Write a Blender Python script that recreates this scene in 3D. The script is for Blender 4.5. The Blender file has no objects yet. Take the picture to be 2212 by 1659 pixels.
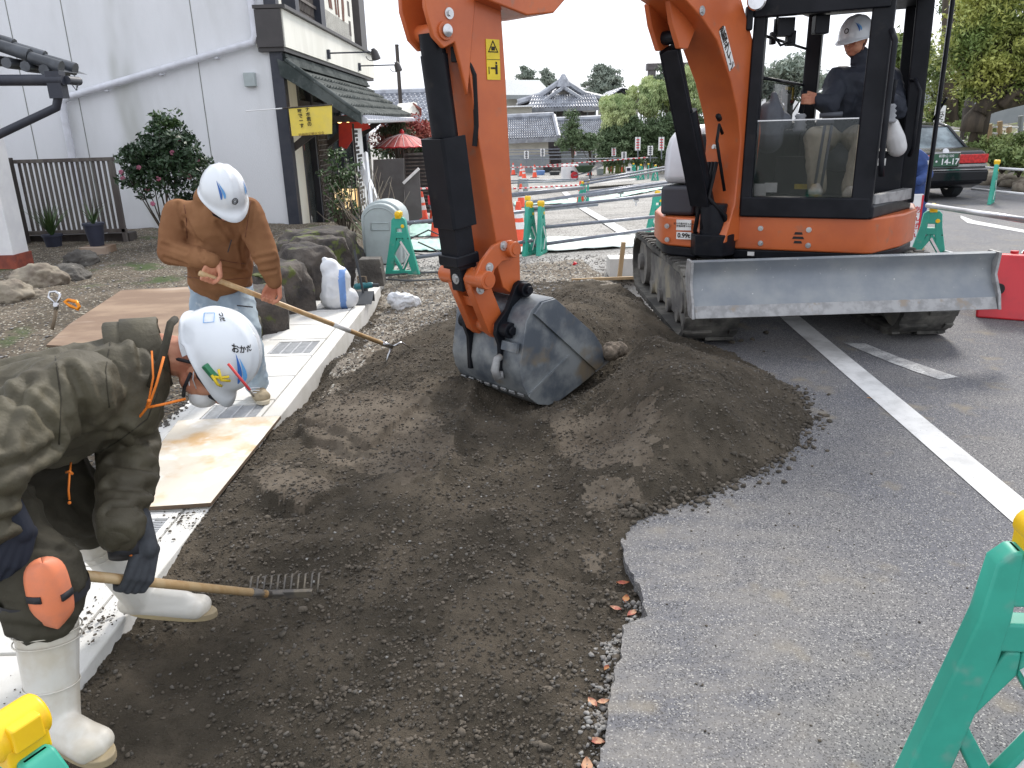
import bpy, bmesh, math, random
import numpy as np
from mathutils import Vector, Matrix, noise as mnoise
rnd = random.Random(7)
SC = bpy.context.scene
COL = SC.collection
rad = math.radians
# ---------------------------------------------------------------- camera
CF, CP, CR, CH = 1700.0, rad(18.2), rad(1.7), 1.6
cC = Vector((0, 0, CH)); cF = Vector((0, math.cos(CP), -math.sin(CP)))
_r = Vector((1, 0, 0)); _u = Vector((0, math.sin(CP), math.cos(CP)))
cR = _r * math.cos(CR) - _u * math.sin(CR); cU = _r * math.sin(CR) + _u * math.cos(CR)
cam = bpy.data.cameras.new("camera"); co = bpy.data.objects.new("camera", cam); COL.objects.link(co)
cam.sensor_width = 36; cam.lens = CF / 2212 * 36; cam.clip_start = .05; cam.clip_end = 1500
m3 = Matrix((cR, cU, -cF)).transposed()
co.matrix_world = Matrix.Translation(cC) @ m3.to_4x4()
SC.camera = co
# ---------------------------------------------------------------- sky, sun, exposure
SUN_EL, SUN_AZ = rad(40), rad(22)          # azimuth: from +Y (ahead) towards +X (right)
w = bpy.data.worlds.new("World"); SC.world = w; w.use_nodes = True
nt = w.node_tree; nt.nodes.clear()
sky = nt.nodes.new("ShaderNodeTexSky"); sky.sky_type = 'NISHITA'; sky.sun_disc = False
sky.sun_elevation = SUN_EL; sky.sun_rotation = SUN_AZ; sky.dust_density = 3.0; sky.air_density = 1.2
tc = nt.nodes.new("ShaderNodeTexCoord"); nz = nt.nodes.new("ShaderNodeTexNoise")
nz.inputs["Scale"].default_value = 2.2; nz.inputs["Detail"].default_value = 5
mp = nt.nodes.new("ShaderNodeMapping"); mp.inputs["Scale"].default_value = (1, 1, 2.5)
nt.links.new(tc.outputs["Generated"], mp.inputs["Vector"]); nt.links.new(mp.outputs["Vector"], nz.inputs["Vector"])
rp = nt.nodes.new("ShaderNodeValToRGB"); rp.color_ramp.elements[0].position = .3; rp.color_ramp.elements[1].position = .6
rp.color_ramp.elements[0].color = (.75,)*3 + (1,); rp.color_ramp.elements[1].color = (.95,)*3 + (1,)
nt.links.new(nz.outputs["Fac"], rp.inputs["Fac"])
mx = nt.nodes.new("ShaderNodeMixRGB"); mx.inputs["Color2"].default_value = (14.6, 15.2, 16.6, 1)   # bright thin cloud
nt.links.new(rp.outputs["Color"], mx.inputs["Fac"]); nt.links.new(sky.outputs["Color"], mx.inputs["Color1"])
bg = nt.nodes.new("ShaderNodeBackground"); bg.inputs["Strength"].default_value = .1
ow = nt.nodes.new("ShaderNodeOutputWorld")
nt.links.new(mx.outputs["Color"], bg.inputs["Color"]); nt.links.new(bg.outputs["Background"], ow.inputs["Surface"])
sl = bpy.data.lights.new("sun", 'SUN'); sl.energy = 3.5; sl.angle = rad(12); sl.color = (1, .95, .88)
so = bpy.data.objects.new("sun", sl); COL.objects.link(so)
sd = Vector((math.sin(SUN_AZ) * math.cos(SUN_EL), math.cos(SUN_AZ) * math.cos(SUN_EL), math.sin(SUN_EL)))
so.rotation_euler = sd.to_track_quat('Z', 'Y').to_euler(); so.location = (0, 0, 30)
SC.view_settings.view_transform = 'Standard'; SC.view_settings.look = 'None'
SC.view_settings.exposure = 0.05; SC.view_settings.gamma = 1

# ---------------------------------------------------------------- placement helpers (pixel of the photo at width 2212 -> world)
def ray(x, y): return cF + cR * ((x - 1106) / CF) + cU * ((829.5 - y) / CF)
def G(x, y, z=0.0):
    d = ray(x, y); return cC + d * ((z - CH) / d.z)
def AY(x, y, Y):
    d = ray(x, y); return cC + d * (Y / d.y)
def AX(x, y, X):
    d = ray(x, y); return cC + d * (X / d.x)
V = Vector
# ---------------------------------------------------------------- materials
def S(r, g, b):
    f = lambda c: (c / 255 / 12.92) if c <= 10 else ((c / 255 + .055) / 1.055) ** 2.4
    return (f(r), f(g), f(b))
MATS = {}
def mat(name, c, rough=.6, metal=0, c2=None, s=5, lo=.38, hi=.62, c3=None, s3=60, lo3=.6, hi3=.66, bump=0, bs=60, bd=6,
        st=(1, 1, 1), spec=.5, emit=0, alpha=None, trans=0, sss=0, coat=0, rv=0, voro=None, wave=None):
    m = bpy.data.materials.new(name); m.use_nodes = True; MATS[name] = m
    n = m.node_tree; N = n.nodes; L = n.links; b = N["Principled BSDF"]
    b.inputs["Roughness"].default_value = rough; b.inputs["Metallic"].default_value = metal
    b.inputs["Specular IOR Level"].default_value = spec
    b.inputs["Coat Weight"].default_value = coat
    b.inputs["Transmission Weight"].default_value = trans
    if alpha is not None: b.inputs["Alpha"].default_value = alpha
    if emit:
        b.inputs["Emission Color"].default_value = (*c, 1); b.inputs["Emission Strength"].default_value = emit
    t = N.new("ShaderNodeTexCoord"); mp = N.new("ShaderNodeMapping"); mp.inputs["Scale"].default_value = st
    L.new(t.outputs["Object"], mp.inputs["Vector"]); vec = mp.outputs["Vector"]
    if c2 is None: c2 = tuple(x * .8 for x in c)
    def nse(scale, det=6, v=vec, r=.6):
        q = N.new("ShaderNodeTexNoise"); q.inputs["Scale"].default_value = scale; q.inputs["Detail"].default_value = det
        q.inputs["Roughness"].default_value = r; L.new(v, q.inputs["Vector"]); return q.outputs["Fac"]
    def ramp(fac, lo, hi):
        q = N.new("ShaderNodeMapRange"); q.inputs["From Min"].default_value = lo; q.inputs["From Max"].default_value = hi
        q.interpolation_type = 'SMOOTHSTEP'; L.new(fac, q.inputs["Value"]); return q.outputs["Result"]
    def mixc(fac, a, bb):
        q = N.new("ShaderNodeMixRGB"); L.new(fac, q.inputs["Fac"])
        for k, val in (("Color1", a), ("Color2", bb)):
            if isinstance(val, tuple): q.inputs[k].default_value = (*val, 1)
            else: L.new(val, q.inputs[k])
        return q.outputs["Color"]
    f1 = ramp(nse(s), lo, hi); colr = mixc(f1, c, c2)
    if voro:   # (scale, dark, light): stone speckle
        q = N.new("ShaderNodeTexVoronoi"); q.inputs["Scale"].default_value = voro[0]; L.new(vec, q.inputs["Vector"])
        sp = N.new("ShaderNodeSeparateColor"); L.new(q.outputs["Color"], sp.inputs["Color"])
        colr = mixc(ramp(sp.outputs[0], voro[3], voro[4]), colr, voro[2]); colr = mixc(ramp(sp.outputs[1], voro[5], voro[5] + .05), colr, voro[1])
    if c3 is not None: colr = mixc(ramp(nse(s3, 3), lo3, hi3), colr, c3)
    L.new(colr, b.inputs["Base Color"])
    if rv:
        q = N.new("ShaderNodeMapRange"); q.inputs["To Min"].default_value = rough - rv; q.inputs["To Max"].default_value = min(1, rough + rv)
        L.new(nse(s * 3), q.inputs["Value"]); L.new(q.outputs["Result"], b.inputs["Roughness"])
    if bump:
        q = N.new("ShaderNodeBump"); q.inputs["Strength"].default_value = 1; q.inputs["Distance"].default_value = bump
        L.new(nse(bs, bd), q.inputs["Height"]); L.new(q.outputs["Normal"], b.inputs["Normal"])
    return m

# ---------------------------------------------------------------- mesh helpers
W = {}
def tag(o, label=None, cat=None, group=None, kind=None):
    if label: o["label"] = label
    if cat: o["category"] = cat
    if group: o["group"] = group
    if kind: o["kind"] = kind
    return o
def thing(name, label, cat, loc=(0, 0, 0), group=None):
    o = bpy.data.objects.new(name, None); COL.objects.link(o); o.location = loc; o.empty_display_size = .1
    W[o.name] = Matrix.Translation(V(loc)); return tag(o, label, cat, group)
def link_mesh(name, me, m, parent=None, smooth=False, angle=None):
    o = bpy.data.objects.new(name, me); COL.objects.link(o)
    if parent is not None:
        Wm = W[parent.name]; me.transform(Wm.inverted()); o.parent = parent; W[o.name] = Wm
    else: W[o.name] = Matrix.Identity(4)
    if m is not None: me.materials.append(MATS[m] if isinstance(m, str) else m)
    if smooth: me.polygons.foreach_set("use_smooth", [True] * len(me.polygons))
    if angle:
        me.polygons.foreach_set("use_smooth", [True] * len(me.polygons)); me.set_sharp_from_angle(angle=rad(angle))
    me.update(); return o
def frame(x, y=None):
    """orthonormal basis with first axis x"""
    x = V(x).normalized(); y = V(y) if y is not None else (V((0, 0, 1)) if abs(x.z) < .9 else V((0, 1, 0)))
    z = x.cross(y).normalized(); y = z.cross(x).normalized(); return x, y, z
class MB:
    def __init__(s, M=None): s.v = []; s.f = []; s.M = M
    def add(s, vs, fs):
        b = len(s.v); s.v += [(s.M @ V(p)) if s.M else V(p) for p in vs]; s.f += [tuple(b + i for i in f) for f in fs]; return s
    def box(s, c, d, R=None):
        c = V(c); hx, hy, hz = d[0] / 2, d[1] / 2, d[2] / 2
        P = [V((x, y, z)) for x in (-hx, hx) for y in (-hy, hy) for z in (-hz, hz)]
        if R is not None: P = [R @ p for p in P]
        return s.add([c + p for p in P], [(0, 1, 3, 2), (4, 6, 7, 5), (0, 4, 5, 1), (2, 3, 7, 6), (0, 2, 6, 4), (1, 5, 7, 3)])
    def bb(s, a, b):
        return s.box([(a[i] + b[i]) / 2 for i in range(3)], [abs(b[i] - a[i]) for i in range(3)])
    def prism(s, poly, a, b, f):
        """poly 2d points, f(u,v,w)->world, extruded w from a to b"""
        n = len(poly); P = [f(u, v, a) for u, v in poly] + [f(u, v, b) for u, v in poly]
        return s.add(P, [tuple(range(n))[::-1], tuple(range(n, 2 * n))] + [(i, (i + 1) % n, n + (i + 1) % n, n + i) for i in range(n)])
    def tube(s, pts, r, n=10, cap=True, ry=None):
        pts = [V(p) for p in pts]; k = len(pts); rs = r if isinstance(r, (list, tuple)) else [r] * k
        P = []; t0 = (pts[1] - pts[0]).normalized(); _, y, z = frame(t0)
        for i, p in enumerate(pts):
            t = ((pts[min(i + 1, k - 1)] - p).normalized() + (p - pts[max(i - 1, 0)]).normalized())
            if t.length < 1e-6: t = t0
            t.normalize(); z = (z - t * z.dot(t)).normalized(); y = z.cross(t).normalized()
            for j in range(n):
                a = 2 * math.pi * j / n; P.append(p + (y * math.cos(a) + z * math.sin(a)) * rs[i])
        F = [(i * n + j, i * n + (j + 1) % n, (i + 1) * n + (j + 1) % n, (i + 1) * n + j) for i in range(k - 1) for j in range(n)]
        if cap: F += [tuple(range(n))[::-1], tuple(range((k - 1) * n, k * n))]
        return s.add(P, F)
    def cyl(s, p0, p1, r, r2=None, n=16): return s.tube([p0, p1], [r, r if r2 is None else r2], n)
    def lathe(s, prof, o, ax=(0, 0, 1), n=20):
        o = V(o); x, y, z = frame(ax); P = []; k = len(prof)
        for h, r in prof:
            for j in range(n):
                a = 2 * math.pi * j / n; P.append(o + x * h + (y * math.cos(a) + z * math.sin(a)) * max(r, 1e-4))
        F = [(i * n + j, i * n + (j + 1) % n, (i + 1) * n + (j + 1) % n, (i + 1) * n + j) for i in range(k - 1) for j in range(n)]
        F += [tuple(range(n))[::-1], tuple(range((k - 1) * n, k * n))]
        return s.add(P, F)
    def ball(s, c, r, R=None, n=12, m=8):
        c = V(c); r = (r, r, r) if not isinstance(r, (tuple, list)) else r; P = [V((0, 0, -r[2]))]
        for i in range(1, m):
            a = -math.pi / 2 + math.pi * i / m
            for j in range(n):
                b = 2 * math.pi * j / n; P.append(V((r[0] * math.cos(a) * math.cos(b), r[1] * math.cos(a) * math.sin(b), r[2] * math.sin(a))))
        P.append(V((0, 0, r[2]))); 
        if R is not None: P = [R @ p for p in P]
        F = [(0, 1 + (j + 1) % n, 1 + j) for j in range(n)]
        for i in range(m - 2):
            F += [(1 + i * n + j, 1 + i * n + (j + 1) % n, 1 + (i + 1) * n + (j + 1) % n, 1 + (i + 1) * n + j) for j in range(n)]
        t = len(P) - 1; F += [(t, 1 + (m - 2) * n + j, 1 + (m - 2) * n + (j + 1) % n) for j in range(n)]
        return s.add([c + p for p in P], F)
    def cap(s, p0, r0, p1=None, r1=None, n=12):
        """rounded cone"""
        p0 = V(p0)
        if p1 is None or (V(p1) - p0).length < 1e-5: return s.ball(p0, r0)
        p1 = V(p1); r1 = r0 if r1 is None else r1; L = (p1 - p0).length; pr = []
        for i in range(6):
            a = math.pi / 2 * i / 5; pr.append((-r0 * math.cos(a), r0 * math.sin(a)))
        for i in range(6):
            a = math.pi / 2 * i / 5; pr.append((L + r1 * math.sin(a), r1 * math.cos(a)))
        return s.lathe(pr, p0, p1 - p0, n)
    def chain(s, *pr):
        for i in range(len(pr) - 1): s.cap(pr[i][0], pr[i][1], pr[i + 1][0], pr[i + 1][1])
        return s
    def mesh(s, name="m"):
        me = bpy.data.meshes.new(name); me.from_pydata([tuple(p) for p in s.v], [], s.f); me.update(); return me
    def obj(s, name, m, parent=None, smooth=False, bevel=0, angle=None, seg=2, label=None, subd=0):
        me = s.mesh(name); bm = bmesh.new(); bm.from_mesh(me); bmesh.ops.recalc_face_normals(bm, faces=bm.faces); bm.to_mesh(me); bm.free()
        o = link_mesh(name, me, m, parent, smooth, angle)
        if bevel:
            b = o.modifiers.new("b", 'BEVEL'); b.width = bevel; b.segments = seg; b.limit_method = 'ANGLE'; b.angle_limit = rad(40)
            me.polygons.foreach_set("use_smooth", [True] * len(me.polygons)); b.harden_normals = True
        if subd:
            b = o.modifiers.new("s", 'SUBSURF'); b.levels = subd; b.render_levels = subd
        if label: o["label"] = label
        return o
    def blob(s, name, m, parent=None, vox=.01, sm=6, wr=0, ws=12, wst=(1, 1, 1), label=None, cut=None):
        """union of the parts by voxel remesh, smoothed, then folded by noise"""
        me = s.mesh(name); o = bpy.data.objects.new(name, me); COL.objects.link(o)
        r = o.modifiers.new("r", 'REMESH'); r.mode = 'VOXEL'; r.voxel_size = vox
        if sm: q = o.modifiers.new("q", 'SMOOTH'); q.factor = .5; q.iterations = sm
        dg = bpy.context.evaluated_depsgraph_get(); dg.update(); me2 = bpy.data.meshes.new_from_object(o.evaluated_get(dg))
        bpy.data.objects.remove(o); bpy.data.meshes.remove(me); me2.name = name
        if wr:
            n = len(me2.vertices); c = np.empty(n * 3); nn = np.empty(n * 3); me2.vertices.foreach_get("co", c); me2.vertices.foreach_get("normal", nn)
            c = c.reshape(-1, 3); nn = nn.reshape(-1, 3); A = np.array(wst)
            d = np.empty(n); 
            for i in range(n):
                p = V(c[i] * A * ws); d[i] = (1 - 3.2 * abs(mnoise.noise(p + V((3, 1, 7))))) * .42 + (1 - 3.2 * abs(mnoise.noise(p * 2.1 + V((1, 8, 2))))) * .24 + mnoise.noise(p * 1.3) * .3
            c = c + nn * (d * wr)[:, None]; me2.vertices.foreach_set("co", c.ravel())
        o = link_mesh(name, me2, m, parent, True)
        if label: o["label"] = label
        return o
def surf_pts(o, P, step=14):
    """points of a polyline (photo pixels) laid on the surface of o"""
    from mathutils.bvhtree import BVHTree
    Wm = W[o.name]; me = o.data; t = BVHTree.FromPolygons([Wm @ v.co for v in me.vertices], [tuple(p.vertices) for p in me.polygons]); out = []
    for (x0, y0), (x1, y1) in zip(P, P[1:]):
        n = max(1, int(math.hypot(x1 - x0, y1 - y0) / step))
        for i in range(n + 1):
            u = i / n; h = t.ray_cast(cC, ray(x0 + (x1 - x0) * u, y0 + (y1 - y0) * u).normalized())
            if h[0] is not None and (not out or (out[-1] - h[0]).length > .002) and (not out or (out[-1] - h[0]).length < .12): out.append(h[0])
    return out
def creases(o, lines, depth, width):
    me = o.data; n = len(me.vertices); c = np.empty(n * 3); nn = np.empty(n * 3); me.vertices.foreach_get('co', c); me.vertices.foreach_get('normal', nn); c = c.reshape(-1, 3); nn = nn.reshape(-1, 3); inv = W[o.name].inverted(); d = np.zeros(n)
    for L_ in lines:
        Q = surf_pts(o, L_)
        if len(Q) < 2: continue
        Q = [inv @ q for q in Q]; best = np.full(n, 9.)
        for a, b in zip(Q, Q[1:]):
            a = np.array(a); b = np.array(b); ab = b - a; t = np.clip(((c - a) @ ab) / (ab @ ab + 1e-12), 0, 1); best = np.minimum(best, np.linalg.norm(c - a - t[:, None] * ab, axis=1))
        d += -depth * np.exp(-(best / width) ** 2) + depth * .75 * np.exp(-((best - width * 2.3) / (width * 1.2)) ** 2)
    c = c + nn * np.clip(d, -depth * 1.3, depth * 1.3)[:, None]; me.vertices.foreach_set('co', c.ravel()); me.update()
def seam(name, o, P, r, m):
    Q = surf_pts(o, P, 8)
    if len(Q) > 2: return MB().tube(Q, r, 5).obj(name, m, o, smooth=True)
def kids(o): return [c for c in bpy.data.objects if c.parent == o]
def copy_tree(o, parent=None):
    c = o.copy(); COL.objects.link(c)
    if parent is not None: c.parent = parent
    for ch in kids(o): copy_tree(ch, c)
    return c
def place(proto, first, loc, rz=0, label=None, group=None, sc=1):
    o = proto if first else copy_tree(proto)
    o.location = loc; o.rotation_euler = (0, 0, rz); o.scale = (sc,) * 3
    if label: o["label"] = label
    if group: o["group"] = group
    return o
def text(name, body, size, m, parent, o, ax, up, ext=.0015, bold=0, sx=1):
    """flat raised lettering centred at o, running along ax, upright along up"""
    cu = bpy.data.curves.new(name, 'FONT'); cu.body = body; cu.size = size; cu.extrude = ext; cu.align_x = 'CENTER'; cu.align_y = 'CENTER'
    cu.offset = bold; cu.resolution_u = 3
    t = bpy.data.objects.new(name, cu); COL.objects.link(t); dg = bpy.context.evaluated_depsgraph_get(); dg.update()
    me = bpy.data.meshes.new_from_object(t.evaluated_get(dg)); bpy.data.objects.remove(t)
    ax = V(ax).normalized(); up = V(up); n = ax.cross(up).normalized(); up = n.cross(ax).normalized()
    M = Matrix((ax * sx, up, n)).transposed().to_4x4(); M.translation = V(o); me.transform(M)
    me.materials.clear(); return link_mesh(name, me, m, parent)
def grid_mesh(xs, ys, zf):
    X, Y = np.meshgrid(xs, ys); Z = zf(X, Y); nx, ny = len(xs), len(ys)
    co = np.stack([X, Y, Z], -1).reshape(-1, 3); i = np.arange(nx - 1)[None, :] + nx * np.arange(ny - 1)[:, None]; i = i.ravel()
    F = np.stack([i, i + 1, i + nx + 1, i + nx], -1); me = bpy.data.meshes.new("grid"); me.vertices.add(len(co)); me.vertices.foreach_set("co", co.ravel())
    me.loops.add(F.size); me.loops.foreach_set("vertex_index", F.ravel()); me.polygons.add(len(F))
    me.polygons.foreach_set("loop_start", np.arange(0, F.size, 4)); me.polygons.foreach_set("loop_total", np.full(len(F), 4)); me.update(); me.validate(); return me
def tri_mesh(co, F):
    F = np.asarray(F); k = F.shape[1]; me = bpy.data.meshes.new("tri"); me.vertices.add(len(co)); me.vertices.foreach_set("co", np.asarray(co, float).ravel())
    me.loops.add(F.size); me.loops.foreach_set("vertex_index", F.ravel()); me.polygons.add(len(F))
    me.polygons.foreach_set("loop_start", np.arange(0, F.size, k)); me.polygons.foreach_set("loop_total", np.full(len(F), k)); me.update(); return me
NPR = np.random.RandomState(5)
_tab = NPR.rand(256, 256)
def vn(x, y):
    xi = np.floor(x).astype(int); yi = np.floor(y).astype(int); fx = x - xi; fy = y - yi
    fx = fx * fx * (3 - 2 * fx); fy = fy * fy * (3 - 2 * fy); t = lambda a, b: _tab[a % 256, b % 256]
    return (t(xi, yi) * (1 - fx) + t(xi + 1, yi) * fx) * (1 - fy) + (t(xi, yi + 1) * (1 - fx) + t(xi + 1, yi + 1) * fx) * fy
def fbm(x, y, f, o=4, g=.5):
    r = 0; a = 1; t = 0
    for k in range(o): r = r + a * (vn(x * f + 17.3 * k, y * f + 9.1 * k) - .5); t += a; a *= g; f *= 2.03
    return r / t * 2
def inpoly(x, y, poly):
    ins = np.zeros(x.shape, bool); n = len(poly)
    for i in range(n):
        x0, y0 = poly[i][0], poly[i][1]; x1, y1 = poly[(i + 1) % n][0], poly[(i + 1) % n][1]
        if y0 == y1: continue
        c = ((y0 > y) != (y1 > y)) & (x < (x1 - x0) * (y - y0) / (y1 - y0) + x0); ins ^= c
    return ins
def segdist(x, y, poly, closed=True):
    d = np.full(x.shape, 1e9); n = len(poly)
    for i in range(n if closed else n - 1):
        x0, y0 = poly[i][0], poly[i][1]; x1, y1 = poly[(i + 1) % n][0], poly[(i + 1) % n][1]
        dx, dy = x1 - x0, y1 - y0; L = dx * dx + dy * dy + 1e-12; t = np.clip(((x - x0) * dx + (y - y0) * dy) / L, 0, 1)
        d = np.minimum(d, np.hypot(x - x0 - t * dx, y - y0 - t * dy))
    return d
def smst(a, b, x): t = np.clip((x - a) / (b - a), 0, 1); return t * t * (3 - 2 * t)
def scatter_rocks(P, size, squash=.7, seed=1):
    """one mesh of many small angular stones at points P (n,3) of given radii"""
    R = np.random.RandomState(seed); bm = bmesh.new(); bmesh.ops.create_icosphere(bm, subdivisions=1, radius=1)
    base = np.array([v.co[:] for v in bm.verts]); F = np.array([[v.index for v in f.verts] for f in bm.faces]); bm.free()
    n = len(P); k = len(base); out = np.empty((n, k, 3))
    tmpl = [base * (1 + R.uniform(-.42, .42, (k, 1))) for _ in range(12)]
    a = R.uniform(0, 6.28, n); sx = R.uniform(.75, 1.3, n); sy = R.uniform(.75, 1.2, n); sz = R.uniform(squash * .7, squash * 1.2, n); ti = R.randint(0, 12, n)
    T = np.array(tmpl)[ti]; T = T * np.stack([sx, sy, sz], -1)[:, None, :]
    ca, sa = np.cos(a)[:, None], np.sin(a)[:, None]
    out[..., 0] = T[..., 0] * ca - T[..., 1] * sa; out[..., 1] = T[..., 0] * sa + T[..., 1] * ca; out[..., 2] = T[..., 2]
    out = out * np.asarray(size)[:, None, None] + np.asarray(P)[:, None, :]
    Fa = (F[None] + (np.arange(n) * k)[:, None, None]).reshape(-1, 3); return tri_mesh(out.reshape(-1, 3), Fa)
# ================================================================ setting: ground, asphalt, soil, gutter
def dust_asphalt():
    n = MATS['asphalt_m'].node_tree; N, Lk = n.nodes, n.links; b = N['Principled BSDF']; src = b.inputs['Base Color'].links[0].from_socket
    t = N.new('ShaderNodeTexCoord'); sx = N.new('ShaderNodeSeparateXYZ'); Lk.new(t.outputs['Object'], sx.inputs[0])
    a = N.new('ShaderNodeMapRange'); a.inputs['From Min'].default_value = 1.5; a.inputs['From Max'].default_value = .3; Lk.new(sx.outputs[0], a.inputs['Value'])
    c = N.new('ShaderNodeMapRange'); c.inputs['From Min'].default_value = 4.6; c.inputs['From Max'].default_value = 3.0; Lk.new(sx.outputs[1], c.inputs['Value'])
    mp = N.new('ShaderNodeMapping'); mp.inputs['Scale'].default_value = (1, 2.2, 1); Lk.new(t.outputs['Object'], mp.inputs[0]); q = N.new('ShaderNodeTexNoise'); q.inputs['Scale'].default_value = 3.1; q.inputs['Detail'].default_value = 10; q.inputs['Roughness'].default_value = .7; Lk.new(mp.outputs[0], q.inputs['Vector'])
    r = N.new('ShaderNodeMapRange'); r.inputs['From Min'].default_value = .4; r.inputs['From Max'].default_value = .8; Lk.new(q.outputs['Fac'], r.inputs['Value'])
    m1 = N.new('ShaderNodeMath'); m1.operation = 'MULTIPLY'; Lk.new(a.outputs[0], m1.inputs[0]); Lk.new(c.outputs[0], m1.inputs[1]); m2 = N.new('ShaderNodeMath'); m2.operation = 'MULTIPLY'; Lk.new(m1.outputs[0], m2.inputs[0]); Lk.new(r.outputs[0], m2.inputs[1])
    x = N.new('ShaderNodeMixRGB'); Lk.new(m2.outputs[0], x.inputs['Fac']); Lk.new(src, x.inputs['Color1']); x.inputs['Color2'].default_value = (.27, .25, .22, 1); Lk.new(x.outputs[0], b.inputs['Base Color'])
mat('asphalt_m', (.125, .126, .138), .85, c2=(.165, .16, .158), s=1.3, lo=.4, hi=.65, voro=(240, (.05, .05, .055), (.36, .35, .33), .88, .93, .76), c3=(.22, .19, .14), s3=3, lo3=.56, hi3=.78, bump=.0025, bs=300, bd=3)
dust_asphalt()
mat('soil_m', (.052, .043, .031), .95, c2=(.108, .088, .064), s=3, lo=.35, hi=.7, c3=(.12, .105, .085), s3=220, lo3=.64, hi3=.72, bump=.016, bs=110, bd=8, spec=.25)
mat('stone_m', (.14, .125, .106), .9, c2=(.06, .052, .043), s=25, lo=.4, hi=.6, c3=(.2, .19, .17), s3=9, lo3=.66, hi3=.7, bump=.002, bs=300)
mat('clod_m', (.056, .047, .035), .95, c2=(.13, .108, .083), s=14, lo=.4, hi=.65, bump=.003, bs=200)
mat('palestone_m', (.3, .29, .27), .85, c2=(.17, .16, .15), s=30, lo=.4, hi=.6)
mat('gravel_m', (.42, .405, .375), .95, c2=(.29, .275, .25), s=.9, lo=.4, hi=.65, voro=(45, (.12, .11, .1), (.45, .44, .42), .75, .85, .8), bump=.02, bs=30, bd=8)
mat('brownearth_m', (.16, .13, .095), .95, c2=(.24, .21, .17), s=2.5, lo=.4, hi=.65, voro=(60, (.07, .06, .05), (.42, .4, .35), .84, .9, .86), bump=.02, bs=35, bd=8)
mat('garden_m', (.08, .063, .042), .95, c2=(.14, .112, .08), s=3, c3=(.05, .075, .02), s3=1.6, lo3=.58, hi3=.7, voro=(70, (.04, .035, .03), (.4, .37, .3), .9, .94, .86), bump=.03, bs=25, bd=8)
mat('paint_m', (.64, .64, .63), .75, c2=(.46, .46, .45), s=5, lo=.4, hi=.7, c3=(.3, .3, .29), s3=90, lo3=.66, hi3=.7, bump=.001, bs=300)
mat('paintworn_m', (.5, .5, .49), .7, c2=(.3, .3, .3), s=9, lo=.4, hi=.6, c3=(.15, .15, .15), s3=80, lo3=.58, hi3=.62)
mat('concrete_m', (.66, .65, .62), .8, c2=(.56, .55, .51), s=3.5, lo=.4, hi=.65, c3=(.42, .39, .33), s3=9, lo3=.68, hi3=.85, bump=.0015, bs=120)
mat('grate_m', (.42, .43, .44), .5, .2, c2=(.5, .51, .52), s=20)
mat('dark_m', (.012, .012, .013), .7)
mat('moss_m', (.07, .1, .025), .95, c2=(.12, .13, .05), s=30, bump=.01, bs=150)
mat('rock_m', (.13, .12, .105), .9, c2=(.055, .05, .045), s=4, lo=.35, hi=.65, c3=(.3, .29, .26), s3=20, lo3=.66, hi3=.74, bump=.02, bs=22, bd=10)
mat('rockdark_m', (.1, .085, .072), .9, c2=(.035, .031, .03), s=4, lo=.35, hi=.65, c3=(.1, .12, .03), s3=5, lo3=.56, hi3=.68, bump=.03, bs=14, bd=10)
mat('cobble_m', (.27, .235, .18), .85, c2=(.16, .13, .1), s=6, lo=.4, hi=.65, bump=.006, bs=40, bd=8)

EDGE = [(x.x, x.y) for x in [G(*p) for p in ((1290, 1700), (1300, 1620), (1318, 1500), (1340, 1420), (1345, 1352), (1398, 1328), (1380, 1262), (1352, 1215), (1338, 1150))]]
EDGE = [(EDGE[0][0], .6)] + EDGE + [(.42, 3.4), (.8, 4.8), (1.5, 6.4), (1.9, 9.2)]
def jag(P, amp, step, seed):
    R = random.Random(seed); out = []
    for a, b in zip(P[:-1], P[1:]):
        L = math.hypot(b[0] - a[0], b[1] - a[1]); n = max(1, int(L / step))
        for i in range(n):
            t = i / n; out.append((a[0] + (b[0] - a[0]) * t + R.uniform(-amp, amp), a[1] + (b[1] - a[1]) * t + R.uniform(-amp, amp)))
    return out + [P[-1]]
EJ = jag(EDGE, .008, .03, 3)
# ground: one sheet to the horizon, sunk under the dug strip
xs = np.unique(np.concatenate([np.linspace(-600, -20, 12), np.linspace(-20, -2.2, 20), [-2.06, -2.0, -1.95], np.linspace(-1.38, .6, 12), np.linspace(.8, 2.0, 8), np.linspace(2.2, 20, 20), np.linspace(25, 600, 14)]))
ys = np.unique(np.concatenate([np.linspace(-60, 0, 8), np.linspace(.5, 9.0, 18), np.linspace(9.4, 16, 34), np.linspace(17, 60, 30), np.linspace(70, 900, 12)]))
def gz(X, Y):
    ax = np.interp(Y, [9, 12, 14, 25, 45, 1000], [1.6, 3.2, 5, 13, 24, 400]); z = -.03 + (np.interp(Y, [-1e4, 9.4, 12.3, 17, 25, 35, 50, 1e4], [-.03, -.03, -.2, -.4, -.82, -1.05, -1.25, -1.25]) + .03) * (1 - smst(-1.5, .3, X - ax)) + fbm(X, Y, .35, 3) * .02 * (Y > 9.3)
    z = np.where((X > -2.03) & (X < 1.95) & (Y < 9.35), -.4, z)
    hole = np.exp(-(((X - 1.25) / .75) ** 2 + ((Y - 9.9) / .45) ** 2)) ; z = z - .3 * hole * (Y > 9.35)
    return z
me = grid_mesh(xs, ys, gz); tag(link_mesh('ground', me, 'gravel_m', smooth=True), kind='structure')
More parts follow.
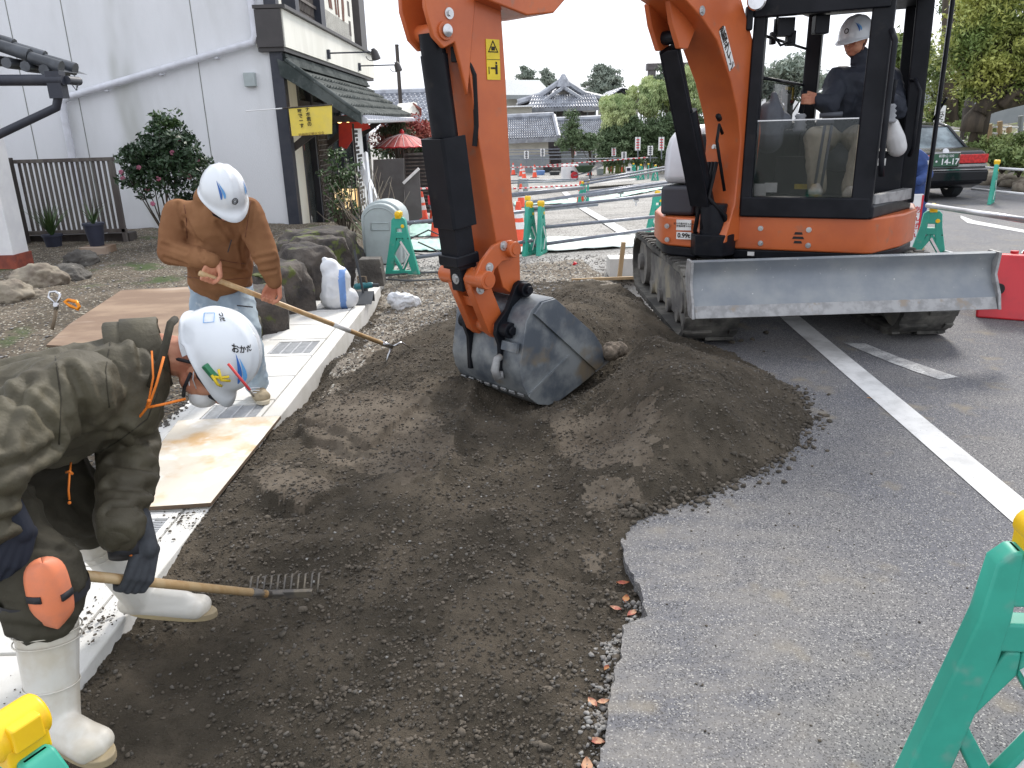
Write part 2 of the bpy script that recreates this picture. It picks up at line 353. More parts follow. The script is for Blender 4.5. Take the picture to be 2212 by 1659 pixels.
# asphalt: left edge broken, thickness shown
mb = MB(); R = [(60, 14.5), (60, -3), (EJ[0][0], -3)]
poly = EJ + [(2.3, 9.2), (3.2, 12), (5, 14.0), (13, 25), (24, 45), (60, 60)] + R[1:]
n = len(poly)
import mathutils.geometry as mg
def sheet(poly, z, zb, name, m, parent=None):
    vs = [V((p[0], p[1], z)) for p in poly] ; tri = mg.tessellate_polygon([vs]); k = len(poly)
    b = MB(); b.add(vs + [V((p[0], p[1], zb)) for p in poly], [tuple(t) for t in tri] + [(i, (i + 1) % k, k + (i + 1) % k, k + i) for i in range(k)])
    return b.obj(name, m, parent)
tag(sheet(poly, 0, -.07, 'asphalt_road', 'asphalt_m'), kind='structure')
def strip(pts, wd, z, name, m):
    """painted strip along px points list of ((x0,y0),(x1,y1)) left/right edge pairs"""
    L = [G(*a) for a, b in pts]; Rr = [G(*b) for a, b in pts]; b = MB()
    vs = [V((p.x, p.y, z)) for p in L] + [V((p.x, p.y, z)) for p in Rr]; k = len(L)
    b.add(vs, [(i, i + 1, k + i + 1, k + i) for i in range(k - 1)]); return tag(b.obj(name, m), kind='structure')
strip([((3300, 2114), (3300, 1968)), ((2300, 1230), (2300, 1152)), ((2212, 1152), (2212, 1080)), ((1944, 915), (2010, 915)), ((1711, 709), (1755, 707)), ((1694, 694), (1737, 692)), ((1655, 655), (1687, 653))], 0, .004, 'road_marking', 'paint_m')
strip([((1822, 741), (1870, 743)), ((1870, 762), (1903, 757)), ((1924, 784), (1946, 774)), ((1980, 805), (2010, 796)), ((2030, 821), (2071, 816))], 0, .004, 'road_marking', 'paintworn_m')
strip([((2075, 471), (2075, 466)), ((2090, 482), (2105, 477)), ((2212, 503), (2212, 497)), ((2330, 520), (2330, 514))], 0, .004, 'road_marking', 'paint_m')
strip([((2205, 546), (2212, 540)), ((2250, 566), (2256, 560))], 0, .004, 'road_marking', 'paint_m')

# ---- concrete gutter with grated lids
gx0, gx1 = -1.98, -1.38
gut = thing('gutter', 'new pale concrete drainage gutter with grated lids along the garden edge', 'gutter', (gx1, 0, 0))
mb = MB(); mb.bb((gx1 - .11, -.5, -.4), (gx1, 8.35, 0)); mb.bb((gx0 - .08, -.5, -.4), (gx0 + .02, 8.35, -.002)); mb.obj('side_wall', 'concrete_m', gut, bevel=.008)
y = 1.0; k = 0
lid0 = None; ny = 0
for k in range(15):
    y0 = 1.18 + (k - 2) * .5 + .012; lid = MB(); zt = .004
    a, b = gx0 + .025, gx1 - .115
    if k % 3 == 2 or k in (1,):
        lid.bb((a, y0, -.08), (a + .1, y0 + .484, zt)); lid.bb((b - .03, y0, -.08), (b, y0 + .484, zt))
        lid.bb((a + .1, y0, -.08), (b - .03, y0 + .06, zt)); lid.bb((a + .1, y0 + .424, -.08), (b - .03, y0 + .484, zt))
        o = lid.obj('lid', 'concrete_m', gut, bevel=.003)
        g = MB(); nb = 22
        for i in range(nb): yy = y0 + .07 + i * .35 / nb; g.bb((a + .104, yy, -.03), (b - .034, yy + .007, -.004))
        for i in range(4):
            xx = a + .104 + i * .085 
            g.bb((xx, y0 + .062, -.034), (xx + .012, y0 + .42, -.001))
        for i in range(16): xx = a + .11 + i * (b - .04 - a - .11) / 16; g.bb((xx, y0 + .062, -.03), (xx + .003, y0 + .42, -.009))
        g.obj('grate', 'grate_m', o)
        MB().add([(a + .1, y0, -.078), (b, y0, -.078), (b, y0 + .48, -.078), (a + .1, y0 + .48, -.078)], [(0, 1, 2, 3)]).obj('channel_floor', 'rock_m', o)
    else:
        lid.bb((a, y0, -.08), (b, y0 + .484, zt)); lid.obj('lid', 'concrete_m', gut, bevel=.003)
# ---- soil heap: thin plate spline through control heights
CPT = []
def cpx(x, y, z): p = G(x, y, z); CPT.append((p.x, p.y, z))
for q in ((180, 1560, -.06), (300, 1659, -.14), (700, 1659, -.12), (1000, 1659, -.1), (1240, 1659, -.09), (330, 1320, -.05), (700, 1400, -.09), (1000, 1400, -.07), (1280, 1450, -.07),
          (480, 1150, -.03), (600, 1200, -.03), (850, 1200, -.02), (1100, 1220, -.02), (1310, 1250, -.06), (520, 1040, -.01), (620, 1030, 0), (780, 1030, .03), (1000, 1100, .03), (1290, 1100, .0),
          (625, 930, .0), (740, 900, .04), (880, 900, .07), (1060, 900, .05), (1180, 1000, .0), (1400, 1080, .035), (1550, 1035, .03), (1660, 1000, .03), (1745, 930, .03),
          (1330, 940, .03), (1520, 900, .27), (1600, 850, .2), (1720, 880, .04), (1640, 800, .03), (1450, 750, .32), (1430, 810, .33), (1540, 760, .04), (1345, 770, .12), (1320, 830, .02), (1260, 850, -.01),
          (680, 850, -.1), (720, 800, -.05), (830, 785, .02), (940, 760, .1), (960, 700, .14), (1000, 830, .1), (800, 850, .05),
          (1080, 720, .1), (1200, 880, -.01), (1100, 870, .0), (1290, 640, .38), (1205, 632, .38), (1250, 700, .34), (1380, 655, .28), (1450, 690, .16), (1380, 620, .08), (1395, 730, .36),
          (740, 775, -.17), (700, 835, -.15), (820, 680, -.17), (760, 720, -.18), (840, 740, -.14), (900, 640, -.12), (840, 640, -.12), (1000, 600, -.05), (1100, 590, -.03), (1150, 575, -.02), (1350, 590, -.0), (950, 575, -.05), (900, 600, -.08)):
    cpx(*q)
for xx, yy, z in ((.9, 2.6, -.12), (1.3, 3.1, -.1), (1.9, 3.6, -.1), (2.1, 4.4, -.12), (-.2, 0.6, -.1), (-1.3, .6, -.14), (1.9, 5.2, -.1), (1.9, 6.3, -.03), (1.3, 5.4, .06), (1.2, 6.2, .1), (1.1, 7.2, .05), (1.9, 8, -.03), (1.2, 8.6, -.03), (-1.37, 5.0, -.12), (-1.37, 4.4, -.05), (-1.37, 4.0, -.02), (-1.37, 3.5, -.005), (-1.37, 2.9, -.02), (-1.37, 6.5, -.17), (-1.37, 2.2, -.03), (-1.37, 1.7, -.03)):
    CPT.append((xx, yy, z))
CP_ = np.array(CPT); nC = len(CP_)
def _U(r2): return np.where(r2 > 1e-12, r2 * np.log(r2 + 1e-12), 0)
K = _U(((CP_[:, None, :2] - CP_[None, :, :2]) ** 2).sum(-1)) + np.eye(nC) * .02
Pm = np.hstack([np.ones((nC, 1)), CP_[:, :2]]); A = np.block([[K, Pm], [Pm.T, np.zeros((3, 3))]])
WT = np.linalg.solve(A, np.concatenate([CP_[:, 2], np.zeros(3)]))
def tps(X, Y):
    sh = X.shape; x = X.ravel(); y = Y.ravel(); r = WT[nC] + WT[nC + 1] * x + WT[nC + 2] * y
    for i in range(nC): r = r + WT[i] * _U((x - CP_[i, 0]) ** 2 + (y - CP_[i, 1]) ** 2)
    return r.reshape(sh)
def wp(*pp): return [(q.x, q.y) for q in [G(*p) for p in pp]]
CHAN = wp((1035, 868), (990, 960), (950, 1070), (1010, 1120), (1150, 1110), (1250, 1090), (1245, 1010), (1170, 940), (1080, 880))
SLABS = [(wp((700, 868), (815, 872), (920, 905), (800, 990), (640, 915)), .04), (wp((640, 925), (760, 960), (745, 990), (820, 990), (800, 1000), (660, 960)), .03), (wp((525, 1045), (600, 1010), (760, 1080), (650, 1120), (560, 1080)), .04)]
RIDGES = [(wp((700, 862), (800, 868), (930, 905)), .03, .03), (wp((650, 960), (760, 1000), (800, 990)), -.014, .02), (wp((540, 1095), (600, 1120), (660, 1115)), -.018, .045), (wp((1030, 862), (1000, 950), (945, 1075)), .035, .04), (wp((640, 1150), (720, 1145)), -.02, .06),
          (wp((1250, 1000), (1245, 1100), (1240, 1180)), .02, .04), (wp((560, 960), (700, 930)), -.02, .02), (wp((1180, 1215), (1300, 1230)), -.03, .03)]
def soil_z(X, Y):
    z = tps(X, Y) + .012
    m = smst(-.02, .035, np.where(inpoly(X, Y, CHAN), 1, -1) * segdist(X, Y, CHAN)); z = z - .035 * m
    rough = np.ones(X.shape)
    for P, d in SLABS:
        k = smst(-.006, .014, np.where(inpoly(X, Y, P), 1, -1) * segdist(X, Y, P)); z = z + d * k * .9; rough = rough * (1 - .75 * k)
    for P, h, wd in RIDGES: z = z + h * np.exp(-(segdist(X, Y, P, False) / wd) ** 2)
    z = z + fbm(X, Y, 1.6, 3) * .045 + rough * (fbm(X, Y, 7, 4, .6) * .03 + np.abs(fbm(X + 5, Y, 26, 3, .6)) * .014 - .004)
    e = np.abs(fbm(X, Y + 9, 60, 2)) * .008; z = z + rough * e
    # fade under the asphalt beyond the heap's outline
    OUT = [(-1.6, .3), (EDGE[0][0] + .02, .3)] + [(a + .012, b) for a, b in EDGE[1:-4]] + [(q[0], q[1]) for q in wp((1400, 1108), (1500, 1078), (1590, 1040), (1650, 1010), (1720, 962), (1752, 915), (1735, 862), (1690, 830), (1640, 795), (1580, 765))] + [(1.45, 5.5), (1.28, 5.62), (1.24, 7.2), (1.1, 8.2), (.9, 9.6), (-1.6, 9.6)]
    d = np.where(inpoly(X, Y, OUT), 1, -1) * segdist(X, Y, OUT) + fbm(X, Y, 9, 3) * .045 * ((X > .5) | (Y > 2.95))
    lim = np.where(d > 0, d * 1.1, d * 4) - .004 + np.where((X < .47) & (Y < 2.95), 9, 0) * (d > -.02)
    edge = (Y > 2.9) & (X > .3); lim = np.where(edge | (X > .45), lim, 9); z = np.minimum(z, lim)
    z = np.minimum(z, -.008 + .6 * smst(-1.37, -1.2, X)); z = np.where((X > 1.24) & (Y > 5.5), np.minimum(z, -.012), z)
    return z
xs = np.arange(-1.42, 2.0, .0125); ys = np.concatenate([np.arange(1.2, 5.2, .0125), np.arange(5.2, 9.6, .02)])
me = grid_mesh(xs, ys, soil_z); so_o = tag(link_mesh('soil', me, 'soil_m', smooth=True), kind='structure')
mat('soilpressed_m', (.125, .103, .078), .95, c2=(.085, .068, .05), s=5, lo=.4, hi=.62, c3=(.15, .12, .09), s3=30, lo3=.6, hi3=.75, bump=.006, bs=90, bd=8, spec=.25)
me.materials.append(MATS['soilpressed_m']); npl = len(me.polygons); cc_ = np.empty(npl * 3); me.polygons.foreach_get('center', cc_); cc_ = cc_.reshape(-1, 3); fx, fy = cc_[:, 0], cc_[:, 1]; mi = np.zeros(npl, int)
PRESS = [q for q, _ in SLABS] + [wp((1130, 870), (1250, 900), (1420, 960), (1400, 1060), (1250, 1040), (1210, 950)), wp((1250, 1040), (1330, 1060), (1400, 1105), (1260, 1110)), wp((640, 900), (760, 870), (900, 880), (1000, 1000), (880, 1060), (700, 1010)), wp((1220, 1180), (1330, 1175), (1300, 1215))]
for q in PRESS: mi[(np.where(inpoly(fx, fy, q), 1, -1) * segdist(fx, fy, q) + fbm(fx, fy, 8, 4, .65) * .11) > .005] = 1
BE = wp((688, 850), (760, 800), (830, 775), (905, 728), (960, 650), (1180, 606), (1300, 615), (1392, 640), (1410, 560), (1400, 500), (830, 500), (820, 640)); me.materials.append(MATS['brownearth_m']); mi[((np.where(inpoly(fx, fy, BE), 1, -1) * segdist(fx, fy, BE) + fbm(fx, fy, 5, 4, .65) * .25) > .0) & (cc_[:, 2] < .2)] = 2
me.polygons.foreach_set('material_index', mi)
def soil_at(x, y): return float(soil_z(np.array([[x]]), np.array([[y]]))[0, 0])
def onsoil(n, seed, ylo=1.3, yhi=7.5, f=None, pw=1.7):
    R = np.random.RandomState(seed); y = ylo + (yhi - ylo) * R.rand(n) ** pw; x = -1.38 + 3.2 * R.rand(n); z = soil_z(x[None], y[None])[0]
    k = (z > -.2) & ~((x > .45) & (z < .004)) & ~((x > .3) & (y < 2.9) & (x > .43)); x, y, z = x[k], y[k], z[k]
    return x, y, z
for nm, n, s0, s1, sd, m in (('soil_clods', 60000, .0025, .009, 1, 'clod_m'), ('soil_pebbles', 16000, .0025, .009, 2, 'stone_m'), ('soil_lumps', 650, .008, .02, 3, 'clod_m'), ('pale_pebbles', 900, .002, .007, 4, 'palestone_m')):
    x, y, z = onsoil(n, sd + 10); R = np.random.RandomState(sd); s = s0 + (s1 - s0) * R.rand(len(x)) ** 2.6
    dens = fbm(x, y, 1.8, 3) + R.rand(len(x)) * .9 > .12; x, y, z, s = x[dens], y[dens], z[dens], s[dens]
    me = scatter_rocks(np.stack([x, y, z + s * .25], -1), s, .75, sd); tag(link_mesh(nm, me, m), {'soil_clods': 'fine dark crumbs of soil strewn over the heap', 'soil_pebbles': 'small grey brown pebbles mixed through the dark soil', 'soil_lumps': 'larger dark lumps of earth lying on the heap', 'pale_pebbles': 'tiny pale pebbles scattered in the dark soil'}[nm], 'soil' if 'pale' not in nm else 'pebbles', kind='stuff')
# stones spilled along the toe of the heap and on the asphalt
R = np.random.RandomState(9); P = []; s = []
toe = wp((1345, 1130), (1400, 1108), (1500, 1078), (1590, 1040), (1650, 1010), (1720, 962), (1752, 915), (1735, 862), (1690, 830))
for _ in range(900):
    i = R.randint(len(toe) - 1); t = R.rand(); a, b = toe[i], toe[i + 1]; off = R.randn() * .05 * (1 + 1.5 * (R.rand() > .9))
    x = a[0] + (b[0] - a[0]) * t + off; y = a[1] + (b[1] - a[1]) * t + off * .5 * R.randn(); q = .003 + .014 * R.rand() ** 3
    z = max(0, soil_at(x, y)); P.append((x, y, z + q * .4)); s.append(q)
for _ in range(500):
    x, y = .35 + R.rand() ** 2 * 1.4, 1.6 + R.rand() * 3; 
    if soil_at(x, y) < 0 and (x > .5 or y > 3): q = .0015 + .004 * R.rand() ** 3; P.append((x, y, q * .4)); s.append(q)
for px in ((1690, 1000, .02), (1740, 968, .016), (1757, 969, .014), (1682, 1150 - 130, .012), (1793, 912, .006), (1640, 1045, .014), (1655, 722, .03), (1625, 735, .018), (1600, 738, .02), (1580, 742, .022), (1650, 760, .01)):
    p = G(px[0], px[1]); P.append((p.x, p.y, px[2] * .5)); s.append(px[2])
tag(link_mesh('spilled_stones', scatter_rocks(P, s, .7, 4), 'clod_m'), 'dark stones spilled onto the asphalt along the toe of the heap', 'stones', kind='stuff')
# pale chippings and dead leaves in the broken notch of the asphalt
P = []; s = []
for _ in range(700):
    y = 1.25 + R.rand() * 1.2; i = np.interp(y, [e[1] for e in EDGE[:8]], [e[0] for e in EDGE[:8]]); x = i - abs(R.randn()) * .05 * (1.6 if y < 1.7 else .7); q = .003 + .008 * R.rand() ** 2; P.append((x, y, soil_at(x, y) + q * .5)); s.append(q)
tag(link_mesh('chippings', scatter_rocks(P, s, .7, 6), 'palestone_m'), 'pale stone chippings along the broken asphalt edge', 'gravel', kind='stuff')
# loose gravel right of the far gutter and on the far ground
P = []; s = []
for _ in range(7000):
    x = -1.36 + R.rand() * 3.2; y = 5.6 + R.rand() ** .8 * 4.6; z = soil_at(x, y) if (y < 9.5 and x < 1.2) else -.03
    if x > .9 and y < 9.3: continue
    if z > .04: continue
    q = .004 + .014 * R.rand() ** 4; P.append((x, y, z + q * .3)); s.append(q)
tag(link_mesh('loose_gravel', scatter_rocks(P, s, .7, 7), 'palestone_m'), 'loose pale gravel between the gutter and the excavator', 'gravel', kind='stuff')
# brown earth floor beside the far gutter
def bz(X, Y): return np.minimum(soil_z(X, Y) + .006, -.02 + 0 * X) 
mat('leafr_m', S(120, 45, 35), .8, c2=S(150, 105, 60), s=30); mat('leafp_m', S(190, 150, 120), .8, c2=S(150, 80, 70), s=40)
def dead_leaf(p, a, L, m, label):
    b = MB(); ca, sa = math.cos(a), math.sin(a); pts = []
    for t, wd in ((0, .02), (.25, .3), (.5, .38), (.8, .22), (1, .02)): pts.append((t, wd))
    vs = []
    for t, wd in pts:
        for sgn in (-1, 0, 1): u = (t - .5) * L; v = sgn * wd * L * .7; vs.append(V(p) + V((u * ca - v * sa, u * sa + v * ca, abs(sgn) * L * .12 + .002 + .1 * L * (t - .5) ** 2)))
    b.add(vs, [(3 * i + j, 3 * i + j + 1, 3 * i + j + 4, 3 * i + j + 3) for i in range(4) for j in range(2)])
    return tag(b.obj('dead_leaf', m, smooth=True), label, 'leaf', 'dead leaves')
for k, (x, y, L, m, lab) in enumerate(((1345, 1268, .05, 'leafr_m', 'orange red dead leaf at the top of the asphalt notch'), (1352, 1300, .05, 'leafr_m', 'dark red dead leaf in the middle of the asphalt notch'), (1330, 1315, .045, 'leafp_m', 'pale curled leaf left of the red leaves in the notch'), (1365, 1322, .05, 'leafp_m', 'brown pink leaf at the foot of the asphalt notch'),
                                      (1280, 1520, .045, 'leafp_m', 'tan leaf pair member on the left near the bottom edge of the asphalt'), (1303, 1517, .04, 'leafp_m', 'tan leaf touching the asphalt edge near the bottom'), (1268, 1650, .06, 'leafp_m', 'pinkish leaf lowest in the photo by the asphalt corner'), (1288, 1605, .05, 'leafp_m', 'yellow brown leaf among white chippings low at the asphalt edge'),
                                      (1310, 1450, .03, 'leafr_m', 'small yellow leaf on the soil beside the asphalt edge'), (1877, 863, .03, 'leafr_m', 'small orange leaf on the road beside the white line'))):
    p = G(x, y, -.05 if x < 1400 else 0); p.z = max(soil_at(p.x, p.y) if x < 1400 else 0, -.2) + .006; dead_leaf(p, k * 1.3, L, m, lab)
# garden bed
def gdz(X, Y):
    z = -.02 + .2 * smst(4.6, 6.6, Y) * smst(-2.0, -2.4, X); z = z + fbm(X, Y, 1.2, 4) * .05 + fbm(X, Y, 9, 3) * .012
    return np.where(X > -2.06, -.08, z)
me = grid_mesh(np.concatenate([np.linspace(-14, -6, 20), np.linspace(-5.9, -2.02, 110)]), np.linspace(0, 12.96, 260), gdz); tag(link_mesh('garden_soil', me, 'garden_m', smooth=True), kind='structure')
# ================================================================ buildings on the left, garden things
mat('plaster_m', (.7, .71, .73), .9, c2=(.62, .63, .64), s=1.2, lo=.4, hi=.7, c3=(.36, .37, .33), s3=1.1, lo3=.52, hi3=.85, st=(1, 1, .3), bump=.004, bs=90)
mat('joint_m', (.22, .23, .21), .9); mat('cream_m', (.78, .77, .7), .8, c2=(.7, .69, .62), s=2, st=(1, 1, .3))
mat('navywood_m', (.022, .026, .04), .55, c2=(.035, .038, .05), s=4, bump=.002, bs=40); mat('brownmetal_m', (.05, .045, .045), .5)
mat('pvc_m', (.62, .63, .68), .45, c2=(.55, .56, .6), s=6); mat('tile_m', (.04, .05, .048), .8, spec=.2, c2=(.1, .112, .108), s=3, c3=(.17, .185, .18), s3=14, lo3=.62, hi3=.76, bump=.003, bs=60)
mat('tilehazy_m', (.36, .38, .42), .5, c2=(.24, .25, .28), s=2, c3=(.55, .56, .6), s3=5, lo3=.6, hi3=.8)  # far roof tiles, distance haze painted in as a paler colour
mat('tiledark_m', (.035, .04, .048), .4, c2=(.07, .078, .09), s=6)
mat('glassdark_m', (.04, .05, .055), .06, c2=(.09, .1, .1), s=3, spec=.8); mat('warm_m', (1, .62, .22), .5, emit=6); mat('lampbox_m', (1, .72, .36), .5, emit=.8)
mat('yellow_m', (.8, .62, .1), .8, c2=(.74, .58, .12), s=6); mat('ink_m', (.02, .015, .012), .8); mat('inkbrown_m', (.13, .04, .02), .8); mat('red_m', (.55, .04, .03), .6, c2=(.45, .03, .03), s=5)
mat('white_m', (.78, .78, .78), .5, c2=(.72, .72, .73), s=5); mat('brick_m', (.3, .07, .04), .8, c2=(.2, .05, .035), s=9, bump=.004, bs=30)
mat('paver_m', (.16, .09, .08), .85, c2=(.12, .07, .06), s=6); mat('slat_m', (.085, .07, .065), .7, c2=(.14, .125, .11), s=8, st=(1, 1, .15), bump=.002, bs=50)
mat('darkwood_m', (.035, .028, .025), .7, c2=(.06, .05, .045), s=6, st=(1, 1, .2)); mat('greyplastic_m', (.37, .42, .42), .55, c2=(.33, .37, .37), s=4, c3=(.28, .3, .29), s3=7, lo3=.6, hi3=.8)
mat('ply_m', (.62, .56, .46), .75, c2=(.55, .35, .16), s=1.6, lo=.52, hi=.66, c3=(.75, .72, .66), s3=6, lo3=.5, hi3=.7, bump=.001, bs=200)
mat('plybrown_m', (.3, .21, .14), .7, c2=(.2, .13, .085), s=2.5, st=(.6, 1.3, 1), c3=(.42, .33, .26), s3=2, lo3=.5, hi3=.7, bump=.002, bs=60)
mat('plyedge_m', (.12, .08, .05), .8); mat('leaf_m', (.022, .048, .02), .42, c2=(.04, .075, .035), s=6); mat('leaf2_m', (.06, .11, .03), .5, c2=(.035, .07, .02), s=6)
mat('bark_m', (.09, .07, .05), .9, c2=(.05, .04, .03), s=8, st=(1, 1, .2), bump=.01, bs=20); mat('pink_m', (.4, .1, .18), .6, c2=(.5, .22, .28), s=40)
mat('tarp_m', (.66, .67, .68), .6, c2=(.58, .6, .63), s=8); mat('blue_m', (.16, .3, .62), .6); mat('pot_m', (.03, .035, .06), .5); mat('maple_m', (.3, .05, .05), .7, c2=(.42, .14, .1), s=3)
FX = -3.4     # plane of the shop front; the side wall is the plane y = 13
bd = thing('restaurant_building', 'white plastered two storey restaurant building with dark corner posts and tiled eave', 'building', (FX, 13, 0))
mb = MB(); mb.bb((-15, 13, -.3), (FX - .12, 13.3, 7)); mb.bb((-15, 13.3, -.3), (FX - .3, 21.6, 7)); wall = mb.obj('wall', 'plaster_m', bd)
mb = MB()
for px, py in ((162, 170), (431, 155), (77, 320)):
    x = AY(px, py, 13).x; mb.bb((x - .006, 12.996, -.2), (x + .006, 13.1, 7))
mb.obj('panel_joint', 'joint_m', wall)
MB().bb((FX - .14, 12.96, -.2), (FX + .04, 13.16, 2.95)).obj('corner_post', 'navywood_m', bd, bevel=.006)
MB().bb((FX - .14, 12.96, 3.3), (FX + .04, 13.16, 7)).obj('corner_post', 'navywood_m', bd, bevel=.006)
MB().bb((FX - .2, 13.05, -.35), (FX - .02, 13.9, 2.9)).obj('return_wall', 'cream_m', bd)
# long sign beam
mb = MB(); mb.bb((FX - .28, 12.86, 2.82), (FX + .12, 12.9, 3.34)); mb.bb((FX - .29, 12.85, 3.35), (FX + .2, 21.6, 3.4)); mb.bb((FX - .28, 12.9, 2.76), (FX + .11, 21.5, 2.815)); beam = mb.obj('beam_cap', 'brownmetal_m', bd)
MB().bb((FX - .3, 12.905, 2.82), (FX + .14, 21.5, 3.345)).obj('sign_beam', 'cream_m', bd)
for yy in (15.9, 19.2):
    mb = MB(); mb.box((FX + .16, yy, 2.95), (.06, .1, .16)); mb.cyl((FX + .17, yy, 2.97), (FX + .95, yy, 2.97), .014)
    mb.tube([(FX + .95 + .1 * math.sin(a), yy, 2.97 + .1 * math.cos(a) - .05) for a in [i * .5 for i in range(10)]], .008, 6)
    sp = mb.obj('spot_arm', 'navywood_m', bd, smooth=False)
    MB().lathe([(0, .03), (.06, .07), (.2, .085), (.21, .05)], (FX + 1.0, yy, 3.03), (.25, 0, -1)).obj('spot_lamp', 'brownmetal_m', sp, angle=40)
# first upper storey front: posts, lattice windows, sign board with brush strokes
for ya, yb, m, nm in ((13.3, 13.55, 'cream_m', 'panel'), (14.6 - .35, 14.6 - .1, 'navywood_m', 'post'), (16.2, 16.6, 'navywood_m', 'post'), (19.4, 19.9, 'cream_m', 'panel'), (20.6, 21.4, 'brownmetal_m', 'post')):
    MB().bb((FX - .28, ya, 3.42), (FX - .02 + (.05 if nm == 'post' else 0), yb, 7)).obj(nm, m, bd)
fr = MB().bb((FX - .29, 14.3, 3.42), (FX - .1, 16.3, 3.6)).obj('window_frame', 'slat_m', bd)
mb = MB()
for i in range(14): yy = 14.6 + i * .11; mb.bb((FX - .1, yy, 3.6), (FX - .07, yy + .03, 6.5))
for i in range(6): mb.bb((FX - .06, 14.5, 3.75 + i * .5), (FX - .05, 16.2, 3.8 + i * .5))
mb.obj('lattice', 'slat_m', fr); MB().bb((FX - .29, 14.5, 3.6), (FX - .2, 16.2, 6.5)).obj('pane', 'glassdark_m', fr)
sg = MB().bb((FX - .25, 16.65, 3.42), (FX + .02, 19.35, 7)).obj('signboard', 'cream_m', bd)
mb = MB(); R = random.Random(2)
for yc, wd, z0 in ((17.15, .22, 3.9), (17.75, .1, 3.86), (18.0, .07, 3.84), (18.5, .16, 3.82)):
    P = []; n = 12
    for i in range(n + 1): z = z0 + i * .25; P.append((yc + wd * (.5 + .5 * math.sin(i * 1.7 + yc * 3)) * .8 + .05, z))
    for i in range(n, -1, -1): z = z0 + i * .25; P.append((yc - wd * (.5 + .5 * math.cos(i * 1.3 + yc)) * .6 - .03, z))
    mb.prism(P, FX + .021, FX + .03, lambda u, v, q: V((q, u, v)))
mb.obj('brush_writing', 'inkbrown_m', sg)
mb = MB()
for i in range(24): yy = 16.7 + i * .11; mb.bb((FX + .02, yy, 3.45), (FX + .026, yy + .02, 3.82))
for i in range(8): yy = 19.1 + (i % 2) * .12; mb.bb((FX + .02, yy, 3.6 + (i // 2) * .4), (FX + .03, yy + .08, 3.9 + (i // 2) * .4))
mb.obj('slat_edge', 'slat_m', sg)
# tiled eave over the shop front
def tile_sheet(name, m, parent, a, b, c, d, nu, nv, amp=.025, lip=.03, th=.04):
    """a-b ridge line, d-c eave line; nu columns of rolls, nv courses"""
    a, b, c, d = map(V, (a, b, c, d)); nrm = (b - a).cross(d - a).normalized(); nrm = nrm if nrm.z > 0 else -nrm
    us = [i / (nu * 6) for i in range(nu * 6 + 1)]; vs = []
    for j in range(nv): vs += [j / nv + .001, (j + .96) / nv]
    P = []
    for v in vs:
        cr = (v * nv) % 1
        for u in us:
            p = a.lerp(b, u).lerp(d.lerp(c, u), v); ph = (u * nu) % 1
            P.append(p + nrm * (amp * (abs(math.sin(ph * math.pi)) ** .8 if ph > .35 else .25 * math.sin(ph * math.pi)) + lip * cr))
    n = len(us); F = [(j * n + i, j * n + i + 1, (j + 1) * n + i + 1, (j + 1) * n + i) for j in range(len(vs) - 1) for i in range(n - 1)]
    k = len(P); P += [a - nrm * th, b - nrm * th, c - nrm * th, d - nrm * th]; F += [(k, k + 3, k + 2, k + 1)]
    F += [(k + 3, k + 2, (len(vs) - 1) * n + n - 1, (len(vs) - 1) * n)]
    me = MB().add(P, F).mesh(name); return link_mesh(name, me, m, parent, angle=50)
ea = tile_sheet('tiled_eave', 'tile_m', bd, (FX + .02, 12.98, 2.56), (FX + .02, 20.6, 2.56), (-2.25, 20.0, 1.86), (-2.25, 13.15, 1.78), 30, 5, .035, .045)
mb = MB(); mb.prism([(FX - .02, 2.66), (FX + .1, 2.6), (-2.22, 1.86), (-2.22, 1.68), (FX, 2.42)], 12.93, 13.02, lambda u, v, q: V((u, q, v)))
for i in range(3): mb.bb((FX, 13.05, 2.58 + i * .055), (FX + .14 - i * .03, 20.6, 2.63 + i * .055))
mb.cyl((FX + .1, 12.95, 2.64), (-2.25, 12.95, 1.84), .035, n=10); mb.obj('verge', 'tile_m', ea)
mb = MB(); mb.tube([(-2.2, 13.1, 1.74), (-2.2, 20, 1.8)], .05, 8)
for i in range(26): mb.bb((-2.27, 13.2 + i * .27, 1.76), (-2.13, 13.215 + i * .27, 1.82))
mb.obj('gutter_rail', 'pvc_m', ea)
mb = MB(); mb.add([(FX, 13.1, 2.4), (FX, 20.4, 2.4), (-2.3, 20, 1.74), (-2.3, 13.1, 1.72)], [(0, 1, 2, 3)]); mb.obj('soffit', 'cream_m', ea)
for i in range(3):
    mb = MB(); yy = 13.25 + i * 2.6; mb.bb((FX, yy, 1.72), (-2.3, yy + .09, 1.82)); mb.add([(FX, yy, 1.3), (FX, yy + .09, 1.3), (-2.7, yy + .09, 1.75), (-2.7, yy, 1.75), (FX, yy, 1.42), (FX, yy + .09, 1.42), (-2.85, yy + .09, 1.8), (-2.85, yy, 1.8)], [(0, 1, 2, 3), (4, 7, 6, 5), (0, 3, 7, 4), (1, 5, 6, 2)])
    mb.obj('bracket', 'darkwood_m', ea)
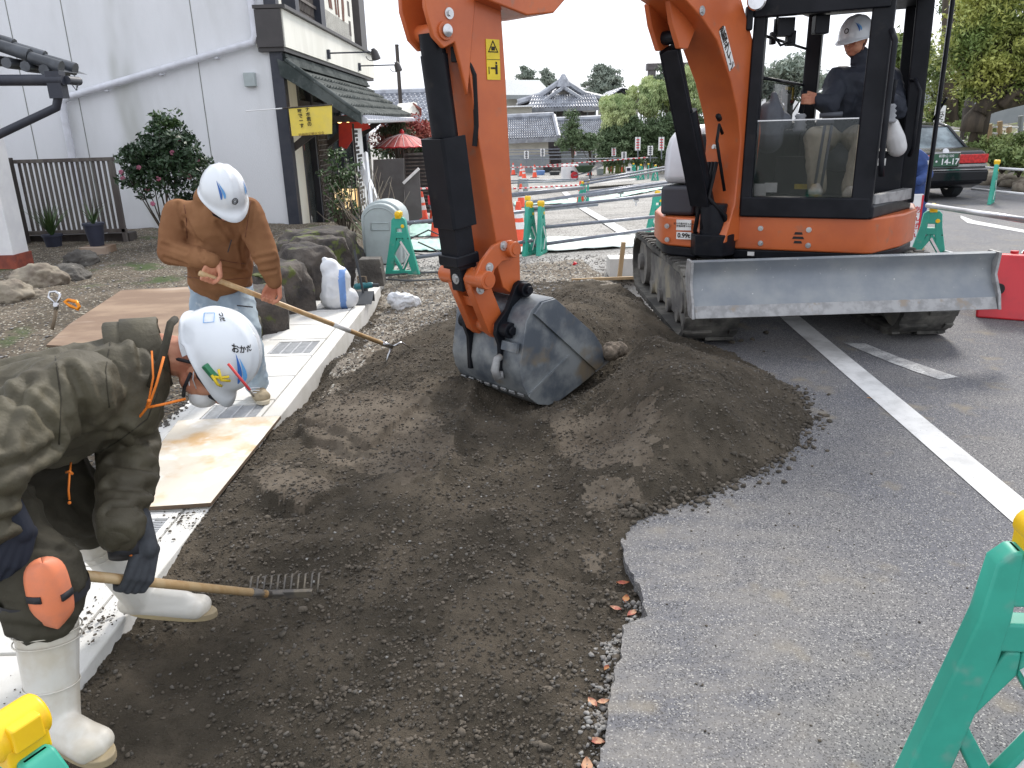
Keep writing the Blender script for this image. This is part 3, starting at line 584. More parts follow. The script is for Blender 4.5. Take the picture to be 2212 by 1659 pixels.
# shop front
sf = MB().bb((FX - .25, 13.9, -.4), (FX - .12, 21.5, 2.75)).obj('shop_window', 'glassdark_m', bd)
mb = MB()
for yy, wd in ((13.9, .1), (14.9, .12), (15.9, .12), (17.4, .14), (18.9, .14), (20.4, .2)): mb.bb((FX - .12, yy, -.4), (FX - .02, yy + wd, 2.75))
mb.bb((FX - .12, 13.9, 1.95), (FX - .04, 21, 2.1)); mb.bb((FX - .12, 13.9, -.4), (FX - .04, 21, -.05)); mb.obj('shop_frame', 'navywood_m', sf, bevel=.004)
mb = MB()
for i in range(8): mb.bb((FX - .03, 15.0 + i * .125, -.1), (FX - .005, 15.025 + i * .125, 1.55))
for i in range(19): mb.bb((FX - .02, 15.0, -.1 + i * .09), (FX + .005, 15.9, -.083 + i * .09))
mb.obj('lattice_door', 'slat_m', sf)
for q in ((733, 258), (751, 257), (768, 256)):
    p = AX(*q, -2.75); MB().ball(p, .06).obj('light_bulb', 'warm_m', ea, smooth=True)
p = AX(735, 285, -3.0); mb = MB()
mb.prism([(0, .28), (.5, .3), (.62, .05), (.35, -.02), (.1, -.3), (-.05, -.25)], -.01, .01, lambda u, v, q: p + V((u * .9, q, v))); tag(mb.obj('shop_curtain', 'red_m', None), 'short red cloth curtain hanging under the tiled eave by the bulbs', 'curtain')
lb = thing('lantern_box', 'square lit paper sign lantern with brush characters beside the lattice door', 'sign lantern', AX(748, 450, -2.75))
p = AX(748, 430, -2.75); MB().box(p, (.34, .2, .36)).obj('shade', 'lampbox_m', lb); mb = MB()
for dx in (-.18, .18): mb.box(p + V((dx, -.1, 0)), (.02, .02, .4))
for dz in (-.19, .19): mb.box(p + V((0, -.1, dz)), (.38, .02, .02))
mb.box(p - V((0, 0, .42)), (.06, .06, .46)); mb.obj('frame', 'darkwood_m', lb); text('lettering', '紀\n伊', .13, 'ink_m', lb, p + V((0, -.105, 0)), (1, 0, 0), (0, 0, 1))
# vertical banner with dark print
bn = thing('shop_banner', 'narrow black and white vertical banner standing at the shop front', 'banner', AX(775, 470, -2.55))
a = AX(762, 290, -2.55); b_ = AX(790, 470, -2.55); mb = MB(); mb.bb((-2.56, a.y, -.2), (-2.55, a.y + .9, 1.62)); c_ = mb.obj('cloth', 'white_m', bn); mb = MB(); R = random.Random(4)
for i in range(26): z = -.15 + i * .068; y0 = a.y + R.uniform(.05, .3); mb.bb((-2.548, y0, z), (-2.544, y0 + R.uniform(.15, .5), z + .045))
mb.obj('print', 'ink_m', c_); MB().cyl((-2.53, a.y - .02, -.3), (-2.53, a.y - .02, 1.7), .018).obj('pole', 'darkwood_m', bn)
for k, (x0, x1, lab) in enumerate(((795, 800, 'thin pale plank leaning nearest the gutter outside the shop'), (783, 812, 'broad weathered white plank leaning against the dark fence'))):
    p0 = AY(x1 + 3, 462 - k * 20, 12.6 + k); p1 = AY(x0 - 5, 330 + k * 22, 13.4 + k); mb = MB(); mb.tube([p0, p1], .035 + .04 * k, 4); tag(mb.obj('plank', 'tarp_m', None), lab, 'plank')
# pipe, box, flag
pp = MB(); P = [AY(x, y, 12.9) for x, y in ((541, -40), (551, 78), (546, 91), (150, 209), (137, 216), (135, 232), (172, 345), (190, 440))]
P[0].x = P[1].x; P[-2].x = P[5].x; P[-1].x = P[5].x
pp.tube(P, .055, 12)
for t in (.2, .5, .8): q = P[2].lerp(P[3], t); pp.box(q + V((0, .04, -.06)), (.05, .1, .03))
pp.tube([P[5] + V((0, 0, -.9)), P[5] + V((0, 0, -.95))], .065, 12); o = pp.obj('drain_pipe', 'pvc_m', bd, angle=50)
b = MB().box(AY(540, 172, 12.95), (.17, .1, .2)).obj('junction_box', 'greyplastic_m', bd, bevel=.01)
fl = thing('flag', 'small yellow flag with black Japanese lettering on a thin pole at the building corner', 'flag', AY(625, 232, 12.75))
MB().cyl(AY(531, 240, 12.75), AY(718, 226, 12.75), .009).obj('pole', 'white_m', fl)
MB().cyl(AY(610, 234, 12.75), AY(718, 226, 12.75), .012).obj('rod', 'darkwood_m', fl)
tl, tr, br_, bl_ = [AY(x, y, 12.75) for x, y in ((623, 231), (717, 225), (718, 289), (630, 294))]
mb = MB(); n = 12; P = []
for i in range(n + 1):
    for j in range(7): u, v = i / n, j / 6; q = tl.lerp(tr, u).lerp(bl_.lerp(br_, u), v); P.append(q + V((0, .018 * math.sin(u * 9 + v * 2) * v, 0)))
mb.add(P, [(i * 7 + j, (i + 1) * 7 + j, (i + 1) * 7 + j + 1, i * 7 + j + 1) for i in range(n) for j in range(6)])
cl = mb.obj('cloth', 'yellow_m', fl, smooth=True)
c = (tl + br_) / 2; text('lettering', 'ナ\nボ\n君\nの', .07, 'ink_m', cl, c + V((-.02, -.028, .05)), (1, 0, .05), (0, 0, 1), bold=.002); text('lettering', '家\nで\nー\nす', .07, 'ink_m', cl, c + V((-.14, -.028, .03)), (1, 0, .05), (0, 0, 1), bold=.002)
text('lettering', '紀州田辺観光協会', .05, 'inkbrown_m', cl, c + V((0, -.03, -.2)), (1, 0, .05), (0, 0, 1))
# neighbour house at the left edge: eave with round tiles, gutter, downpipe, wall with brick base
nb = thing('neighbour_house', 'low white house at the left edge with brick base and round tiled eave', 'house', AY(0, 520, 8.6))
mb = MB(); e = AY(22, 570, 9.0); MB().bb((-12, 9.0, .35), (AY(22, 520, 9.0).x, 9.3, 2.3)).obj('wall', 'white_m', nb); MB().bb((-12, 8.98, -.1), (AY(26, 520, 9.0).x, 9.32, .36)).obj('brick_base', 'brick_m', nb)
A = AY(150, 152, 8.2); slope = V((-1, 0, .42)).normalized(); mb = MB()
for i in range(2):
    o = A + V((-.02, i * .26 - .1, .0)); 
    for k in range(6): s0 = o + slope * (k * .3); mb.tube([s0 + V((0, 0, .02)), s0 + slope * .3], [.062, .055], 10)
for k in range(10):
    o = A + V((-.16 - k * .17, -.16, .0 + k * .035)); mb.tube([o, o + V((0, .4, .0))], [.05, .05], 8)
mb.add([A + V((.0, -.15, -.02)), A + slope * 3 + V((0, -.15, -.02)), A + slope * 3 + V((0, .35, -.02)), A + V((0, .35, -.02))], [(0, 1, 2, 3)])
rf = mb.obj('roof', 'tiledark_m', nb, angle=50)
mb = MB(); mb.tube([A + V((.04, -.22, -.1)), A + V((-1.2, -.22, -.07))], .05, 10); mb.tube([A + V((.06, -.2, -.1)), A + V((.07, .0, -.1))], .04, 10); mb.box(A + V((-.04, -.2, -.14)), (.13, .12, .24))
mb.tube([A + V((-.05, -.2, -.24)), A + V((-.09, -.2, -.34)), A + V((-.75, -.15, -.58)), A + V((-1.6, -.1, -.8))], .04, 10)
for dx in (.1, -.75): mb.tube([A + V((dx, -.2, -.14)), A + V((dx + .03, -.2, -.19)), A + V((dx + .06, -.2, -.14))], .006, 5)
mb.obj('eave_gutter', 'navywood_m', rf, angle=50)
# slatted fence with posts
fn = thing('slatted_fence', 'brown slatted garden fence standing against the white wall', 'fence', AY(140, 530, 11.4))
y = 11.4; zt = AY(150, 350, y).z; zb = AY(150, 500, y).z; xa, xb = AY(22, 350, y).x, AY(240, 345, y).x
for i in range(18): x = xa + .1 + (xb - xa - .12) * i / 17.5; MB().bb((x, y - .012, zb), (x + .034, y + .012, zt)).obj('slat', 'slat_m', fn)
MB().bb((xa, y - .03, zt), (xb + .04, y + .03, zt + .05)).obj('rail', 'slat_m', fn, bevel=.003); MB().bb((xa, y - .03, zb - .03), (xb + .04, y + .03, zb + .02)).obj('rail', 'slat_m', fn, bevel=.003)
MB().bb((xb - .02, y - .03, zb - .35), (xb + .03, y + .025, zt)).obj('post', 'slat_m', fn); MB().bb((xa - .12, y - .2, 0), (xa + .06, y - .02, zt + .08)).obj('post', 'darkwood_m', fn, bevel=.006); MB().bb((xa - .5, y - .1, 0), (xa - .3, y + .05, zt - .02)).obj('post', 'darkwood_m', fn, bevel=.006)
MB().bb((xa, 11.45, 0), (AY(285, 520, 11.5).x, 11.7, AY(250, 503, 11.5).z)).obj('low_wall', 'darkwood_m', fn, bevel=.01)
# mossy ledge under the white wall
mb = MB(); mb.bb((-6.6, 12.55, -.2), (-2.55, 12.98, -.06)); mb.bb((-3.4, 12.2, -.2), (-2.5, 12.98, -.04)); o = tag(mb.obj('stone_ledge', 'rockdark_m', None, bevel=.02), 'low dark stone ledge with moss along the foot of the white wall', 'ledge')
W[o.name] = Matrix.Identity(4); me = grid_mesh(np.linspace(-3.9, -2.56, 40), np.linspace(12.4, 12.9, 16), lambda X, Y: -.055 + np.abs(fbm(X, Y, 5, 3)) * .09 - .02 * (fbm(X, Y, 3, 2) < 0)); link_mesh('moss', me, 'moss_m', o, smooth=True)
# rocks
def rock(name, c, r, m, label, group=None, seed=0, rz=0, cat='rock', amp=.16, f=1.4, flat=0):
    bm = bmesh.new(); bmesh.ops.create_icosphere(bm, subdivisions=5, radius=1); o_ = V((seed * 3.1, seed * 1.7, 0)); M = Matrix.Rotation(rz, 3, 'Z')
    for v in bm.verts:
        p = v.co.copy(); d = mnoise.noise(p * f + o_) * amp * 2 + mnoise.noise(p * f * 2.7 + o_) * amp * .7 + mnoise.noise(p * 7 + o_) * amp * .3 + mnoise.noise(p * 17 + o_) * amp * .12
        p = p * (1 + d); 
        if flat: p = V([math.copysign(min(abs(q), 1 - flat * .25 + .1 * mnoise.noise(p * 2 + o_)), q) for q in p])
        v.co = V(c) + M @ V((p.x * r[0], p.y * r[1], p.z * r[2]))
    me = bpy.data.meshes.new(name); bm.to_mesh(me); bm.free(); return tag(link_mesh(name, me, m, None, smooth=True), label, cat, group)
for i, (px, py, w_, h_, z0, m, lab) in enumerate(((75, 640, .25, .17, .1, 'cobble_m', 'largest rounded tan boulder beside the red brown paving'), (165, 588, .2, .13, .12, 'rock_m', 'grey boulder farthest back near the plant pots'), (138, 622, .27, .13, .1, 'rock_m', 'dark flat mossy boulder just right of the large tan boulder'),
                                             (5, 675, .22, .17, .1, 'cobble_m', 'tan boulder cut by the left edge of the photo'), (65, 670, .12, .09, .1, 'cobble_m', 'small pale boulder in front of the large tan boulder'))):
    p = G(px, py, z0); rock('boulder', (p.x, p.y + .15, z0 + h_ * .72), (w_, w_ * .8, h_), m, lab, 'boulders by the paving', i + 1, rz=i)
for i in range(7):
    p = G(*[(95, 575), (40, 660), (205, 560), (300, 548), (330, 556), (370, 545), (25, 640)][i], .1); rock('flat_stone', (p.x, p.y, .1), (.22, .14, .05), 'rock_m', ['flat grey stone at the back edge of the paving', 'flat slab stone at the front edge of the paving', 'flat stone beside the brown pot box', 'flat stone left of the worker in brown under the bush', 'thin stone sunk in the grass below the bush', 'flat stone right behind the worker in brown', 'flat stone between two tan boulders at the left edge'][i], 'flat edging stones', 20 + i, i * .7)
# retaining stones along the gutter
rocks = [(-2.16, 5.55, .2, .27, .2, 'rounded dark retaining stone nearest the foreground worker'), (-2.14, 6.05, .2, .3, .24, 'dark retaining stone second from the near end with a white fleck'), (-2.13, 6.65, .25, .36, .34, 'tall dark retaining stone behind the rake handle with ferns'),
         (-2.18, 7.4, .3, .45, .42, 'largest dark retaining stone with a moss patch on top'), (-2.08, 8.15, .26, .42, .46, 'steep dark retaining stone just left of the white sack'), (-2.12, 8.95, .3, .45, .44, 'dark mossy retaining stone behind the white sack'), (-2.35, 9.9, .55, .5, .42, 'broad rounded retaining stone farthest from the camera'), (-2.55, 7.0, .3, .4, .22, 'low stone set back in the soil behind the retaining wall'), (-2.75, 9.2, .4, .4, .25, 'half buried stone in front of the mossy ledge')]
for i, (x, y, a, b_, c_, lab) in enumerate(rocks): rock('retaining_stone', (x, y, c_ * .45 - .05), (a, b_, c_ * .95), 'rockdark_m', lab, 'stones retaining the garden bed', 40 + i, i * .2, amp=.14, flat=1)
for i, (x, y, z, r) in enumerate(((-2.2, 7.25, .36, .14), (-2.12, 6.6, .3, .1), (-2.2, 8.75, .36, .13))): 
    o = rock('moss_patch', (x, y, z), (r, r * 1.3, .035), 'moss_m', ['green moss cushion on the largest retaining stone', 'small yellow green moss tuft on the stone behind the rake', 'moss cushion on the stone behind the white sack'][i], 'moss cushions', 60 + i, cat='moss')
# fallen pipe in the bed, paving, plywood sheets
P = [G(600, 545, .12), G(735, 566, .12)]; tag(MB().tube(P, .03, 10).obj('grey_pipe', 'pvc_m', None, angle=50), 'pale plastic pipe lying in the bed behind the worker in brown', 'pipe')
mb = MB(); Pv = [G(x, y, .13) for x, y in ((-80, 600), (60, 570), (200, 562), (170, 580), (95, 600), (20, 632), (-80, 640))]
mb.add(Pv + [p - V((0, 0, .15)) for p in Pv], [tuple(range(7))] + [(i, (i + 1) % 7, 7 + (i + 1) % 7, 7 + i) for i in range(7)]); tag(mb.obj('paving', 'paver_m', None), kind='structure')
def board(name, P, th, m, label):
    P = [V(p) for p in P]; mb = MB(); n = (P[1] - P[0]).cross(P[-1] - P[0]).normalized(); n = n if n.z > 0 else -n
    k = len(P); mb.add([p for p in P] + [p - n * th for p in P], [tuple(range(k)), tuple(range(2 * k - 1, k - 1, -1))]); o = mb.obj(name, m, None); tag(o, label, 'board')
    e = MB(); e.add([p + (p - sum(P, V()) / k).normalized() * .0015 for p in P] + [p + (p - sum(P, V()) / k).normalized() * .0015 - n * th for p in P], [(i, (i + 1) % k, k + (i + 1) % k, k + i) for i in range(k)]); e.obj('edge', 'plyedge_m', o); return o
board('plywood_sheet', [G(606, 898, .03), G(455, 1086, .03), G(240, 1100, .03), G(385, 908, .03)], .018, 'ply_m', 'pale sun bleached plywood sheet lying on the near gutter lids')
board('plywood_sheet', [G(452, 690, .22), G(452, 617, .26), G(262, 627, .26), G(150, 700, .22), G(100, 745, .2), G(380, 760, .2)], .018, 'plybrown_m', 'wet brown plywood sheet lying on the garden soil behind the foreground worker')
# dirt crumbs on the lids
P = []; s = []; R = np.random.RandomState(3)
for _ in range(200):
    x = -1.42 - abs(R.randn()) * .12; y = 1.6 + abs(R.randn()) * 1.0; q = .0015 + .006 * R.rand() ** 4
    if x > -1.95: P.append((x, y, .006 + q * .3)); s.append(q)
for cx, cy, n in ((-1.46, 2.35, 110), (-1.44, 3.1, 110), (-1.5, 1.9, 30)):
    for _ in range(n): x, y = cx + R.randn() * .05, cy + R.randn() * .07; q = .0015 + .006 * R.rand() ** 3; P.append((min(x, -1.385), y, .006 + q * .3)); s.append(q)
tag(link_mesh('crumbs', scatter_rocks(P, s, .6, 8), 'clod_m'), 'dark crumbs of soil scattered over the concrete lids', 'soil', kind='stuff')
P = []; s = []
for _ in range(2500):
    x = -2.0 - abs(R.randn()) * .35; y = 1.8 + R.rand() * 3.2; q = .004 + .012 * R.rand() ** 3; P.append((x, y, q * .4)); s.append(q)
tag(link_mesh('bed_gravel', scatter_rocks(P, s, .6, 9), 'rock_m'), 'wet gravel beside the near gutter behind the foreground worker', 'gravel', kind='stuff')
P = []; s = []
for _ in range(2600):
    x = -2.2 - R.rand() * 3.6; y = 5 + R.rand() * 7.3; q = .006 + .012 * R.rand() ** 4; z = float(gdz(np.array([[x]]), np.array([[y]]))[0, 0]); P.append((x, y, z + q * .3)); s.append(q)
tag(link_mesh('bed_litter', scatter_rocks(P, s, .35, 10), 'palestone_m'), 'pale chips and petals littering the garden soil', 'litter', kind='stuff')

# ---------------------------------------------------------------- foliage
def leaves(name, m, parent, pts, size, seed=1, up=.5, asp=.45, dirs=None):
    R = np.random.RandomState(seed); n = len(pts); pts = np.asarray(pts); d = R.randn(n, 3) if dirs is None else np.asarray(dirs) + R.randn(n, 3) * .35
    d /= np.linalg.norm(d, axis=1)[:, None]; nr = R.randn(n, 3); nr[:, 2] = np.abs(nr[:, 2]) + up; s = np.cross(d, nr); s /= np.linalg.norm(s, axis=1)[:, None] + 1e-9; nn = np.cross(s, d)
    L = size * R.uniform(.6, 1.3, n)[:, None]; P = np.stack([pts - d * L * .5, pts + s * L * asp * .5 - nn * L * .08, pts + d * L * .5, pts - s * L * asp * .5 - nn * L * .08], 1)
    F = np.arange(4 * n).reshape(n, 4); me = tri_mesh(P.reshape(-1, 3), F); return link_mesh(name, me, m, parent)
def crown_pts(c, r, n, clumps, seed, cr=.3):
    """points of leaf clumps inside an ellipsoid"""
    R = np.random.RandomState(seed); C = R.randn(clumps, 3); C /= np.linalg.norm(C, axis=1)[:, None]; C *= (R.rand(clumps, 1) ** .45); C = C * np.array(r) + np.array(c)
    k = R.randint(0, clumps, n); o = R.randn(n, 3); o /= np.linalg.norm(o, axis=1)[:, None]; o *= R.rand(n, 1) ** .4 * cr * np.array([1, 1, .6]) * R.uniform(.6, 1.3, (clumps, 1))[k]; return C[k] + o, C
def twigs(name, m, parent, base, C, seed, r0=.03, r1=.006, wob=.1):
    R = random.Random(seed); mb = MB(); base = V(base)
    for c in C:
        c = V(c); q = base.lerp(c, .5) + V([R.uniform(-wob, wob) for _ in range(3)]); mb.tube([base, q, c], [r0, (r0 + r1) / 2, r1], 6, cap=False)
    return mb.obj(name, m, parent, smooth=True)
b0 = AY(400, 560, 10.6); cb = AY(368, 348, 10.6)
bush = thing('camellia_bush', 'dark glossy camellia bush with pink flowers in front of the white wall', 'bush', (b0.x, 10.6, .1))
pts, C = crown_pts((cb.x, 10.6, cb.z - .02), (.6, .5, .54), 7500, 120, 11, .16); k = (pts[:, 2] < cb.z + .62 - abs(pts[:, 0] - cb.x) * .9)
leaves('foliage', 'leaf_m', bush, pts[k], .075, 3); twigs('branch', 'bark_m', bush, (b0.x - .1, 10.6, .1), C[:14], 2, .016, .004)
pts2, _ = crown_pts((cb.x, 10.6, cb.z + .45), (.2, .15, .25), 300, 9, 14, .12); leaves('foliage', 'leaf2_m', bush, pts2, .08, 4)
R = random.Random(8)
for x, y in ((265, 385), (262, 372), (300, 362), (342, 386), (372, 330), (408, 382), (385, 300), (355, 365), (430, 350), (330, 440), (445, 432), (318, 410)):
    p = AY(x, y, 10.25 + R.random() * .3); mb = MB()
    for i in range(6): a = i * 1.05 + R.random(); mb.ball(p + V((math.cos(a) * .018, 0, math.sin(a) * .018)), (.019, .012, .016), n=6, m=4)
    mb.ball(p, .012, n=6, m=4); mb.obj('flower', 'pink_m', bush, smooth=True)
def spiky(name, label, cat, p, n, L, m, seed, pot=None, group=None):
    t = thing(name, label, cat, p, group); R = random.Random(seed); mb = MB()
    zb = p[2] + (pot[1] if pot else 0)
    for i in range(n):
        a = R.uniform(0, 6.28); ln = L * R.uniform(.6, 1.15); lean = R.uniform(.15, .8); P = []
        for k in range(5): u = k / 4; P.append(V((p[0], p[1], zb)) + V((math.cos(a) * lean * u * ln, math.sin(a) * lean * u * ln, ln * (u - .55 * lean * u * u))))
        sd = V((-math.sin(a), math.cos(a), 0)) * .012
        vs = []; 
        for k, q in enumerate(P): wv = sd * (1 - k / 4.2); vs += [q - wv, q + wv]
        mb.add(vs, [(2 * k, 2 * k + 1, 2 * k + 3, 2 * k + 2) for k in range(4)])
    mb.obj('foliage', m, t)
    if pot: MB().lathe([(0, pot[0] * .7), (pot[1], pot[0]), (pot[1] + .001, pot[0] * 1.12), (pot[1] + .03, pot[0] * 1.12), (pot[1] + .02, pot[0] * .9)], p).obj('pot', 'pot_m', t, angle=40)
    return t
q = G(120, 545, .1); spiky('potted_plant', 'bushy green grassy plant in a dark pot left of the square box', 'potted plant', (q.x, q.y, .1), 70, .55, 'leaf2_m', 1, (.12, .22), 'potted plants by the fence')
q = G(216, 560, .1); bx = MB().box((q.x, q.y, .18), (.34, .3, .19)).obj('pot_box', 'plybrown_m', None, bevel=.008); tag(bx, 'square brown clay box under the dark flower pot', 'box')
spiky('potted_plant', 'spiky leafed plant in a tall dark pot standing on the clay box', 'potted plant', (q.x, q.y, .276), 16, .4, 'leaf2_m', 2, (.12, .26), 'potted plants by the fence')
q = G(175, 540, .12); tag(MB().lathe([(0, .06), (.13, .07), (.13, .0)], (AY(218, 498, 11.45).x, 11.5, AY(218, 505, 11.5).z)).obj('white_cup', 'white_m', None, angle=40), 'small white pot on the low wall behind the tall dark pot', 'pot')
# sapling at shop corner and bare shrub
sh = AY(745, 520, 11.6); t = thing('leafy_sapling', 'thin leafy sapling in front of the shop lattice door', 'sapling', (sh.x, 11.6, -.05)); pts, C = crown_pts((sh.x, 11.6, AY(745, 410, 11.6).z), (.3, .25, .6), 1100, 34, 21, .13)
leaves('foliage', 'leaf2_m', t, pts, .07, 6); twigs('branch', 'bark_m', t, (sh.x, 11.6, -.05), C, 5, .014, .003, .08)
sh = AY(815, 520, 11.4); t = thing('bare_shrub', 'leafless pale twiggy shrub behind the grey storage box', 'shrub', (sh.x, 11.4, -.05)); mb = MB(); R = random.Random(3)
for i in range(26):
    a = R.uniform(0, 6.28); P = [V((sh.x, 11.4, -.05))]; d = V((math.cos(a) * .5, math.sin(a) * .4, R.uniform(.4, 1.2))).normalized()
    for k in range(7): d = (d + V((R.uniform(-.3, .3), R.uniform(-.3, .3), R.uniform(-.1, .25)))).normalized(); P.append(P[-1] + d * R.uniform(.12, .2))
    mb.tube(P, [.012 - .0014 * k for k in range(8)], 5)
mb.obj('branch', 'cobble_m', t, smooth=True)
# statue stones near post
q = G(742, 556, .05); mb = MB(); mb.ball(q + V((0, 0, .1)), (.11, .1, .12)); mb.ball(q + V((0, 0, .28)), .08); tag(mb.blob('stone_figure', 'rock_m', None, .012, 3), 'little rounded grey stone figure beside the retaining stones', 'statue')
# ================================================================ excavator
mat('orange_m', (.5, .115, .03), .38, c2=(.43, .095, .027), s=3, c3=(.3, .13, .075), s3=9, lo3=.58, hi3=.8, spec=.5, bump=.0006, bs=25, rv=.08)
mat('black_m', (.007, .008, .011), .4, c2=(.012, .013, .017), s=4, rv=.1, spec=.16, c3=(.03, .028, .026), s3=6, lo3=.62, hi3=.85); mat('hose_m', (.008, .008, .01), .5, spec=.2); mat('silver_m', (.6, .61, .64), .38, .2, c2=(.54, .55, .58), s=3)
mat('hoodgrey_m', (.04, .043, .055), .35, .1, c2=(.03, .033, .04), s=3); mat('steel_m', (.17, .19, .215), .5, .2, c2=(.25, .265, .27), s=4, lo=.3, hi=.75, c3=(.5, .5, .48), s3=38, lo3=.7, hi3=.74, bump=.0015, bs=35, rv=.15)
mat('bucket_m', (.085, .1, .12), .42, .25, c2=(.23, .245, .25), s=4.5, lo=.38, hi=.66, c3=(.19, .155, .11), s3=4, lo3=.55, hi3=.72, bump=.001, bs=40, rv=.15)
mat('worn_m', (.32, .32, .32), .55, .2, c2=(.22, .22, .22), s=14, c3=(.25, .21, .17), s3=10, lo3=.6, hi3=.74, bump=.001, bs=50)
mat('track_m', (.045, .043, .04), .85, c2=(.2, .19, .165), s=3, lo=.42, hi=.7, bump=.003, bs=50); mat('trackframe_m', (.22, .21, .19), .85, c2=(.12, .115, .11), s=5, c3=(.3, .27, .2), s3=3, lo3=.55, hi3=.7, bump=.002, bs=60)
mat('chrome_m', (.55, .55, .56), .15, 1); mat('bolt_m', (.6, .6, .6), .3, .8); mat('glass_m', (.015, .025, .022), .03, alpha=.32, spec=.8); mat('sticker_m', (.75, .75, .73), .5); mat('yel_m', (.75, .55, .02), .5)
mat('greyseat_m', (.1, .11, .13), .6, c2=(.08, .085, .1), s=9); mat('bellow_m', (.3, .31, .33), .7); mat('seatshell_m', (.6, .6, .6), .5); mat('mud_m', (.2, .16, .12), .9, c2=(.1, .08, .06), s=20, bump=.01, bs=60)
mat('redtag_m', (.6, .05, .03), .5)
A0 = V((1.5, 5.97, 0)); AD = V((-.745, -.667, 0)).normalized(); AL = V((.667, -.745, 0)).normalized()
def AR(s, z, w=0): return A0 + AD * s + AL * w + V((0, 0, z))
O = V((2.26, 6.7, 0)); UF = V((-.45, -.893, 0)).normalized(); UR = V((.893, -.45, 0)).normalized()
def L(u, v, z): return O + UR * u + UF * v + V((0, 0, z))
def pin(x, y, P, n):
    q = ray(x, y); n = V(n); return cC + q * ((V(P) - cC).dot(n) / q.dot(n))
def upx(x, y, v): return pin(x, y, O + UF * v, UF)
ex = thing('excavator', 'orange and black compact crawler excavator with its bucket resting on the soil heap', 'excavator', (O.x, O.y, 0))
pr = lambda poly, a, b, f, nm, m, par, **k: MB().prism(poly, a, b, f).obj(nm, m, par, **k)
Lp = lambda u, v, q: L(u, v, q)
# tracks
def loop(y0, y1, r, zc, n=14):
    P = []
    for i in range(n + 1): a = -math.pi / 2 - math.pi * i / n; P.append((y0 + r * math.cos(a), zc + r * math.sin(a)))
    for i in range(n + 1): a = math.pi / 2 - math.pi * i / n; P.append((y1 + r * math.cos(a), zc + r * math.sin(a)))
    return P
for x0 in (1.27, 2.86):
    x1 = x0 + .4; tr = MB(); out = loop(5.84, 7.75, .275, .285); inn = loop(5.84, 7.75, .235, .285); n = len(out)
    vs = [V((x, *p)) for x in (x0, x1) for p in out] + [V((x, *p)) for x in (x0, x1) for p in inn]
    F = []
    for i in range(n):
        j = (i + 1) % n; F += [(i, j, n + j, n + i), (2 * n + i, 3 * n + i, 3 * n + j, 2 * n + j), (i, 2 * n + i, 2 * n + j, j), (n + i, n + j, 3 * n + j, 3 * n + i)]
    tr.add(vs, F)
    per = []; 
    for i in range(n): a, b = V((0, *out[i])), V((0, *out[(i + 1) % n])); per.append((a, b, (b - a).length))
    tot = sum(p[2] for p in per); nl = 46; c0 = (0, .285)
    def at(d):
        for a, b, l in per:
            if d <= l: return a.lerp(b, d / l), (b - a).normalized()
            d -= l
        return per[0][0], (per[0][1] - per[0][0]).normalized()
    for k in range(nl):
        p, t = at(tot * k / nl); nn = V((0, -t.z, t.y)); c = V((0, 6.8, .285)); nn = nn if nn.dot(p - c) > 0 else -nn
        R3 = Matrix((V((1, 0, 0)), t, nn)).transposed()
        tr.box(V(((x0 + x1) / 2 + (.09 if k % 2 else -.09), 0, 0)) + p + nn * .008, (.2, .034, .024), R3)
        tr.box(V((x0 + .03, 0, 0)) + p + nn * .006, (.06, .05, .018), R3); tr.box(V((x1 - .03, 0, 0)) + p + nn * .006, (.06, .05, .018), R3)
        tr.box(V(((x0 + x1) / 2, 0, 0)) + p - nn * .06, (.05, .03, .05), R3)
    tk = tr.obj('track', 'track_m', ex, bevel=0)
    mb = MB(); mb.prism([(5.95, .12), (6.05, .07), (7.55, .07), (7.7, .15), (7.6, .4), (6.9, .44), (6.0, .42)], x0 + .1, x1 - .1, lambda u, v, q: V((q, u, v))); mb.obj('track_frame', 'trackframe_m', tk, bevel=.01)
    mb = MB()
    for y_, r_ in ((5.84, .225), (7.75, .22)):
        mb = MB(); mb.cyl((x0 + .06, y_, .285), (x1 - .06, y_, .285), r_, n=24); mb.cyl((x0 + .02, y_, .285), (x1 - .02, y_, .285), .08, n=16); mb.obj('sprocket', 'trackframe_m', tk, angle=40)
    for i in range(4): MB().cyl((x0 + .07, 6.2 + i * .38, .11), (x1 - .07, 6.2 + i * .38, .11), .06).obj('roller', 'trackframe_m', tk, angle=40)
mb = MB(); mb.bb((1.7, 6.25, .2), (2.84, 7.2, .42)); mb.lathe([(0, .52), (.12, .5), (.2, .46)], (O.x, O.y, .4), n=32); mb.obj('car_body', 'black_m', ex, angle=30)
# dozer blade
bl = MB(); pf = [(5.1, .35), (5.14, .43), (5.2, .5), (5.235, .58), (5.235, .64), (5.2, .7), (5.23, .71), (5.275, .64), (5.275, .56), (5.24, .47), (5.17, .39), (5.13, .35)]
yaw = rad(.8); Bf = lambda u, v, q: V((q, u + (q - 1.21) * .012, v)); bl.prism(pf, 1.225, 3.255, Bf); blo = bl.obj('dozer_blade', 'steel_m', ex, angle=50)
MB().prism([(5.085, .345), (5.125, .42), (5.14, .415), (5.1, .34)], 1.23, 3.25, Bf).obj('cutting_edge', 'worn_m', blo, bevel=.002)
for a, b in ((1.205, 1.225), (3.255, 3.275)): MB().prism([(5.08, .34), (5.11, .44), (5.185, .56), (5.17, .71), (5.3, .71), (5.34, .6), (5.24, .4), (5.2, .34)], a, b, Bf).obj('end_plate', 'worn_m', blo, bevel=.004)
mb = MB()
for x in (1.75, 2.7): mb.prism([(5.24, .42), (5.26, .58), (6.0, .42), (6.35, .38), (6.35, .25), (5.9, .26)], x, x + .1, lambda u, v, q: V((q, u, v)))
mb.bb((2.1, 5.26, .45), (2.42, 5.7, .56)); mb.obj('blade_arm', 'black_m', blo, bevel=.008)
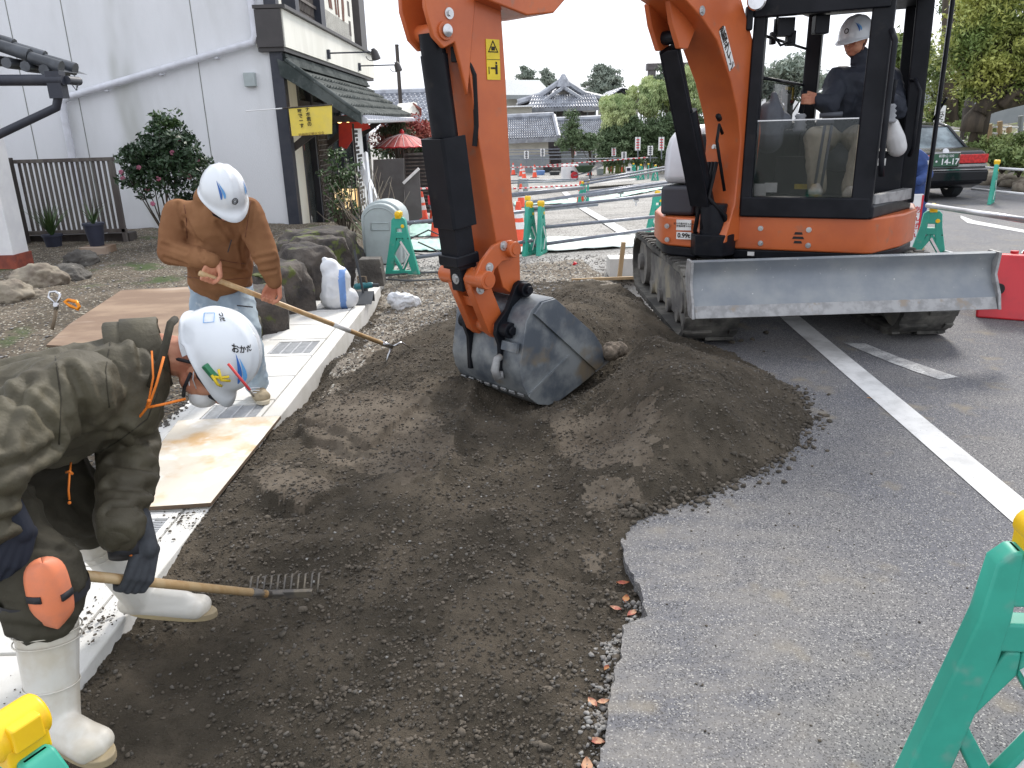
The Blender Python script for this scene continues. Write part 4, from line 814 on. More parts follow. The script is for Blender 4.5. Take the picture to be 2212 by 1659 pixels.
# upper structure
SK = [(-.19, .86), (.74, .86), (.8, .83), (.97, .45), (1.05, .1), (1.03, -.3), (.85, -.7), (.45, -.98), (0, -1.05), (0, .1), (-.19, .2)]
SL = [(-.45, .93), (-.68, .86), (-.76, .78), (-.93, .4), (-1.0, 0), (-.95, -.45), (-.6, -.9), (0, -1.04), (-.02, .1), (-.45, .2)]
sk = pr(SK, .655, .905, Lp, 'side_skirt', 'orange_m', ex, bevel=.018, seg=3); sk2 = pr(SL, .66, .885, Lp, 'side_skirt', 'orange_m', ex, bevel=.018, seg=3)
sc_ = lambda P, k: [(a * k, b * k) for a, b in P]
pr(sc_(SK, .985), .58, .66, Lp, 'lower_rim', 'black_m', ex, bevel=.02, seg=3); pr(sc_(SL, .985), .58, .665, Lp, 'lower_rim', 'black_m', ex, bevel=.02, seg=3)
pr([(-.5, .6), (.6, .6), (.6, -.8), (-.6, -.8)], .5, .6, Lp, 'turntable', 'black_m', ex)
for x, y in ((1565 + 341 - 341, 0),): pass
def bolt(par, p, n, r=.016, m='bolt_m'):
    b = MB(); n = V(n); b.cyl(V(p) - n * .002, V(p) + n * .004, r * 1.5, n=16); b.cyl(p, V(p) + n * .014, r * .8, n=6); return b.obj('bolt', m, par)
for x, y in ((755, 378), (1022, 386), (755, 460), (1018, 472)):
    q = upx((1560 + x / 2.212) / 1.1573, (400 + y / 2.212) / 1.1573, .862); bolt(sk, q, UF, .013)
for x, y in ((237, 365), (238, 440)):
    q = upx((1560 + x / 2.212) / 1.1573, (400 + y / 2.212) / 1.1573, .875); bolt(sk2, q, UF, .013)
q = upx((1560 + 963 / 2.212) / 1.1573, (400 + 430 / 2.212) / 1.1573, .8615); mb = MB()
for i, (dz, hw) in enumerate(((.032, .03), (.0, .042), (-.032, .03))):
    P = [(-hw, -.009), (hw, -.009), (hw * .8, .009), (-hw * .8, .009)]; mb.prism([(a, b + dz) for a, b in P], 0, .002, lambda u, v, w_: q + UR * u + V((0, 0, v)) + UF * w_)
mb.obj('vent', 'dark_m', sk)
def plate(nm, x, y, w_, h_, m, par, v=.865, off=0):
    q = upx(x, y, v + off); mb = MB(); mb.prism([(-w_ / 2, -h_ / 2), (w_ / 2, -h_ / 2), (w_ / 2, h_ / 2), (-w_ / 2, h_ / 2)], 0, .003, lambda a, b, c: q + UR * a + V((0, 0, b)) + UF * c); return mb.obj(nm, m, par), q
st, q = plate('capacity_sticker', 1477, 509, .115, .055, 'sticker_m', sk2, .935); text('lettering', '0.99t', .047, 'ink_m', st, q + UF * .004, UR, (0, 0, 1), bold=.0015)
st, q = plate('data_sticker', 1477, 486, .115, .08, 'sticker_m', sk2, .935); text('lettering', '最大作業半径 6.22m\n定格荷重 0.43t', .018, 'ink_m', st, q + UF * .004, UR, (0, 0, 1))
plate('lamp_plate', 1622, 548, .05, .03, 'sticker_m', sk, .872)
# left hood (silver over grey) with rounded front profile
HP = [(.80, 1.13), (.80, 1.28), (.76, 1.40), (.66, 1.49), (.5, 1.54), (.2, 1.56), (-.3, 1.56), (-.3, 1.13)]
hd = MB(); M0 = lambda u, v, q: L(q, u, v)
pr(HP, -.76, -.53, M0, 'engine_hood', 'silver_m', ex, bevel=.06, seg=4); pr([(.81, .89), (.81, 1.12), (-.3, 1.12), (-.3, .89)], -.77, -.5, M0, 'hood_lower', 'hoodgrey_m', ex, bevel=.035, seg=4)
pr([(.78, .89), (.76, 1.3), (.6, 1.5), (-.3, 1.52), (-.3, .89)], -.53, -.44, M0, 'hood_inner', 'black_m', ex, bevel=.03, seg=3)
pr([(-.6, -.3), (-.74, -.45), (-.5, -.85), (0, -1.0), (.5, -.95), (.85, -.62), (.85, -.58), (-.5, -.58), (-.5, -.3)], .88, 1.45, Lp, 'counterweight', 'hoodgrey_m', ex, bevel=.06, seg=3)
pr([(-.45, .55), (-.15, .55), (-.15, -.4), (-.45, -.4)], .6, 1.3, Lp, 'boom_well', 'dark_m', ex)
# swing post and hoses
mb = MB(); mb.prism([(-.48, .6), (-.16, .6), (-.16, .95), (-.22, 1.05), (-.42, 1.05), (-.48, .95)], .62, .78, Lp); mb.cyl(L(-.32, .93, .6), L(-.32, .93, 1.0), .1); mb.obj('swing_post', 'black_m', ex, bevel=.01)
mb = MB(); R = random.Random(5)
for i in range(5):
    u0 = -.46 + i * .055; mb.tube([L(u0, .55, .85 + .05 * (i % 3)), L(u0, .85, .75), L(u0 + .02, 1.0, .8 + .03 * i), AR(-.05 + .02 * i, 1.05, -.1 + .03 * i), AR(-.05, 1.3, -.1 + .03 * i)], .016, 8)
mb.obj('hydraulic_hose', 'hose_m', ex, smooth=True)
for k, (x, y) in enumerate(((1543, 318), (1548, 405), (1540, 415), (1553, 412))):
    bolt(ex, pin(x, y, AR(-.15, 1.2, .17), AD), AD, .014)
# boom
BM = [(-.25, .72), (-.36, 1.0), (-.42, 1.5), (-.25, 2.1), (.05, 2.52), (.45, 2.8), (1.0, 2.86), (1.8, 2.72), (2.45, 2.5), (2.5, 2.4), (2.42, 2.3), (2.2, 2.2), (1.7, 2.24), (1.2, 2.36), (.85, 2.4), (.58, 2.32), (.40, 2.23), (.21, 2.1), (.02, 1.85), (-.1, 1.62), (-.15, 1.45), (-.12, 1.0), (.0, .72)]
pb = lambda u, v, q: AR(u, v, q); bo = pr(BM, -.15, .15, pb, 'boom', 'orange_m', ex, bevel=.012, seg=2)
pr([(2.0, 2.14), (1.8, 2.165), (1.68, 2.26), (2.2, 2.3), (2.3, 2.2)], -.19, .19, pb, 'boom_nose', 'orange_m', bo, bevel=.01)
# cylinder bracket on boom, boom cylinder
pr([(.60, 2.33), (.56, 2.2), (.47, 2.05), (.38, 2.05), (.30, 2.18), (.4, 2.4)], -.17, -.13, pb, 'cylinder_bracket', 'orange_m', bo, bevel=.008)
pr([(.60, 2.33), (.56, 2.2), (.47, 2.05), (.38, 2.05), (.30, 2.18), (.4, 2.4)], .0, .04, pb, 'cylinder_bracket', 'orange_m', bo, bevel=.008)
cy = MB(); p0 = AR(.42, 2.13, -.05); p1 = AR(-.14, .78, -.05); dv = (p0 - p1).normalized(); cy.cyl(p1 + dv * .02, p1 + dv * .95, .06, n=20); cy.cyl(p1 + dv * .95, p0, .03)
cy.cyl(p0 - AL * .09, p0 + AL * .07, .045); cyo = cy.obj('boom_cylinder', 'black_m', bo, angle=40)
mb = MB(); _, yy, zz = frame(dv); fr_ = lambda u, v, q: p1 + dv * u + AL * v + (AL.cross(dv)) * q
sgn = 1 if AL.cross(dv).dot(AD) > 0 else -1
mb.prism([(.25, -.075), (1.38, -.07), (1.4, -.02), (1.4, .06), (.25, .075)], .065 * sgn, .08 * sgn, fr_); mb.prism([(.25, -.09), (1.4, -.085), (1.4, -.07), (.25, -.075)], -.05 * sgn, .08 * sgn, fr_)
mb.obj('cylinder_guard', 'black_m', cyo, bevel=.004)
mb = MB(); mb.tube([AR(.0, 1.5, .09), AR(.06, 1.56, .1), AR(.08, 1.45, .1), AR(-.02, 1.1, .12)], .012, 8); mb.tube([AR(.0, 1.6, .06), AR(.05, 1.62, .08)], .02, 8); mb.obj('hydraulic_hose', 'hose_m', bo, smooth=True)
bolt(bo, AR(.40, 2.27, .152), AL, .02)
# lettering on the boom side: movable crane sticker
q0 = pin(1571, 72, AR(0, 2, .152), AL); q1 = pin(1581, 148, AR(0, 2, .152), AL); q0 = pin(1559, 62, AR(0, 2, .152), AL); dn = (q1 - q0).normalized(); c = (q0 + q1) / 2; sd_ = dn.cross(AL).normalized(); hl = (q1 - q0).length / 2
mb = MB(); mb.prism([(-hl, -.036), (hl, -.036), (hl, .036), (-hl, .036)], 0, .003, lambda a, b, w_: c + dn * a + sd_ * b + AL * w_); st = mb.obj('crane_sticker', 'sticker_m', bo)
upv = AL.cross(dn); chars = '移動式クレーン'; 
for i, ch in enumerate(chars):
    t = -hl + (i + .5) * 2 * hl / len(chars); rt = dn if ch == 'ー' else None
    text('lettering', ch if ch != 'ー' else '｜', .062, 'ink_m', st, c + dn * t + AL * .004, upv if upv.dot(cR) > 0 else -upv, -dn, bold=.001)
# stick
ST = [(2.38, 2.45), (2.4, 2.25), (2.335, 1.82), (2.29, 1.5), (2.2, 1.0), (2.19, .83), (2.16, .72), (2.08, .66), (2.02, .67), (2.02, .9), (2.065, 1.2), (2.08, 1.5), (2.09, 1.85), (2.11, 2.2), (2.1, 2.5), (2.2, 2.6)]
so_ = pr(ST, -.11, .11, pb, 'stick', 'orange_m', ex, bevel=.008)
for a, b in ((.085, .115), (-.115, -.085)): pr([(2.38, 2.5), (2.6, 2.42), (2.6, 2.15), (2.56, 2.02), (2.5, 1.97), (2.43, 2.0), (2.4, 1.9), (2.36, 1.75), (2.25, 2.4)], a, b, pb, 'cylinder_bracket', 'orange_m', so_, bevel=.008)
bolt(so_, AR(2.46, 2.13, .117), AL, .018); 
MB().cyl(AR(2.49, 2.05, -.13), AR(2.49, 2.05, .128), .045).obj('pin', 'orange_m', so_, bevel=.004)
MB().lathe([(0, .03), (.02, .03), (.025, .012)], AR(2.49, 2.05, .12), AL).obj('pin_cap', 'chrome_m', so_, angle=40)
# bucket cylinder
c0 = AR(2.49, 2.05, 0); c1 = AR(2.35, .80, 0); dv = (c1 - c0).normalized(); cy = MB(); cy.cyl(c0 + dv * .0, c0 + dv * .62, .064, n=24); cy.cyl(c0 + dv * .1, c0 + dv * .64, .07, n=24); cb_ = cy.obj('bucket_cylinder', 'black_m', so_, angle=40)
n_ = AL.cross(dv).normalized(); n_ = n_ if n_.dot(AD) > 0 else -n_
mb = MB(); ga = lambda u, v, q: c0 + dv * u + AL * v + n_ * q
mb.prism([(-.098, -.02), (-.098, .085), (-.085, .098), (.085, .098), (.098, .085), (.098, -.06), (.09, -.06), (.088, .085), (-.088, .085), (-.09, -.02)], .5, .97, lambda a, b, c: ga(c, a, b)); mb.obj('rod_guard', 'black_m', cb_, bevel=.003)
MB().prism([(-.075, -.04), (-.075, .08), (.075, .08), (.075, -.04), (.07, -.04), (.07, .074), (-.07, .074), (-.07, -.04)], .9, 1.2, lambda a, b, c: ga(c, a, b)).obj('rod_guard', 'black_m', cb_, bevel=.003)
MB().cyl(c0 + dv * .6, c1, .03, n=16).obj('piston_rod', 'chrome_m', cb_, smooth=True)
mb = MB(); mb.bb((-.1, -.08, 0), (.1, .09, .05)); B_ = MB(Matrix((AL, n_, dv)).transposed().to_4x4()); 
def lb_(a, b):
    m = MB(); c = [(a[i] + b[i]) / 2 for i in range(3)]; Rm = Matrix((AL, n_, dv)).transposed(); m.box(c0 + Rm @ V(c), [abs(b[i] - a[i]) for i in range(3)], Rm); return m
m_ = lb_((-.085, -.06, 1.12), (.085, .1, 1.18)); m2 = lb_((-.05, -.05, 1.18), (.05, .06, 1.33)); m_.v += m2.v; m_.f += [tuple(i + 8 for i in f) for f in m2.f]; m_.obj('rod_clevis', 'black_m', cb_, bevel=.008)
bolt(cb_, c1 + n_ * .06 + AL * .0, n_, .02)
# grease line on the cylinder
mb = MB(); mb.tube([AR(2.38, 1.97, .07), AR(2.33, 1.9, .1), AR(2.31, 1.85, .11), AR(2.3, 1.6, .1), AR(2.31, 1.5, .09)], .014, 8); mb.box(AR(2.37, 1.95, .06), (.07, .07, .07)); mb.obj('hydraulic_hose', 'hose_m', cb_, smooth=False)
# idler links and bucket link
def linkp(P, a, b, nm, m, **k): return pr(P, a, b, pb, nm, m, ex, bevel=.006, **k)
for a, b in ((.135, .16), (-.16, -.135)):
    P = [(2.12, .99), (2.09, .95), (2.1, .9), (2.14, .88), (2.2, .88), (2.26, .84), (2.28, .76), (2.33, .73), (2.38, .76), (2.4, .82), (2.35, .9), (2.26, .975), (2.2, .99)]
    linkp(P, a, b, 'idler_link', 'orange_m')
MB().cyl(AR(2.135, .94, -.17), AR(2.135, .94, .2), .045, n=20).obj('pin_boss', 'orange_m', ex, bevel=.005)
bs_ = MB(); bs_.cyl(AR(2.35, .80, -.175), AR(2.35, .80, -.06), .055, n=20); bs_.cyl(AR(2.35, .80, .06), AR(2.35, .80, .21), .052, n=20); bs_.obj('pin_boss', 'orange_m', ex, bevel=.005)
MB().cyl(AR(2.35, .80, .2), AR(2.35, .80, .214), .03, n=16).obj('pin_cap', 'orange_m', ex); MB().cyl(AR(2.135, .94, .19), AR(2.135, .94, .206), .026, n=16).obj('pin_cap', 'orange_m', ex)
bolt(ex, AR(2.19, .965, .162), AL, .018); bolt(ex, AR(2.3, .86, .162), AL, .018); bolt(ex, AR(2.36, .745, .15), AL, .018)
for a, b in ((.045, .105), (-.105, -.045)): linkp([(2.4, .80), (2.385, .74), (2.27, .47), (2.22, .43), (2.16, .45), (2.15, .52), (2.27, .8), (2.3, .85), (2.36, .86)], a, b, 'bucket_link', 'orange_m')
linkp([(2.33, .68), (2.31, .62), (2.25, .63), (2.27, .69)], -.05, .05, 'bucket_link', 'orange_m')
bs_ = MB(); bs_.cyl(AR(2.2, .49, -.115), AR(2.2, .49, .115), .045, n=20); bs_.obj('pin_boss', 'orange_m', ex, bevel=.004)
# bucket: shell profile swept across, side plates, ears, lip, teeth
bk = MB(); prof = [(1.66, .60), (1.8, .648), (1.95, .655), (2.06, .65), (2.13, .61), (2.17, .55), (2.19, .45), (2.21, .36), (2.225, .28), (2.21, .19), (2.16, .1), (2.09, .04), (2.0, .012), (1.9, .02), (1.75, .065), (1.6, .115), (1.45, .165)]
prof = prof[2:]; inner = []
for i, (a, b) in enumerate(prof):
    a0 = prof[max(i - 1, 0)]; a1 = prof[min(i + 1, len(prof) - 1)]; t = V((a1[0] - a0[0], a1[1] - a0[1])).normalized(); inner.append((a - (-t.y) * -.014 * -1, b - t.x * .014 * -1) if False else (a + t.y * .014, b - t.x * .014))
bk.prism(prof + inner[::-1], -.3, .3, pb); bko = bk.obj('bucket', 'bucket_m', ex, angle=45)
sp = [(1.95, .655), (2.06, .65), (2.13, .61), (2.17, .55), (2.19, .45), (2.21, .36), (2.225, .28), (2.21, .19), (2.16, .1), (2.09, .04), (2.0, .012), (1.9, .02), (1.75, .065), (1.6, .115), (1.55, .2), (1.58, .32), (1.66, .40)]
for a, b in ((.296, .31), (-.31, -.296)): MB().prism(sp, a, b, pb).obj('side_plate', 'bucket_m', bko, bevel=.003)
for a, b in ((.31, .326), (-.326, -.31)):
    MB().prism([(1.95, .65), (2.05, .645), (2.12, .59), (1.6, .14), (1.52, .17), (1.55, .29), (1.62, .38)], a, b, pb).obj('side_cutter', 'bucket_m', bko, bevel=.003)
    MB().prism([(2.165, .11), (2.16, .13), (1.83, .29), (1.825, .28)], a, a + .008 if a > 0 else b, pb).obj('wear_strip', 'bucket_m', bko)
mb = MB(); mb.prism([(1.58, .12), (1.42, .17), (1.43, .19), (1.58, .145)], -.305, .305, pb); mb.obj('lip', 'worn_m', bko)
for k in range(4):
    w0 = -.28 + k * .17; MB().prism([(1.5, .13), (1.36, .2), (1.36, .215), (1.42, .23), (1.52, .2)], w0, w0 + .06, pb).obj('tooth', 'mud_m', bko, bevel=.012)
cl_ = MB(); p = AR(1.47, .235, .33); cl_.ball(p, (.06, .05, .06)); cl_.ball(p + AD * -.06, (.07, .05, .05)); cl_.ball(p + AL * .02 + AD * .03, (.04, .04, .045)); cl_.blob('mud_lump', 'mud_m', bko, .008, 2, .012, 25)
for s_ in (1, -1):
    w0, w1 = (.125, .155) if s_ > 0 else (-.155, -.125)
    MB().prism([(2.0, .63), (1.98, .70), (2.01, .74), (2.06, .75), (2.1, .72), (2.17, .6), (2.25, .53), (2.262, .47), (2.235, .4), (2.235, .3), (2.235, .2), (2.2, .2), (2.18, .45), (2.1, .6)], w0, w1, pb).obj('ear', 'black_m', bko, bevel=.004)
    mb = MB(); mb.cyl(AR(2.05, .70, s_ * .11), AR(2.05, .70, s_ * .2), .042, n=20); mb.cyl(AR(2.05, .70, s_ * .2), AR(2.05, .70, s_ * .225), .024); mb.obj('ear_boss', 'black_m', bko, bevel=.005)
    mb = MB(); mb.cyl(AR(2.2, .49, s_ * .11), AR(2.2, .49, s_ * .215), .046, n=20); mb.cyl(AR(2.2, .49, s_ * .215), AR(2.2, .49, s_ * .235), .026); mb.obj('ear_boss', 'black_m', bko, bevel=.005)
mb = MB(); hk = AR(2.245, .27, .17); vv = V((0, 0, 1)); mb.tube([hk + vv * .07, hk + vv * .06 + AD * .03, hk + AD * .05, hk - vv * .05 + AD * .035, hk - vv * .055, hk - vv * .02 - AD * .0], [.02, .022, .024, .022, .016, .01], 10); mb.obj('lifting_hook', 'worn_m', bko, bevel=0, smooth=True)
for k in range(8): w0 = -.29 + k * .075; MB().prism([(2.18, .115), (2.172, .1), (2.165, .105), (2.172, .12)], w0, w0 + .045, lambda u, v, q: AR(u + .006, v, q)).obj('weld_bead', 'worn_m', bko)
MB().prism([(2.225, .43), (2.205, .43), (2.215, .38), (2.235, .38)], .16, .29, pb).obj('wear_pad', 'bucket_m', bko)
tp = AR(2.05, .02, 0)
# warning sticker on stick side
c = (pin(1051, 93, AR(0, 0, .112), AL) + pin(1079, 166, AR(0, 0, .112), AL)) / 2; dn = V((0, 0, 1)); sx_ = -AD
c = pin(1065, 129, AR(0, 0, .1115), AL); mb = MB(); mb.prism([(-.046, -.098), (.046, -.098), (.046, .098), (-.046, .098)], 0, .0025, lambda a, b, w_: c + sx_ * a + dn * b + AL * w_); st = mb.obj('warning_sticker', 'yel_m', so_)
mb = MB(); T = lambda P, o: mb.prism(P, .003, .0045, lambda a, b, w_: c + sx_ * a + dn * (b + o) + AL * w_)
T([(-.034, 0), (.034, 0), (.034, .005), (-.034, .005)], .035); T([(-.034, .002), (-.03, .0), (.003, .055), (-.001, .058)], .035); T([(.034, .002), (.03, 0), (-.003, .055), (.001, .058)], .035); T([(-.012, 0), (.012, 0), (.012, .018), (-.012, .018)], .045)
T([(-.044, 0), (.044, 0), (.044, .002), (-.044, .002)], 0); T([(.012, 0), (.026, 0), (.026, .045), (.012, .045)], -.07); T([(-.02, 0), (.012, 0), (.012, .008), (-.02, .008)], -.045); T([(-.035, 0), (-.03, 0), (-.03, .035), (-.035, .035)], -.07); T([(.014, 0), (.024, 0), (.024, .012), (.014, .012)], -.022)
mb.obj('pictogram', 'ink_m', st)
# ---- cab
A_, B_, C_, D_, E_ = (-.14, .88), (.75, .88), (.98, .12), (.95, -.52), (-.05, -.55)
cab = pr([(-.14, .88), (.77, .88), (1.0, .12), (.97, -.52), (-.05, -.55)], .9, 1.0, Lp, 'cab', 'black_m', ex, bevel=.02, seg=3)
def post(P, w0, w1, z0, z1, nm='pillar', lean=(0, 0)):
    mb = MB(); u, v = P; q = []
    for z, du, dv_ in ((z0, 0, 0), (z1, lean[0], lean[1])): q += [L(u + du, v + dv_, z), L(u + w0 + du, v + dv_, z), L(u + w0 + du, v - w1 + dv_, z), L(u + du, v - w1 + dv_, z)]
    mb.add(q, [(0, 1, 2, 3), (4, 7, 6, 5), (0, 4, 5, 1), (1, 5, 6, 2), (2, 6, 7, 3), (3, 7, 4, 0)]); return mb.obj(nm, 'black_m', cab, bevel=.014, seg=3)
post((-.145, .885), .085, .1, .95, 2.5, lean=(.02, -.03)); post((.62, .885), .14, .12, .95, 2.5, lean=(.01, -.03)); post((.06, -.42), .12, .12, .95, 2.5, lean=(.02, .02)); post((.9, .14), .12, .16, .95, 2.5, lean=(-.03, 0)); post((.82, -.4), .14, .12, .95, 2.5, lean=(-.03, 0))
pr([(-.13, .87), (.77, .87), (.98, .12), (.95, -.52), (.03, -.55)], 2.38, 2.56, Lp, 'cab_roof', 'black_m', cab, bevel=.05, seg=4)
pr([(-.13, .88), (.74, .88), (.74, .8), (-.13, .8)], 2.26, 2.45, Lp, 'header', 'black_m', cab, bevel=.01)
pr([(-.14, .888), (.75, .888), (.75, .8), (-.14, .8)], .9, 1.05, Lp, 'front_sill', 'black_m', cab, bevel=.015)
pr([(-.05, -.45), (.9, -.45), (.9, -.5), (-.05, -.5)], .95, 1.55, Lp, 'rear_panel', 'black_m', cab); pr([(-.14, .8), (-.1, .8), (.09, -.45), (.05, -.45)], .95, 1.5, Lp, 'side_panel', 'black_m', cab)
pr([(.72, .8), (.78, .8), (1.0, .14), (.93, .14)], .98, 1.06, Lp, 'door_step', 'worn_m', cab, bevel=.005); pr([(.7, .3), (.92, .2), (.93, -.4), (.7, -.4)], 1.0, 1.34, Lp, 'side_console', 'black_m', cab, bevel=.02)
pr([(-.05, .886), (.62, .886), (.62, .882), (-.05, .882)], 1.05, 1.575, Lp, 'window_pane', 'glass_m', cab); pr([(-.05, .888), (.62, .888), (.62, .88), (-.05, .88)], 1.575, 1.583, Lp, 'pane_edge', 'chrome_m', cab)
for z_, t in ((1.85, .012), (2.13, .011)): 
    mb = MB(); mb.tube([L(-.09, .8, z_ + .03), L(.08, -.38, z_)], t, 8); mb.tube([L(-.088, .7, z_ + .03), L(-.088, .62, z_ + .03)], t * 1.7, 8); mb.obj('guard_bar', 'black_m', cab, smooth=True)
MB().box(L(.3, .7, 2.2), (.1, .08, .12)).obj('wiper_motor', 'black_m', cab, bevel=.008); MB().box(L(-.08, .3, 2.17), (.04, .06, .09)).obj('bar_clamp', 'black_m', cab, bevel=.008); mb = MB(); mb.box(L(.06, .72, 2.2), (.12, .1, .12)); mb.box(L(.1, .66, 2.13), (.06, .06, .1)); mb.tube([L(.02, .75, 2.3), L(.0, .76, 2.15), L(.05, .76, 2.08), L(.12, .76, 2.1), L(.14, .76, 2.16)], .01, 8); mb.obj('wiper_motor', 'black_m', cab, bevel=.008)
mb = MB(); mb.tube([L(.95, .22, 1.3), L(.97, .27, 1.36), L(.97, .27, 1.75), L(.93, .2, 1.83), L(.9, .16, 1.83)], .014, 8); mb.obj('grab_handle', 'black_m', cab, smooth=True)
mb = MB(); mb.tube([L(.80, .93, 1.2), L(.79, .95, 1.3), L(.79, .95, 2.05), L(.76, .9, 2.12)], .02, 8); mb.obj('grab_handle', 'black_m', cab, smooth=True)
dr = MB(); dr.prism([(1.09, .12), (1.12, .12), (1.125, -.6), (1.095, -.6)], .95, 2.42, Lp); dr.obj('open_door', 'black_m', cab, bevel=.015)
mb = MB(); mb.lathe([(0, .05), (.05, .065), (.06, .055)], upx(1637, 3, .95), UF); mb.obj('work_lamp', 'chrome_m', cab, angle=40); mb = MB(); mb.box(upx(1618, 40, .9), (.05, .06, .16)); mb.obj('mirror', 'black_m', cab, bevel=.015)
q = upx(2031, 216, .3); mb = MB(); mb.tube([L(1.08, .05, 1.55), L(1.15, .1, 1.7)], .01, 6); mb.obj('latch', 'black_m', cab)
# interior
seat = MB(); seat.chain((L(.45, .1, 1.28), .12), (L(.45, -.25, 1.26), .12)); seat.chain((L(.33, .1, 1.27), .1), (L(.57, .1, 1.27), .1)); seat.chain((L(.35, -.28, 1.3), .1), (L(.38, -.36, 1.9), .09)); seat.chain((L(.55, -.28, 1.3), .1), (L(.52, -.36, 1.9), .09))
seat.blob('seat', 'greyseat_m', cab, .015, 6)
mb = MB(); mb.chain((upx(1660, 300, .55), .11), (upx(1664, 248, .55), .1)); mb.chain((upx(1650, 260, .5), .08), (upx(1690, 262, .5), .07)); mb.chain((upx(1672, 205, .55), .025), (upx(1674, 228, .55), .045)); mb.blob('monitor_cowl', 'greyseat_m', cab, .01, 4)
for x, y in ((1728, 258), (1921, 238)):
    p = upx(x, y + 8, .42); mb = MB()
    mb.lathe([(i * .016, .045 - .002 * i + (.012 if i % 2 else 0)) for i in range(9)], p - V((0, 0, .06)), (0, 0, 1), 16); mb.obj('bellows', 'bellow_m', cab, smooth=True); q = p + V((0, 0, .07)); MB().tube([q, q + V((.01, 0, .1)), q + V((.01, 0, .16))], [.02, .016, .026], 10).obj('joystick', 'black_m', cab, smooth=True)
mb = MB(); p = upx(1925, 300, .35); mb.chain((p + V((0, 0, .1)), .045), (p + V((.03, 0, -.0)), .07), (p + V((.05, 0, -.06)), .07)); mb.blob('arm_rest', 'seatshell_m', cab, .01, 4)
mb = MB(); mb.tube([upx(1770, 250, .45), upx(1820, 246, .42)], .018, 8); mb.tube([upx(1765, 265, .5), upx(1800, 262, .45)], .022, 8)
for x0, x1 in ((1782, 1758), (1797, 1772)): mb.tube([upx(x0, 270, .6), upx(x1, 415, .6)], .011, 8)
mb.obj('travel_lever', 'greyseat_m', cab, smooth=True)
for x, y, w_, h_, m, v in ((1700, 371, .14, .08, 'sticker_m', .1), (1640, 410, .1, .09, 'sticker_m', .72), (1665, 405, .09, .07, 'sticker_m', .74), (1811, 361, .12, .08, 'sticker_m', .1), (1806, 388, .13, .08, 'yel_m', .1), (1702, 355, .14, .02, 'yel_m', .11), (1811, 345, .12, .02, 'yel_m', .11), (1730, 403, .1, .04, 'yel_m', .2)): plate('label_plate', x, y, w_, h_, m, cab, v)
pr([(-.05, .2), (.9, .12), (.9, .08), (-.05, .15)], 1.0, 1.3, Lp, 'seat_base', 'black_m', cab); plate('label_plate', 1897, 350, .1, .05, 'sticker_m', cab, .5)
# papers on the rear side glass
for dv_, z_, w_, h_, m in ((-.1, 1.68, .16, .2, 'sticker_m'), (.02, 1.76, .1, .1, 'sticker_m'), (-.24, 1.78, .05, .1, 'yel_m'), (-.1, 1.82, .14, .025, 'yel_m'), (-.22, 1.72, .12, .02, 'redtag_m'), (-.2, 1.62, .12, .14, 'sticker_m'), (.0, 1.66, .12, .02, 'yel_m')):
    mb = MB(); mb.prism([(-w_ / 2, -h_ / 2), (w_ / 2, -h_ / 2), (w_ / 2, h_ / 2), (-w_ / 2, h_ / 2)], 0, .003, lambda a, b, c: L(-.01 - (dv_ + a) * .15 + c, dv_ + a, z_ + b)); mb.obj('notice', m, cab)
pr([(-.135, .75), (-.128, .75), (.062, -.38), (.055, -.38)], 1.5, 1.86, Lp, 'side_glass', 'glass_m', cab)
q = pin(2140, 360, (0, 0, 0), (0, 1, 0)) if 0 else None
# ================================================================ people
mat('skin_m', S(196, 140, 112), .55, c2=S(176, 112, 88), s=14, lo=.35, hi=.65, bump=.0006, bs=120, spec=.4); mat('sweat_m', (.25, .125, .062), .95, c2=(.21, .1, .05), s=5, bump=.006, bs=8, bd=9, spec=.1)
mat('jean_m', (.36, .44, .5), .9, c2=(.26, .33, .4), s=6, lo=.4, hi=.6, c3=(.46, .52, .56), s3=11, lo3=.58, hi3=.72, bump=.001, bs=300, spec=.2); mat('khaki_m', (.085, .075, .048), .66, c2=(.06, .052, .034), s=5, bump=.012, bs=9, bd=9, spec=.35)
mat('khakidark_m', (.045, .04, .027), .75, c2=(.034, .03, .021), s=6, bump=.01, bs=9, bd=9, spec=.25); mat('boot_m', (.62, .6, .55), .45, c2=(.52, .47, .38), s=5, lo=.4, hi=.65, c3=(.4, .33, .22), s3=4, lo3=.6, hi3=.8); mat('bootsole_m', (.4, .32, .18), .7, c2=(.3, .24, .15), s=8)
mat('helmet_m', (.66, .69, .72), .25, c2=(.6, .63, .66), s=4, c3=(.6, .6, .6), s3=30, lo3=.7, hi3=.75, coat=.3); mat('logo_m', (.03, .13, .42), .4); mat('logol_m', (.12, .35, .68), .4); mat('cord_m', (.85, .22, .02), .6); mat('strap_m', (.02, .02, .025), .7)
mat('glove_m', (.045, .05, .058), .8, c2=(.035, .038, .045), s=30, bump=.001, bs=200); mat('glovenavy_m', (.012, .016, .03), .8); mat('pad_m', (.75, .22, .1), .6, c2=(.6, .2, .11), s=9); mat('navy_m', (.018, .023, .035), .75, c2=(.025, .03, .045), s=7, bump=.001, bs=100)
mat('beige_m', (.45, .4, .3), .85, c2=(.36, .32, .24), s=8); mat('shoe_m', (.36, .29, .19), .85, c2=(.27, .22, .14), s=20, bump=.001, bs=200); mat('wood_m', (.52, .37, .2), .45, c2=(.44, .27, .12), s=5, st=(4, 4, .6), spec=.5); mat('teeth_m', (.12, .11, .1), .5, .6, c2=(.2, .17, .13), s=20)
mat('blueover_m', (.025, .06, .2), .8); mat('hair_m', (.02, .017, .015), .8); mat('greenp_m', (.03, .2, .09), .5)
def CZ(x, y, d): return cC + ray(x, y) * d         # point at camera depth d
def basis(front, up):
    z = V(up).normalized(); x = V(front); x = (x - z * x.dot(z)).normalized(); return Matrix((x, z.cross(x), z)).transposed()
